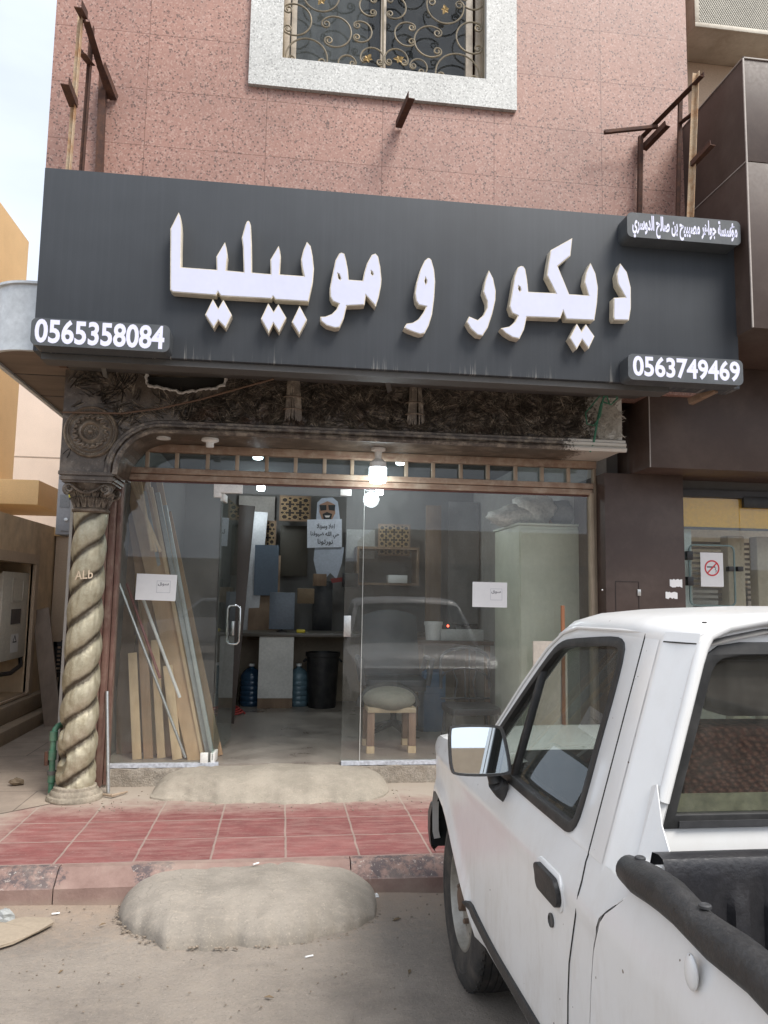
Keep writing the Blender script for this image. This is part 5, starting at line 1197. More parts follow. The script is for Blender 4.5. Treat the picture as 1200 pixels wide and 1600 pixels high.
# bin, water bottles, hose
q = PZ(503, 1106, FZ); T = Matrix.Translation((q.x, 8.62+.2, FZ)); rbn = (P(528, 1030, 8.8).x-P(476, 1030, 8.8).x)/2; hb = P(500, 1019, 8.8).z-FZ
bn = thing('waste_bin', 'tall black plastic waste bin in front of the counter', 'bin', (q.x, 8.82, FZ))
MB().lathe([(rbn*.80, 0), (rbn*.84, .02), (rbn*.98, hb-.05), (rbn*1.04, hb-.045), (rbn*1.06, hb), (rbn*.98, hb), (rbn*.80, .03)], T, 32, False).build('bucket', M['black'], bn, smooth=True, angle=50)
mb = MB()
for s in (-1, 1): mb.tube([T @ Vector((s*rbn*1.0, -.06, hb-.08)), T @ Vector((s*rbn*1.12, -.05, hb-.10)), T @ Vector((s*rbn*1.12, .05, hb-.10)), T @ Vector((s*rbn*1.0, .06, hb-.08))], .012, 6)
mb.build('handle', M['black'], bn, smooth=True)
bw = glass('blue_bottle', (.30, .55, .80), 1.5, .25, (.10, .22, .38), 9)
for px, mm, lab in ((390, bw, 'dark blue water bottle on the floor left of the white counter panel'), (466, bw, 'pale blue water bottle between the white counter panel and the bin')):
    q = PZ(px, 1106, FZ); hh_ = P(px, 1040, 8.75).z-FZ; s_ = hh_/.5
    t = thing('water_bottle', lab, 'bottle', (q.x, 8.95, FZ), 'water bottles by the counter')
    pr = [(.12, 0), (.135, .02)]
    for k in range(5): pr += [(.135, .05+.06*k), (.128, .065+.06*k), (.135, .08+.06*k)]
    pr += [(.13, .37), (.08, .43), (.03, .46), (.03, .49)]
    MB().lathe([(r_*s_, z_*s_) for r_, z_ in pr], Matrix.Translation((q.x, 8.95, FZ)), 24).build('body', mat('water_blue', (.02, .05, .09) if px < 400 else (.10, .16, .19), .2, 0, .1, 3, 30), t, smooth=True)
    MB().lathe([(.034*s_, .475*s_), (.034*s_, .505*s_), (.001, .506*s_)], Matrix.Translation((q.x, 8.95, FZ)), 14).build('cap', M['white'], t, smooth=True)
q = PZ(372, 1104, FZ); pts = []
for k in range(60): a = k*.35; pts.append(Vector((q.x-.1+(.20-.0012*k)*math.cos(a), 8.3+(.24-.0015*k)*math.sin(a), FZ+.012+.001*k)))
tag(MB().tube(pts, .010, 6).build('red_hose', mat('red_rubber', (.35, .03, .025), .5), smooth=True), 'red hose coiled on the floor beside the open door', 'hose')
# poster of a man in white robe with a welcome board
pY = 9.55
po = thing('welcome_cutout', 'printed cutout of a man in white robe and dark glasses holding a welcome sheet', 'cutout', (P(515, 920, pY).x, pY, P(515, 920, pY).z))
def PQ(pts): return [(lambda v: (v.x, v.z))(P(x, y, pY)) for x, y in pts]
robe = mat('printed_white_robe', (.38, .41, .47), .6); skin = mat('printed_skin', (.30, .17, .11), .6)
MB().prism(PQ([(492, 855), (538, 855), (534, 880), (526, 905), (516, 895), (508, 905), (496, 902), (490, 875)]), d0=pY+.012, d1=pY+.02).build('robe', robe, po)
MB().prism(PQ([(494, 815), (496, 785), (503, 778), (520, 777), (528, 784), (532, 815), (522, 822), (503, 822)]), d0=pY+.012, d1=pY+.02).build('headscarf', robe, po)
MB().prism(PQ([(500, 788), (512, 783), (523, 788), (524, 802), (518, 813), (511, 815), (503, 811), (499, 800)]), d0=pY+.006, d1=pY+.0115).build('face', skin, po)
mb = MB().prism(PQ([(499, 789), (510, 789), (510, 797), (501, 798)]), d0=pY+.001, d1=pY+.0055).prism(PQ([(513, 789), (524, 789), (523, 798), (514, 797)]), d0=pY+.001, d1=pY+.0055).prism(PQ([(504, 803), (511, 800), (519, 803), (517, 812), (506, 812)]), d0=pY+.001, d1=pY+.0055)
mb.build('glasses_and_beard', mat('printed_black', (.02, .02, .02), .5), po)
MB().prism(PQ([(507, 805.5), (516, 805.5), (514, 808.5), (509, 808.5)]), d0=pY-.001, d1=pY+.0008).build('smile', mat('printed_teeth', (.6, .55, .5), .5), po)
MB().prism(PQ([(490, 902), (508, 905), (503, 911), (489, 908)]), d0=pY+.011, d1=pY+.019).prism(PQ([(516, 904), (536, 902), (538, 908), (519, 911)]), d0=pY+.011, d1=pY+.019).build('sandal', mat('printed_red_brown', (.20, .03, .025), .6), po)
MB().prism(PQ([(480, 812), (534, 811), (534, 855), (480, 856)]), d0=pY-.004, d1=pY+.004).build('welcome_sheet', mat('printed_sheet', (.55, .57, .62), .7), po)
for (ln, y0_, y1_, xa, xb) in (('اهلا وسهلا', 818.5, 827.5, 495, 523), ('حي الله ضيوفنا', 831, 840.5, 485, 530), ('نورتونا', 842.5, 852, 496, 520)):
    a, b_ = P(xa, y1_, pY), P(xb, y0_, pY); text_mb(shape(ln), a.x, b_.x, a.z, b_.z, pY-.0055, .001, .018).build('lettering', M['ink'], po)
slab('dark_door', 488, 908, 520, 985, 9.8, .03, M['black'], 'dark board leaning under the welcome cutout', 'board')

# seating behind the wide pane
def stool():
    q = PZ(617, 1185, FZ); cxs, cys = q.x, 6.45
    t = thing('stool', 'stool with thick dusty cushion on pale wooden legs behind the glass', 'stool', (cxs, cys, FZ))
    w2 = (P(655, 1150, 6.3).x-P(580, 1150, 6.3).x)/2; ht = P(617, 1105, 6.3).z-FZ
    for s in (-1, 1):
        for yy in (6.30, 6.62): MB().box(cxs+s*w2*.86-.03, cxs+s*w2*.86+.03, yy-.03, yy+.03, FZ+.055, FZ+ht-.04).build('leg', wood('stool_leg', (.22, .13, .09), (.30, .2, .14), 'Z', .6), t, bevel=.004); MB().box(cxs+s*w2*.86-.031, cxs+s*w2*.86+.031, yy-.031, yy+.031, FZ, FZ+.054).build('foot', wd2, t)
    MB().box(cxs-w2*1.0, cxs+w2*1.0, 6.26, 6.66, FZ+ht-.04, FZ+ht).build('rail', wood('stool_rail', (.40, .31, .2), (.5, .4, .28), 'X', .6), t, bevel=.004)
    mb = MB(); mb.sphere((cxs, 6.46, FZ+ht+.045), (w2*1.12, .26, .105), 28, 14)
    mb.build('cushion', mat('dusty_cushion', (.20, .19, .155), .9, 0, .2, 5, 50, dirt=((.33, .31, .26), .6, 4)), t, smooth=True)
    mb = MB(); pts = [Vector((cxs-w2*1.22*math.cos(a), 6.50, FZ+ht-.02+.17*math.sin(a))) for a in [math.pi*i/16 for i in range(17)]]
    mb.tube(pts, .035, 8); mb.build('arm_rim', mat('dark_vinyl', (.035, .035, .033), .5), t, smooth=True)
stool()
def cafe_chair(px, Y, label):
    q = P(px, 1150, Y); cxs = q.x; t = thing('metal_chair', label, 'chair', (cxs, Y, FZ)); s_ = .22
    zt_ = P(px, 1012, Y).z; zs = P(px, 1100, Y).z; dm = M['dkmetal']
    mb = MB(); pts = [Vector((cxs-s_, Y, FZ+.45))]+[Vector((cxs-s_*math.cos(a), Y+.04, zt_-.12+.12*math.sin(a))) for a in [math.pi*i/14 for i in range(15)]]+[Vector((cxs+s_, Y, FZ+.45))]
    mb.tube(pts, .014, 8)
    pts = [Vector((cxs-s_*.95*math.cos(a), Y+.04, zt_-.28+.10*math.sin(a))) for a in [math.pi*i/12 for i in range(13)]]; mb.tube(pts, .010, 7)
    for k in (-.5, 0, .5):
        mb.tube([Vector((cxs+k*.22, Y+.03, zt_-.19)), Vector((cxs+k*.14, Y+.02, (zt_+zs)/2-.06)), Vector((cxs+k*.2, Y, zs+.05))], .008, 6)
    mb.tube([Vector((cxs-s_, Y, zs+.05)), Vector((cxs+s_, Y, zs+.05))], .010, 7); mb.build('backrest', dm, t, smooth=True)
    MB().prism(rrect(cxs-.22, cxs+.22, Y-.40, Y+.02, .06), to3=lambda p, d: Vector((p[0], p[1], d)), d0=zs-.04, d1=zs+.015).build('seat', mat('black_vinyl_seat', (.03, .03, .032), .35), t, bevel=.01)
    for sx in (-1, 1):
        for y in (Y-.36, Y): MB().tube([Vector((cxs+sx*.18, y, zs-.04)), Vector((cxs+sx*.21, y, FZ))], .013, 7).build('leg', dm, t, smooth=True)
cafe_chair(727, 6.75, 'dark metal chair with arched spindle back behind the wide pane')
def office_chair():
    q = P(612, 1040, 7.3); cxs = q.x; t = thing('office_chair', 'dark padded office chair with arms behind the stool', 'chair', (cxs, 7.3, FZ)); bv = mat('dark_grey_vinyl', (.055, .058, .062), .45)
    mb = MB(); n = 14; rows = []
    for i in range(n+1):
        t_ = i/n; row = []
        for j in range(n+1):
            u = -1+2*j/n; wv = .29*(1-.10*t_); row.append((cxs+wv*u, 7.34+.06*u*u+.10*t_, FZ+.50+.62*t_*(1-.10*u*u)))
        rows.append(row)
    mb.grid(rows); rows2 = [[(x, y+.07, z) for x, y, z in r] for r in rows]; mb.grid(rows2)
    mb.build('backrest', bv, t, smooth=True)
    MB().prism(rrect(cxs-.28, cxs+.28, 6.95, 7.36, .08), to3=lambda p, d: Vector((p[0], p[1], d)), d0=FZ+.40, d1=FZ+.50).build('seat', bv, t, bevel=.02)
    for s in (-1, 1): MB().tube([Vector((cxs+s*.28, 7.36, FZ+.45)), Vector((cxs+s*.33, 7.3, FZ+.68)), Vector((cxs+s*.33, 7.0, FZ+.68)), Vector((cxs+s*.29, 7.0, FZ+.45))], .025, 8).build('armrest', bv, t, smooth=True)
    MB().tube([Vector((cxs, 7.15, FZ+.40)), Vector((cxs, 7.15, FZ+.10))], .03, 10).build('stem', M['black'], t, smooth=True)
    mb = MB()
    for k in range(5): a = 2*math.pi*k/5; mb.tube([Vector((cxs, 7.15, FZ+.10)), Vector((cxs+.28*math.cos(a), 7.15+.28*math.sin(a), FZ+.03))], [.03, .02], 8)
    mb.build('base', M['black'], t, smooth=True)
office_chair()
q0, q1 = P(662, 1086, 7.2), P(692, 1050, 7.2)
tag(MB().box(q0.x, q1.x+.03, 7.2, 7.5, FZ, q1.z).build('blue_crate', mat('blue_plastic', (.03, .085, .16), .45), bevel=.012), 'blue plastic box standing between the office chair and the metal chair', 'box')
# work table with bucket and long box
tz = P(690, 1001, 7.6).z
wt = thing('work_table', 'dark wooden work table loaded with a bucket behind the wide pane', 'table', (1.3, 7.8, FZ)); x0, x1 = P(650, 1000, 7.5).x, P(772, 1000, 7.5).x
MB().box(x0, x1, 7.5, 8.2, tz-.04, tz).build('top', mat('dark_table_top', (.10, .055, .035), .45), wt, bevel=.004)
for x in (x0+.03, x1-.08):
    for y in (7.53, 8.12): MB().box(x, x+.05, y, y+.05, FZ, tz-.04).build('leg', wd3, wt)
q = P(677, 1000, 7.7); T = Matrix.Translation((q.x, 7.7, tz+.001)); bk = thing('white_bucket', 'small white paint bucket on the work table', 'bucket', (q.x, 7.7, tz))
MB().lathe([(.075, 0), (.088, .15), (.095, .15), (.095, .17), (.085, .17), (.072, .01)], T, 24, False).build('pail', M['white'], bk, smooth=True, angle=40)
MB().lathe([(.094, .171), (.094, .182), (.001, .185)], T, 24).build('lid', M['white'], bk, smooth=True, angle=40)
q0, q1 = P(684, 1000, 7.6), P(755, 985, 7.6)
tag(MB().box(q0.x+.03, q1.x, 7.58, 7.72, tz+.001, tz+.11).build('long_box', mat('grey_white_carton', (.42, .42, .40), .7), bevel=.005), 'long grey white box lying on the work table', 'box')
q = P(726, 990, 8.0); tag(MB().box(q.x-.12, q.x+.12, 7.9, 8.05, tz+.11+.03, tz+.16).box(q.x-.12, q.x+.12, 7.9, 8.05, tz+.001, tz+.138).build('power_strip', M['black'], bevel=.004), 'black radio set with red light on the work table', 'radio')
rl = mat('red_indicator', (.8, .05, .03), .4, emit=((1, .08, .04), 4)); q = P(700, 978, 7.88)
o = MB().sphere((q.x, 7.88, q.z), .012, 8, 6).build('indicator', rl, smooth=True); tag(o, 'tiny red indicator light above the work table', 'indicator light')
# pale green cabinet with bundles on top
gy_ = 6.32; gc = mat('pale_green_enamel', (.60, .62, .50), .5, 0, .10, 1.6, 50, .04, .04, dirt=((.42, .43, .33), .5, 2.6))
cb = thing('metal_cabinet', 'tall pale green metal cabinet against the right end of the shop front', 'cabinet', (2.1, 6.6, FZ))
xl, xr, ztc = P(811, 860, gy_).x, 2.58, P(860, 822, gy_).z
MB().box(xl, xr, gy_, gy_+.75, FZ, ztc).build('body', gc, cb, bevel=.006)
MB().box(xl+.008, xr-.01, gy_-.018, gy_-.001, FZ+.06, ztc-.03).build('door', gc, cb, bevel=.006)
MB().box(xl-.015, xr, gy_-.03, gy_+.77, ztc+.001, ztc+.02).build('top_lip', gc, cb, bevel=.004)
pm = mat('crumpled_plastic_bag', (.66, .62, .56), .45, 0, .25, 9, 40, .2, .6, bd=.02)
def bundle(px, py, r, label, seed, mm=pm):
    rnd = random.Random(seed); q = P(px, py, gy_+.25); mb = MB().sphere((0, 0, 0), 1, 26, 16); ph = [rnd.uniform(0, 6) for _ in range(9)]
    for i, v in enumerate(mb.v):
        k = 1+.10*math.sin(5*v.x+ph[0]+4*v.z)+.08*math.sin(9*v.y+ph[1]+6*v.x)+.06*math.sin(13*v.z+ph[2]-9*v.x)+.03*math.sin(27*v.x+21*v.y+ph[3])
        z = max(v.z*k*r[2], -r[2]*.75); mb.v[i] = Vector((q.x+v.x*k*r[0], gy_+.30+v.y*k*r[1], ztc+.022+r[2]*.75+z))
    tag(mb.build('plastic_bundle', mm, smooth=True, angle=180), label, 'bundle', 'bundles on the cabinet')
bundle(812, 808, (.26, .18, .10), 'long low bundle in clear plastic hanging over the cabinet left edge', 2); bundle(838, 795, (.20, .18, .17), 'big plump plastic wrapped bundle, tallest on the cabinet', 5); bundle(886, 800, (.18, .2, .14), 'dim grey bundle on the cabinet beside the jamb', 8, mat('grey_bundle', (.25, .24, .23), .6)); bundle(868, 812, (.10, .1, .07), 'small reddish tan bundle on the cabinet front edge', 13, mat('tan_bundle', (.42, .28, .18), .7))
# things leaning outside on the glass behind the pickup
a, b_ = P(880, 1040, 5.84), P(879, 946, 5.86); tag(MB().bar(a-Vector((0, 0, .75)), b_, .028, .02, (0, -1, 0)).build('orange_stick', wood('orange_stick', (.26, .09, .03), (.34, .13, .05), 'Z', .5), bevel=.002), 'thin orange brown stick leaning on the glass before the green cabinet', 'stick')
a, b_ = P(834, 1030, 5.84), P(876, 1002, 5.86); tag(MB().box(a.x, b_.x+.05, 5.85, 5.87, KZ+.14, b_.z).build('beige_panel', mat('beige_board_face', (.50, .44, .37), .7), bevel=.003), 'beige board leaning on the glass behind the pickup roof', 'board')
# ------------------------------------------------------------------ white pickup parked nose to the kerb
TX, TC = .710, 1.535
tk = thing('pickup_truck', 'white single cab pickup truck parked nose to the kerb, with black bed rails', 'pickup truck', (TC, 2.2, 0))
def paint():
    m, nt, b = newmat('white_car_paint'); p = _pos(nt)
    n = _noise(nt, p, 2.2, 7, .7); f = _noise(nt, p, 60, 6, .75)
    c = _mix(nt, _map(nt, n, .35, .7), (.80, .80, .79), (.75, .74, .72))
    x = _xyz(nt)
    k = _math(nt, 'MULTIPLY', _map(nt, _noise(nt, _pos(nt, (3, 3, 1)), 4, 8, .75), .48, .72), _map(nt, x[2], .95, .35, .10, .45))
    c = _mix(nt, k, c, (.46, .40, .33))
    ch = _noise(nt, p, 38, 2, .4); c = _mix(nt, _map(nt, ch, .765, .775), c, (.16, .12, .10))
    nt.links.new(c, b.inputs['Base Color']); nt.links.new(_map(nt, f, .3, .7, .28, .48), b.inputs['Roughness'])
    b.inputs['Coat Weight'].default_value = .5; b.inputs['Coat Roughness'].default_value = .12
    _bump(nt, b, _noise(nt, p, 1.6, 3), .12, .03); return m
PT = paint()
gask = mat('grey_rubber_gasket', (.018, .018, .018), .55, 0, .3, 8, 60, dirt=((.09, .085, .08), .35, 9))
blk = mat('black_textured_plastic', (.022, .022, .023), .5, 0, .25, 6, 110, .3, .6, bd=.003, dirt=((.12, .11, .10), .18, 14))
seamm = mat('panel_gap', (.03, .028, .026), .8)
cglass = glass('dirty_car_glass', (.72, .75, .73), 1.6, .055, (.42, .40, .36), 5)
def mir(v): return Vector((2*TC-v[0], v[1], v[2]))
ARCH = [(2.84, .335), (2.86, .41), (2.874, .44), (2.955, .475), (3.03, .52), (3.097, .56), (3.157, .60), (3.218, .637), (3.282, .668), (3.375, .687), (3.46, .688), (3.55, .668), (3.63, .61), (3.69, .52), (3.72, .44), (3.74, .40)]
def lerp(tab, y):
    if y <= tab[0][0]: return tab[0][1]
    for (a, b_), (c, d) in zip(tab, tab[1:]):
        if a <= y <= c: return b_+(d-b_)*(y-a)/(c-a)
    return tab[-1][1]
def offx(z, y):
    o = 0.
    if z < .44: o += .035*((.44-z)/.12)**1.5
    if z > .83: o += .032*((z-.83)/.12)**1.6
    o -= .006*math.exp(-((z-.845)/.02)**2)
    if y > 3.30: o += .16*(1-math.sqrt(max(0, 1-((y-3.30)/.60)**2)))
    if 2.8 < y < 3.80:      # flare round the arch
        d = z-lerp(ARCH, y); o -= .016*math.exp(-(d/.05)**2)
    return o
ZT = [(1.6, .95), (2.75, .95), (2.9, .952), (3.3, .935), (3.6, .905), (3.75, .865), (3.86, .80)]
GAP = [(.30, 1.752), (.60, 1.750), (.70, 1.738), (.78, 1.722), (.865, 1.680), (.92, 1.61), (.96, 1.58)]
def lerpz(z): return lerp(GAP, z)
ys = [0, 1.80]+[1.85+.10*i for i in range(10)]+[y for y, _ in ARCH]+[3.78, 3.82, 3.86]
def skin(side):
    rows = []; nz_ = 26
    for i, y in enumerate(ys):
        zb = .335 if y < 2.84 else (lerp(ARCH, y) if y <= 3.74 else .40); zt = lerp(ZT, max(y, 1.6)); r = []
        for j in range(nz_+1):
            z = zb+(zt-zb)*j/nz_; yy = lerpz(z)+.004 if i == 0 else y
            v = Vector((TX+offx(z, yy), yy, z)); r.append(v if side == 0 else mir(v))
        rows.append(r)
    return rows
mb = MB()
for s in (0, 1):
    rw = skin(s); mb.grid(rw)
    # lip turned in along arch and sill
    mb.grid([[r[0] for r in rw], [r[0]+Vector((.03 if s == 0 else -.03, 0, .004)) for r in rw]])
# bonnet, cowl and nose
rows = []
for y in (2.70, 2.80, 2.95, 3.2, 3.45, 3.6, 3.7, 3.78, 3.83, 3.86):
    r = []; zt = lerp(ZT, y)
    for k in range(19):
        u = k/18; x0_ = TX+offx(zt, y); x = x0_+(2*TC-2*x0_)*u; e = 1-abs(2*u-1)**4
        r.append((x, y, zt+.045*e*(1 if y < 3.7 else max(0, (3.86-y)/.16))))
    rows.append(r)
mb.grid(rows)
nose = [[(x, 3.86+.03*(1-abs(2*k/18-1)**3), z+0) for k, (x, y, _) in enumerate(rows[-1])] for z in (.80, .68, .55, .40)]
mb.grid([rows[-1]]+nose)
body = mb.build('body', PT, tk, smooth=True, angle=50)
# greenhouse sides
def SP(y, z, d=0., s=0):
    v = Vector((.755+.3*(z-1.0)+d, y, z)); return v if s == 0 else mir(v)
WIN = [(2.80, .972), (2.76, 1.03), (2.673, 1.120), (2.5, 1.290), (2.40, 1.378), (2.355, 1.400), (2.30, 1.413), (2.1, 1.430), (1.98, 1.438), (1.935, 1.432), (1.917, 1.41), (1.912, 1.32), (1.918, 1.185), (1.919, 1.045), (1.925, .995), (1.945, .972), (1.98, .966)]
WIN = rnd_poly(WIN, 1)
OUT = [(1.735, .945), (1.735, 1.47), (2.20, 1.474), (2.30, 1.468), (2.37, 1.446), (2.45, 1.400), (2.563, 1.303), (2.778, 1.075), (2.90, .945)]
for s in (0, 1):
    side = MB().prism(OUT, [WIN], to3=lambda p, d: SP(p[0], p[1], d, s), d0=0, d1=.045).build('cab_side', PT, tk, bevel=.006)
    g_ = MB().prism(off(WIN, -.013), [off(WIN, .013)], to3=lambda p, d: SP(p[0], p[1], d, s), d0=-.005, d1=.03).build('window_gasket', gask, tk, bevel=.003)
    MB().prism([(2.457, .98), (2.481, .98), (2.478, 1.315), (2.456, 1.315)], to3=lambda p, d: SP(p[0], p[1], d, s), d0=-.004, d1=.02).build('window_bar', gask, tk, bevel=.003)
    MB().prism(off(WIN, .012), to3=lambda p, d: SP(p[0], p[1], d, s), d0=.012, d1=.017).build('side_window', cglass, tk)
# roof
rows = []
def XB0(z): return .755+.3*(z-1)+.040
for y, dz in ((1.642, -.012), (1.66, -.003), (1.74, 0), (1.9, .004), (2.1, .004), (2.25, -.002), (2.34, -.014), (2.42, -.042), (2.455, -.075)):
    half = [(SP(y, 1.455).x+.0, 1.455), (SP(y, 1.472).x-.003, 1.474), (SP(y, 1.488).x+.012, 1.492), (.965, 1.508), (1.10, 1.522), (1.30, 1.531), (TC, 1.534)]
    if y < 1.70: half = [(XB0(1.455), 1.455), (XB0(1.474), 1.474), (XB0(1.49)+.012, 1.489), (XB0(1.49)+.07, 1.503), (1.10, 1.520), (1.30, 1.529), (TC, 1.532)]
    half = [(x, min(z, 1.534)+dz*(1 if i > 1 else (.9 if y > 2.3 else .2))) for i, (x, z) in enumerate(half)]
    rows.append([(x, y, z) for x, z in half]+[(2*TC-x, y, z) for x, z in reversed(half[:-1])])
MB().grid(rows).build('roof', PT, tk, smooth=True, angle=60)
MB().grid([[(x, y, z-.03) for x, y, z in r] for r in rows]).build('headliner', mat('grey_headliner', (.16, .155, .15), .9), tk, smooth=True)
# drip gutter
for s in (0, 1):
    pts = [SP(1.78, 1.468, .004, s), SP(1.95, 1.468, -.003, s), SP(2.25, 1.462, -.004, s), SP(2.36, 1.440, -.004, s), SP(2.46, 1.385, -.004, s), SP(2.6, 1.258, -.004, s), SP(2.76, 1.085, -.004, s)]
    MB().tube(pts, .0045, 6).build('drip_rail', PT, tk, smooth=True)
# rear corner panels, raised lip, back of the cab
YB = 1.66
def XB(z): return .755+.3*(z-1)+.040
for s in (0, 1):
    f = (lambda v: v) if s == 0 else mir; rows = []
    for z in [.93+.0545*i for i in range(11)]:
        a = Vector((.755+.3*(z-1), 1.736, z)); b_ = Vector((XB(z), YB-.016, z)); e = Vector((XB(z)+.02, YB-.02, z)); c_ = Vector((XB(z)+.038, YB+.002, z))
        m1 = a.lerp(b_, .45)+Vector((.0022, 0, 0))
        rows.append([f(q) for q in (a+Vector((0, .01, 0)), a, a.lerp(b_, .12)+Vector((-.0015, 0, 0)), m1, a.lerp(b_, .9), b_, e, c_)])
    # below the belt the corner closes down behind the bed
    for z in (.90, .86, .78, .60, .40):
        gy2 = lerpz(z); a = Vector((TX+offx(z, 1.8), gy2+.006, z)); rows.insert(0, [f(q) for q in (a, a, a, a+Vector((.03, -.004, 0)), a+Vector((.06, -.01, 0)), Vector((XB(.93), YB-.016, z)), Vector((XB(.93)+.02, YB-.018, z)), Vector((XB(.93)+.038, YB+.002, z)))])
    MB().grid(rows).build('corner_panel', PT, tk, smooth=True, angle=32)
    mbw = MB()
    def PC(x, y): q = PP(x, y, (.755, 1.736, 1.0), Vector((.04, -.092, 0)).cross(Vector((.3, 0, 1))).normalized()); return q+(Vector((0, 0, CAM_H))-q).normalized()*.004
    pl = [PC(1018, 1228), P(1026, 1226, YB-.012), P(1034, 1290, YB-.045), P(1044, 1325, YB-.08), P(1059, 1374, YB-.125), P(1036, 1362, YB-.115), PC(996, 1338)]
    pl = [f(q) for q in pl]; o_ = Vector((.0025 if s == 0 else -.0025, .001, 0))
    mbw.add(pl+[q+o_ for q in pl], [tuple(range(7)), tuple(reversed(range(7, 14)))]+[(i, (i+1) % 7, 7+(i+1) % 7, 7+i) for i in range(7)])
    mbw.build('corner_flange', PT, tk)
rw = [(XB(1.06)+.030, 1.055), (XB(1.40)+.033, 1.40), (XB(1.43)+.040, 1.425), (XB(1.44)+.062, 1.442), (XB(1.45)+.11, 1.450), (TC, 1.456)]
RW = rw+[(2*TC-x, z) for x, z in reversed(rw[:-1])]
BO = [(XB(.45)+.17, .42), (XB(.93)+.036, .93), (XB(1.455)+.012, 1.455), (XB(1.474)+.016, 1.474), (XB(1.49)+.03, 1.485), (XB(1.49)+.08, 1.495), (1.10, 1.508), (TC, 1.518)]
BO = BO+[(2*TC-x, z) for x, z in reversed(BO[:-1])]
MB().prism(BO, [RW], d0=YB, d1=YB+.03).build('cab_back', PT, tk, bevel=.003)
MB().prism(off(RW, -.006), [off(RW, .024)], d0=YB-.006, d1=YB+.02).build('rear_window_gasket', gask, tk, bevel=.003)
MB().box(.88, 2*TC-.88, YB-.010, YB-.0065, 1.052, 1.066).build('gasket_strip', M['dkmetal'], tk)
MB().prism(off(RW, .015), d0=YB+.004, d1=YB+.009).build('rear_window', cglass, tk)
path = [Vector((XB(z)+.012, YB-.014, z)) for z in (1.11, 1.15, 1.2, 1.28, 1.36, 1.41)]+[Vector((XB(1.45)+.013, YB-.014, 1.445)), Vector((XB(1.47)+.024, YB-.013, 1.472)), Vector((XB(1.49)+.065, YB-.012, 1.492)), Vector((1.10, YB-.010, 1.508)), Vector((TC, YB-.010, 1.518))]
path = path+[mir(q) for q in reversed(path[:-1])]
MB().tube(path, [.014]*len(path), 10).build('rear_lip', PT, tk, smooth=True)
# windscreen
ws = [Vector((.80, 2.83, .985)), Vector((.915, 2.44, 1.415)), Vector((1.2, 2.47, 1.435)), Vector((TC, 2.48, 1.44))]; ws2 = [Vector((.80, 2.83, .985)), Vector((1.1, 2.90, .985)), Vector((TC, 2.92, .985))]
mb = MB(); n_ = 12; rows = []
for k in range(n_+1):
    u = k/n_; x0_, x1_ = .80, .915; bow = 1-(2*u-1)**2
    rows.append([(x0_+(2*TC-2*x0_)*u, 2.83+.09*bow, .975), (x1_+(2*TC-2*x1_)*u, 2.44+.05*bow, 1.42)])
mb.grid(rows).build('windscreen', cglass, tk, smooth=True)
# shut lines of the door
def line(pts, wv, nm='shut_line', m=seamm):
    MB().tube(pts, wv, 5).build(nm, m, tk)
dl_ = [SP(1.82, z, -.0006) for z in (1.466, 1.40, 1.30, 1.2, 1.1, 1.02, .96)]+[Vector((TX+offx(z, y)-.0012, y, z)) for y, z in ((1.82, .945), (1.82, .93), (1.815, .91), (1.812, .89), (1.81, .86), (1.83, .80), (1.855, .73), (1.872, .68), (1.882, .60), (1.886, .50), (1.885, .36))]
line(dl_, .0018)
line([Vector((x, YB-.004, 1.5)) for x in (.95, .96)], .002)
for z in (1.452,):
    line([Vector((.755+.3*(z-1)+.002, 1.728, z)), Vector((XB(z)-.001, YB-.013, z))], .0018, 'roof_seam')
gl_ = [Vector((TX+offx(z, 1.7)+.004, lerpz(z)-.002, z)) for z in (.955, .93, .90, .865, .82, .78, .74, .70, .60, .5, .4)]
line(gl_, .004)
# rubbing strip, handle, lock
mb = MB(); rows = []
for i in range(30):
    y = 1.90+.97*i/29; zc = .408+.035*max(0, (y-2.4)/.47)**2 if y > 2.4 else .408; h_ = .024*(1 if y < 2.82 else max(.25, (2.875-y)/.055))
    x_ = TX+offx(zc, y); rows.append([(x_+.004, y, zc+h_), (x_-.010, y, zc+h_*.7), (x_-.013, y, zc), (x_-.010, y, zc-h_*.7), (x_+.004, y, zc-h_)])
mb.grid(rows); mb.add(rows[-1], [(0, 1, 2, 3, 4)]); mb.build('rubbing_strip', blk, tk, smooth=True)
hx_ = lambda p, d: Vector((TX+offx(p[1], p[0])+d, p[0], p[1]))
MB().prism(rrect(1.915, 2.085, .782, .850, .026), to3=hx_, d0=-.016, d1=.01).build('door_handle', blk, tk, bevel=.006)
MB().prism(rrect(1.905, 2.098, .770, .862, .034), [rrect(1.915, 2.085, .782, .850, .026)], to3=hx_, d0=-.004, d1=.01).build('handle_surround', PT, tk, bevel=.002)
MB().lathe([(.017, .0), (.017, .005), (.012, .007), (.011, .003), (.001, .003)], Matrix.Translation((TX, 1.994, .729)) @ Matrix.Rotation(R(-90), 4, 'Y'), 16).build('door_lock', M['greysteel'], tk, smooth=True, angle=30)
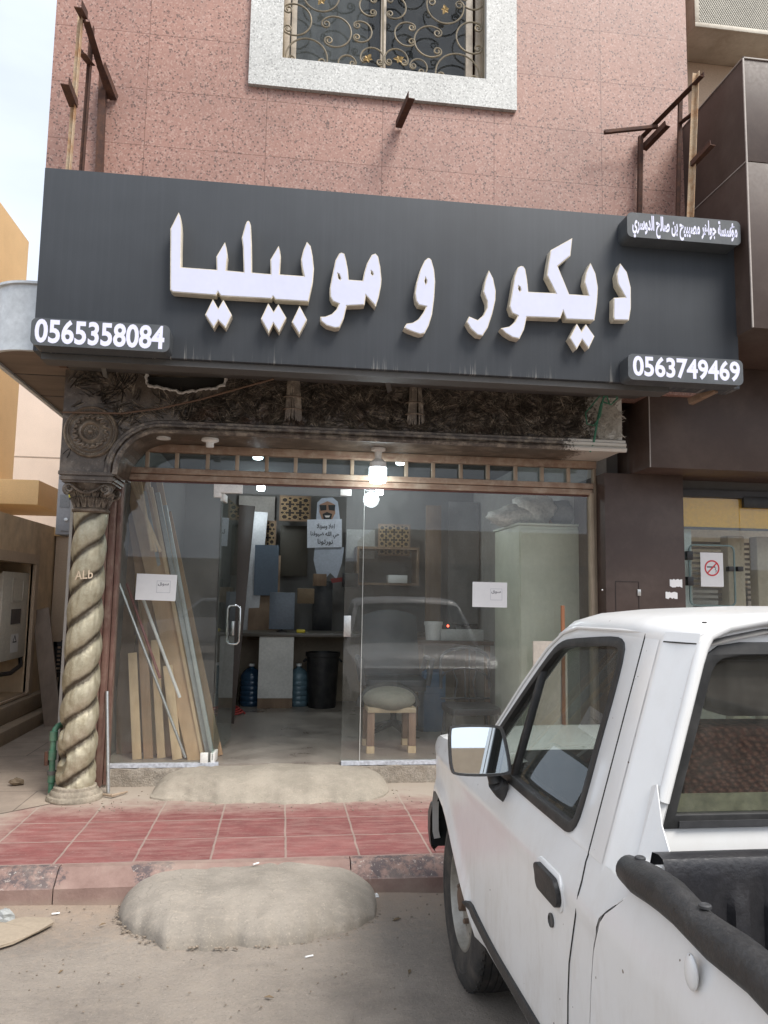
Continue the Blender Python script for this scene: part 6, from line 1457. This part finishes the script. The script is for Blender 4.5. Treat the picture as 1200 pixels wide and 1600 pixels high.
# door mirror
mc = Vector((.632, 2.455, 1.062)); Mm = Matrix.Translation(mc) @ Matrix.Rotation(R(-1.6), 4, 'Z') @ Matrix.Rotation(R(-9.5), 4, 'X')
mt = lambda p, d: Mm @ Vector((p[0], d, p[1]))
o1 = [(-.094, .066), (-.080, .080), (.070, .080), (.090, .066), (.110, -.055), (.098, -.078), (-.070, -.078), (-.092, -.060)]
o1 = rnd_poly(o1, 2)
mir_ = MB()
mir_.prism(o1, [off(o1, .008)], to3=mt, d0=-.006, d1=.012)
n1 = len(o1); rings = [(0, .011), (.004, .03), (.014, .055), (.034, .075), (.05, .08)]; base_ = len(mir_.v)
for d_, y_ in rings:
    for p in (off(o1, d_) if d_ else o1): mir_.v.append(mt(p, y_))
for r_ in range(len(rings)-1):
    for i in range(n1): mir_.f.append((base_+r_*n1+i, base_+r_*n1+(i+1) % n1, base_+(r_+1)*n1+(i+1) % n1, base_+(r_+1)*n1+i))
mir_.f.append(tuple(base_+(len(rings)-1)*n1+i for i in range(n1)))
dm = mir_.build('door_mirror', blk, tk, smooth=True, angle=50)
mg, nt_m, b_m = newmat('mirror_glass'); b_m.inputs['Base Color'].default_value = (.80, .86, .88, 1); b_m.inputs['Metallic'].default_value = 1; b_m.inputs['Roughness'].default_value = .015
MB().prism(off(o1, .007), to3=mt, d0=.002, d1=.008).build('mirror_glass', mg, dm)
MB().tube([mt((.055, -.076), .03), mt((.060, -.10), .03)], [.020, .020], 14).tube([mt((.062, -.098), .03), Vector((.712, 2.482, .945)), Vector((.720, 2.482, .918)), Vector((.728, 2.482, .895))], [.026, .030, .020, .004], 14).build('mirror_arm', blk, dm, smooth=True)
# front wheel and the others
rub = mat('worn_tyre_rubber', (.028, .027, .026), .8, 0, .2, 8, 90, .2, .4, dirt=((.14, .12, .10), .5, 9))
rimm = mat('dirty_steel_rim', (.36, .34, .30), .5, .5, .15, 8, 60, .12, .1, dirt=((.12, .10, .08), .5, 9))
Rw = .33
def wheel(c, s):
    t = bpy.data.objects.new('wheel', None); COL.objects.link(t); t.parent = tk; t.location = Vector(c)-tk.location; t.empty_display_size = .1
    Mw = Matrix.Translation(c) @ Matrix.Rotation(R(-90 if s == 0 else 90), 4, 'Y')     # local +z points outboard
    pr = [(.190, -.095), (.235, -.100), (.285, -.102), (.310, -.095), (.322, -.085), (.3275, -.072)]
    for k, (a, b_) in enumerate(((-.066, -.044), (-.038, -.014), (-.008, .008), (.014, .038), (.044, .066))):
        pr += [(.319, a-.0035), (.330-.0004*abs(k-2)*3, a), (.330-.0004*abs(k-2)*3, b_), (.319, b_+.0035)]
    pr += [(.3275, .072), (.322, .085), (.310, .095), (.285, .102), (.262, .104), (.258, .1015), (.235, .100), (.205, .094), (.190, .088)]
    mb = MB().lathe(pr, Mw, 72, False)      # with tread block edges
    for k in range(56):
        a = 2*math.pi*k/56
        for z0, z1 in ((-.084, -.066), (.066, .084)):
            for rr in (.3265,): mb.bar(Mw @ Vector((rr*math.cos(a), rr*math.sin(a), z0)), Mw @ Vector((rr*math.cos(a+.02), rr*math.sin(a+.02), z1)), .008, .004, Mw.to_3x3() @ Vector((math.cos(a), math.sin(a), 0)))
    mb.build('tyre', rub, t, smooth=True, angle=28)
    MB().lathe([(.196, -.09), (.196, .082), (.190, .090), (.182, .092), (.176, .084), (.172, .060), (.164, .050), (.150, .046), (.128, .052), (.105, .062), (.080, .064), (.062, .058), (.050, .058), (.001, .058)], Mw, 48, False).build('rim', rimm, t, smooth=True, angle=35)
    mb = MB()
    for k in range(12):
        a = 2*math.pi*k/12; mb.lathe([(.013, 0), (.013, .002), (.001, .002)], Mw @ Matrix.Translation((.139*math.cos(a), .139*math.sin(a), .0475)), 12)
    mb.build('rim_hole', M['black'], t)
    mb = MB()
    for k in range(6):
        a = 2*math.pi*k/6+.3; mb.lathe([(.011, 0), (.011, .018), (.007, .022), (.001, .022)], Mw @ Matrix.Translation((.082*math.cos(a), .082*math.sin(a), .063)), 6)
    mb.lathe([(.048, .055), (.046, .085), (.040, .095), (.001, .097)], Mw, 24)
    mb.build('hub', mat('rusty_hub', (.16, .11, .08), .6, .4, .3, 20, 90), t, smooth=True, angle=30)
wheel((.845, 3.20, Rw), 0); wheel((2*TC-.845, 3.20, Rw), 1); wheel((.85, .48, Rw), 0); wheel((2*TC-.85, .48, Rw), 1)
# wheel housings, underbody, bumper
dark = mat('dark_underbody', (.012, .012, .012), .85)
mb = MB(); mb.box(.98, 2*TC-.98, -1.2, 3.75, .34, .44)
for s in (0, 1):
    rows = [[(lambda v: v if s == 0 else mir(v))(Vector((x, 3.29+.47*math.cos(a), .36+.36*math.sin(a)))) for a in [math.pi*i/16 for i in range(17)]] for x in (.745, 1.05)]
    mb.grid(rows); mb.add(rows[1], [tuple(range(17))])
mb.build('underbody', dark, tk)
mb = MB(); bp = []
for x, y in ((.735, 3.755), (.74, 3.84), (.79, 3.93), (.95, 3.985), (TC, 4.01)): bp.append((x, y))
bp = bp+[(2*TC-x, y) for x, y in reversed(bp[:-1])]
rows = [[(x, y, z) for x, y in bp] for z in (.36, .375)]
rows = []
for z, d in ((.33, .03), (.36, .006), (.42, 0), (.50, 0), (.545, .010), (.560, .05)): rows.append([(x+(d if x < TC else -d)*(1 if abs(x-TC) > .5 else 0), y-d*(1 if i not in (0, len(bp)-1) else 0), z) for i, (x, y) in enumerate(bp)])
mb.grid(rows).build('front_bumper', mat('grey_bumper_plastic', (.075, .074, .070), .55, 0, .2, 5, 80, dirt=((.2, .18, .15), .4, 7)), tk, smooth=True, angle=50)
for s in (0, 1):
    f = (lambda v: v) if s == 0 else mir
    mb = MB(); mb.add([f(Vector(q)) for q in ((.90, 3.905, .60), (1.16, 3.915, .60), (1.16, 3.91, .75), (.90, 3.90, .75), (.90, 3.85, .60), (1.16, 3.85, .60), (1.16, 3.85, .75), (.90, 3.85, .75))], [(0, 1, 2, 3), (4, 7, 6, 5), (0, 4, 5, 1), (2, 6, 7, 3), (0, 3, 7, 4), (1, 5, 6, 2)])
    mb.build('headlight', mat('headlight_lens', (.5, .52, .52), .1, .3), tk, bevel=.01)
MB().box(1.20, 2*TC-1.20, 3.88, 3.915, .61, .74).build('grille', M['black'], tk, bevel=.006)
# load bed
mb = MB(); ys2 = [-1.15, -.9, -.5, -.1, .08]+[.48-.40*math.cos(math.pi*i/12) for i in range(13)]+[.95, 1.1, 1.3, 1.45, 0]
for s in (0, 1):
    rows = []
    for i, y in enumerate(ys2):
        last = i == len(ys2)-1; zb = .42
        if abs(y-.48) < .40 and not last: zb = max(.42, .36+.36*math.sqrt(1-((y-.48)/.40)**2))
        r = []
        for j in range(23):
            z = zb+(.975-zb)*j/22; yy = lerpz(z)-.008 if last else y
            v = Vector((TX+max(0, offx(z, 1.7)-.0)*.75-.004, yy, z)); r.append(v if s == 0 else mir(v))
        rows.append(r)
    mb.grid(rows)
mb.box(TX+.03, 2*TC-TX-.03, -1.19, -1.15, .45, .96)
mb.build('bed', PT, tk, smooth=True, angle=45)
def rail_pts(s):
    pts = []; rs = []; rr = random.Random(5)
    for i in range(48):
        y = 1.60-.057*i; wob = .005*math.sin(9*y+1)+.004*math.sin(23*y)
        v = Vector((.738+wob*.4, y, .988+wob*.7)); pts.append(v if s == 0 else mir(v)); rs.append(.035+.002*math.sin(13*y)+.0015*math.sin(31*y+1) if i else .029)
    return pts, rs
for s in (0, 1):
    p_, r_ = rail_pts(s); p_ = [p_[0]+Vector((0, .010, 0))]+p_; r_ = [.018]+r_
    MB().tube(p_, r_, 18).build('bed_rail', blk, tk, smooth=True, angle=60)
for y in (1.555, 1.31): MB().lathe([(.011, 0), (.011, .004), (.008, .006), (.004, .004), (.001, .004)], Matrix.Translation((.742, y, 1.0215)), 14).build('rail_bolt', M['dkmetal'], tk, smooth=True)
MB().sphere((TX-.002, 1.30, .922), (.008, .020, .030), 16, 10).build('rope_cleat', PT, tk, smooth=True)
# ribbed black liner
mb = MB(); rows = []; xa_, xb_ = .775, 2*TC-.775
prof_ = []
nr = 150
for i in range(nr+1):
    x = xa_+(xb_-xa_)*i/nr; t_ = ((x-xa_-.12) % .085)/.085; rib = .016*(1 if .18 < t_ < .62 else 0) if .12 < x-xa_ < xb_-xa_-.10 else 0
    prof_.append((x, rib))
for z, k, dy in ((.50, 1, 0), (.93, 1, 0), (.955, .4, .004), (.985, 0, .004), (1.015, 0, .004), (1.030, 0, -.004), (1.034, 0, -.022), (1.030, 0, -.05), (1.0, 0, -.062)): rows.append([(x, 1.520-r_*k+dy*-1-.02*0, z) for x, r_ in prof_])
mb.grid(rows)
for s in (0, 1):
    prs = []
    for i in range(161):
        y = 1.52-2.6*i/160; t_ = (y % .085)/.085; prs.append((y, .014 if .2 < t_ < .62 else 0))
    rows = []
    for z, k, dx in ((.50, 1, .03), (.90, 1, .012), (.93, .3, .008), (.965, 0, .004), (.99, 0, -.012)): rows.append([(lambda v: v if s == 0 else mir(v))(Vector((xa_+dx+r_*k, y, z))) for y, r_ in prs])
    mb.grid(rows)
rows = [[(x, y, .505+(.012 if ((x-xa_) % .13) < .07 else 0)) for x, _ in prof_] for y in (1.52, -1.14)]
mb.grid(rows)
mb.build('bed_liner', mat('black_bed_liner', (.018, .018, .021), .36, 0, .25, 6, 90, .2, .3, dirt=((.10, .09, .085), .15, 8)), tk, smooth=True, angle=35)
# cab interior
dk = mat('dark_grey_trim', (.035, .035, .036), .7, 0, .15)
MB().box(.86, 2*TC-.86, 1.70, 2.85, .44, .50).box(.86, 2*TC-.86, 2.62, 2.86, .5, .96).box(.84, .87, 1.80, 2.8, .5, .95).box(2*TC-.87, 2*TC-.84, 1.80, 2.8, .5, .95).build('cab_trim', dk, tk, bevel=.01)
MB().prism([(2.50, .80), (2.46, .93), (2.52, 1.0), (2.62, 1.03), (2.84, .985), (2.84, .8)], to3=lambda p, d: Vector((d, p[0], p[1])), d0=.88, d1=2*TC-.88).build('dashboard', dk, tk, bevel=.012)
def weave():
    m, nt, b = newmat('rust_red_seat_cloth'); p = _pos(nt, (1, 1, 1))
    wv = _n(nt, 'ShaderNodeTexWave'); wv.wave_type = 'BANDS'; wv.bands_direction = 'DIAGONAL'; wv.inputs['Scale'].default_value = 26; wv.inputs['Distortion'].default_value = 1.0; nt.links.new(p, wv.inputs['Vector'])
    v2 = _n(nt, 'ShaderNodeTexVoronoi'); v2.inputs['Scale'].default_value = 75; nt.links.new(_pos(nt, (1, 1, 1.5)), v2.inputs['Vector'])
    c = _mix(nt, _map(nt, wv.outputs['Fac'], .3, .7), (.22, .065, .048), (.36, .15, .11)); c = _mix(nt, _map(nt, v2.outputs['Distance'], .3, .7, 0, .7), c, (.05, .02, .018))
    nt.links.new(c, b.inputs['Base Color']); b.inputs['Roughness'].default_value = .95; _bump(nt, b, v2.outputs['Distance'], .6, .004); return m
sc_ = weave()
sb = MB().prism(rrect(.97, 2*TC-.93, .60, 1.245, .07), to3=lambda p, d: Vector((p[0], 1.83+d-.22*(p[1]-.6)*.35, p[1])), d0=0, d1=.13).build('seat', sc_, tk, bevel=.03)
MB().prism(rrect(.95, 2*TC-.93, 1.86, 2.36, .07), to3=lambda p, d: Vector((p[0], p[1], d)), d0=.50, d1=.66).build('seat', sc_, tk, bevel=.03)
for x in (1.17, 1.90): MB().prism(rrect(x-.13, x+.13, 1.27, 1.40, .05), to3=lambda p, d: Vector((p[0], 1.79+d, p[1])), d0=0, d1=.075).build('headrest', mat('dark_brown_headrest', (.06, .035, .03), .9), tk, bevel=.025)
MB().tube([Vector((1.17+.185*math.cos(a), 2.36-.075*math.sin(a), 1.00+.165*math.sin(a))) for a in [2*math.pi*i/30 for i in range(31)]], .014, 8).tube([Vector((1.0, 2.36, 1.0)), Vector((1.17, 2.40, .97)), Vector((1.34, 2.36, 1.0))], .014, 8).tube([Vector((1.17, 2.40, .97)), Vector((1.17, 2.56, .90))], .03, 8).build('steering_wheel', M['black'], tk, smooth=True)
MB().prism(rrect(TC-.12, TC+.10, 1.345, 1.405, .025), to3=lambda p, d: Vector((p[0], 2.40+d, p[1])), d0=0, d1=.03).build('rear_view_mirror', M['black'], tk, bevel=.008)
# things carried in the cab
a0 = P(1058, 1268, 1.70); b0 = P(1200, 1240, 1.70)
yc = mat('yellow_green_card', (.33, .29, .20), .6, 0, .5, 22, 40, .2)
tag(MB().prism([(a0.x, a0.z-.006), (a0.x+.36, a0.z-.006), (a0.x+.36, a0.z+.036), (a0.x, a0.z+.036)], to3=lambda p, d: Vector((p[0], 1.70+d+.2*(p[1]-a0.z), p[1])), d0=0, d1=.006).build('card', yc), 'pale yellowish printed card standing inside the pickup rear window', 'card')
# ------------------------------------------------------------------ litter and the street behind the viewer (seen in glass and mirror)
rnd = random.Random(77)
q0 = PZ(0, 1478, .0)
mb = MB(); n = 14; pts = [(-1.30, 3.60), (-1.02, 3.80), (-.985, 3.82), (-.99, 3.86), (-1.06, 3.90), (-1.2, 3.86), (-1.42, 3.78), (-1.5, 3.65)]
pts = [(p.x, p.y) for p in (PZ(-20, 1492, 0), PZ(20, 1478, 0), PZ(62, 1459, 0), PZ(83, 1447, 0), PZ(78, 1440, 0), PZ(40, 1438, 0), PZ(25, 1443, 0), PZ(8, 1452, 0), PZ(-20, 1455, 0))]
mb.prism(pts, to3=lambda p, d: Vector((p[0], p[1], d+.035*max(0, math.sin(7*p[0]+5)))), d0=.006, d1=.016)
tag(mb.build('cardboard_scrap', mat('grey_tan_cardboard', (.34, .28, .21), .9, 0, .15, 6, 60, dirt=((.2, .16, .12), .4, 6)), jitter=.003), 'torn grey tan piece of cardboard on the road below the kerb', 'cardboard')
def crumple(px, py, r, m, label, z=0., seed=1):
    rr = random.Random(seed); q = PZ(px, py, z); mb = MB().sphere((0, 0, 0), 1, 9, 6)
    for i, v in enumerate(mb.v): k = rr.uniform(.6, 1.2); mb.v[i] = Vector((q.x+v.x*k*r, q.y+v.y*k*r*.8, z+max(0, r*.55+v.z*k*r*.6)))
    return tag(mb.build('crumpled_litter', m), label, 'litter')
crumple(6, 1440, .05, mat('clear_plastic_scrap', (.36, .37, .36), .3), 'crumpled clear plastic scrap at the road edge by the cardboard', 0, 2)
crumple(586, 1404, .022, M['paper'], 'small crumpled white paper at the right end of the road ramp', 0, 3)
crumple(26, 1228, .05, mat('dry_leaf', (.16, .12, .08), .9), 'small dry leaf litter on the yard paving left of the column', KZ, 4)
for (px, py, an, lab, z) in ((483, 1496, 20, 'white cigarette butt on the road in front of the cement ramp', 0), (87, 1429, 12, 'white cigarette butt on the sand below the kerb', 0), (400, 1351, 40, 'cigarette butt on the kerb top behind the road ramp', KZ)):
    q = PZ(px, py, z); d = Vector((math.cos(R(an)), math.sin(R(an)), 0))*.018
    t = MB().tube([q-d+Vector((0, 0, .005)), q+d+Vector((0, 0, .005))], .004, 8).build('cigarette_butt', M['paper'], smooth=True); tag(t, lab, 'cigarette butt', 'cigarette butts on the ground')
for k, (px, py, an) in enumerate(((318, 1408, 10), (160, 1446, 40), (240, 1432, -30), (620, 1438, 25), (95, 1520, 60), (420, 1560, -15), (640, 1520, 70), (30, 1395, 15))):
    q = PZ(px, py, 0); a_ = R(an); d = Vector((math.cos(a_), math.sin(a_), 0)); n_ = Vector((-d.y, d.x, 0)); L_ = rnd.uniform(.012, .028)
    t = MB().add([q+Vector((0, 0, .004))-d*L_, q+n_*L_*.35+Vector((0, 0, .010)), q+d*L_+Vector((0, 0, .006)), q-n_*L_*.3+Vector((0, 0, .008)), q-d*L_+Vector((0, 0, .002)), q+n_*L_*.35+Vector((0, 0, .008)), q+d*L_+Vector((0, 0, .004)), q-n_*L_*.3+Vector((0, 0, .006))], [(0, 1, 2, 3), (7, 6, 5, 4), (0, 4, 5, 1), (1, 5, 6, 2), (2, 6, 7, 3), (3, 7, 4, 0)]).build('dry_leaf', mat('dry_leaf_brown', (.17, .12, .07), .9))
    tag(t, 'small dry brown leaf lying on the dusty road', 'leaf', 'dry leaves on the road')
mb = MB()
for k in range(380):
    px, py = rnd.uniform(-150, 800), rnd.uniform(1385, 1620)
    if rnd.random() < .5: py = rnd.uniform(1392, 1440)
    q = PZ(px, py, 0)
    if q.y > 4.13 or (-.78 < q.x < .56 and q.y > 3.55): continue
    r = rnd.uniform(.0015, .005); mb.sphere((q.x, q.y, r*.6), (r*rnd.uniform(.8, 1.8), r, r*.8), 5, 4)
for (xa, ya), (xb, yb) in zip(pts_m, pts_m[1:]):
    for k in range(16):
        t = rnd.random(); x = xa+(xb-xa)*t+rnd.gauss(0, .012); y = ya+(yb-ya)*t-abs(rnd.gauss(0, .02))
        r = rnd.uniform(.002, .007); mb.sphere((x, y, r*.5), (r*rnd.uniform(.8, 1.6), r, r*.8), 6, 4)
for k in range(160):
    px, py = rnd.uniform(60, 660), rnd.uniform(1235, 1268)
    q = PZ(px, py, KZ); r = rnd.uniform(.002, .005); mb.sphere((q.x, q.y, KZ+r*.5), (r*rnd.uniform(.8, 1.8), r, r*.8), 5, 4)
tag(mb.build('grit', mat('loose_grit', (.22, .18, .14), .9, 0, .5, 40)), 'loose grit and tiny stones along the kerb and pavement', 'grit', None, 'stuff')

sw = thing('street_wall', 'long low tan wall across the street behind the viewer', 'wall', (0, -13, 0))
MB().box(-30, 30, -13.4, -13, 0, 2.5).box(-30, 30, -13.45, -12.95, 2.5, 2.62).build('wall_body', mat('street_wall_tan', (.36, .30, .23), .9, dirt=((.24, .2, .16), .5, 1)), sw)
ab = thing('street_building', 'pale low building across the street behind the viewer', 'building', (13, -24, 0))
MB().box(4, 22, -30, -22, 0, 4.5).build('wall', M['beige_wall'], ab)
mb = MB()
for i in range(6):
    for j in range(1): mb.box(5+2.9*i, 6.3+2.9*i, -22.05, -21.99, 1.3, 2.7)
mb.build('window', mat('far_window', (.04, .05, .06), .15), ab)
pc = thing('parked_sedan', 'white parked sedan across the street behind the viewer', 'car', (-1.5, -8, 0))
prof = [(-2.2, .35), (-2.25, .62), (-2.1, .80), (-1.35, .90), (-.75, 1.40), (.55, 1.44), (1.25, .98), (2.1, .92), (2.25, .6), (2.2, .35)]
px_ = lambda p, d: Vector((-1.2+p[0], -8+d, p[1]))
MB().prism(prof, to3=px_, d0=-.82, d1=.82).build('body', mat('sedan_white', (.6, .6, .6), .3, coat=.5), pc, bevel=.06)
for d in (-.83, .822): MB().prism([(-1.2, .94), (-.72, 1.34), (.5, 1.37), (1.05, 1.0)], to3=px_, d0=d, d1=d+.008).build('side_window', mat('sedan_glass', (.02, .025, .03), .08), pc)
for x in (-1.4, 1.4):
    for d in (-.86, .66): MB().lathe([(.02, 0), (.20, .0), (.31, .02), (.32, .05), (.32, .15), (.31, .18), (.02, .2)], Matrix.Translation((-1.2+x, -8+d, .32)) @ Matrix.Rotation(R(-90), 4, 'X'), 24).build('wheel', M['black'], pc, smooth=True, angle=40)
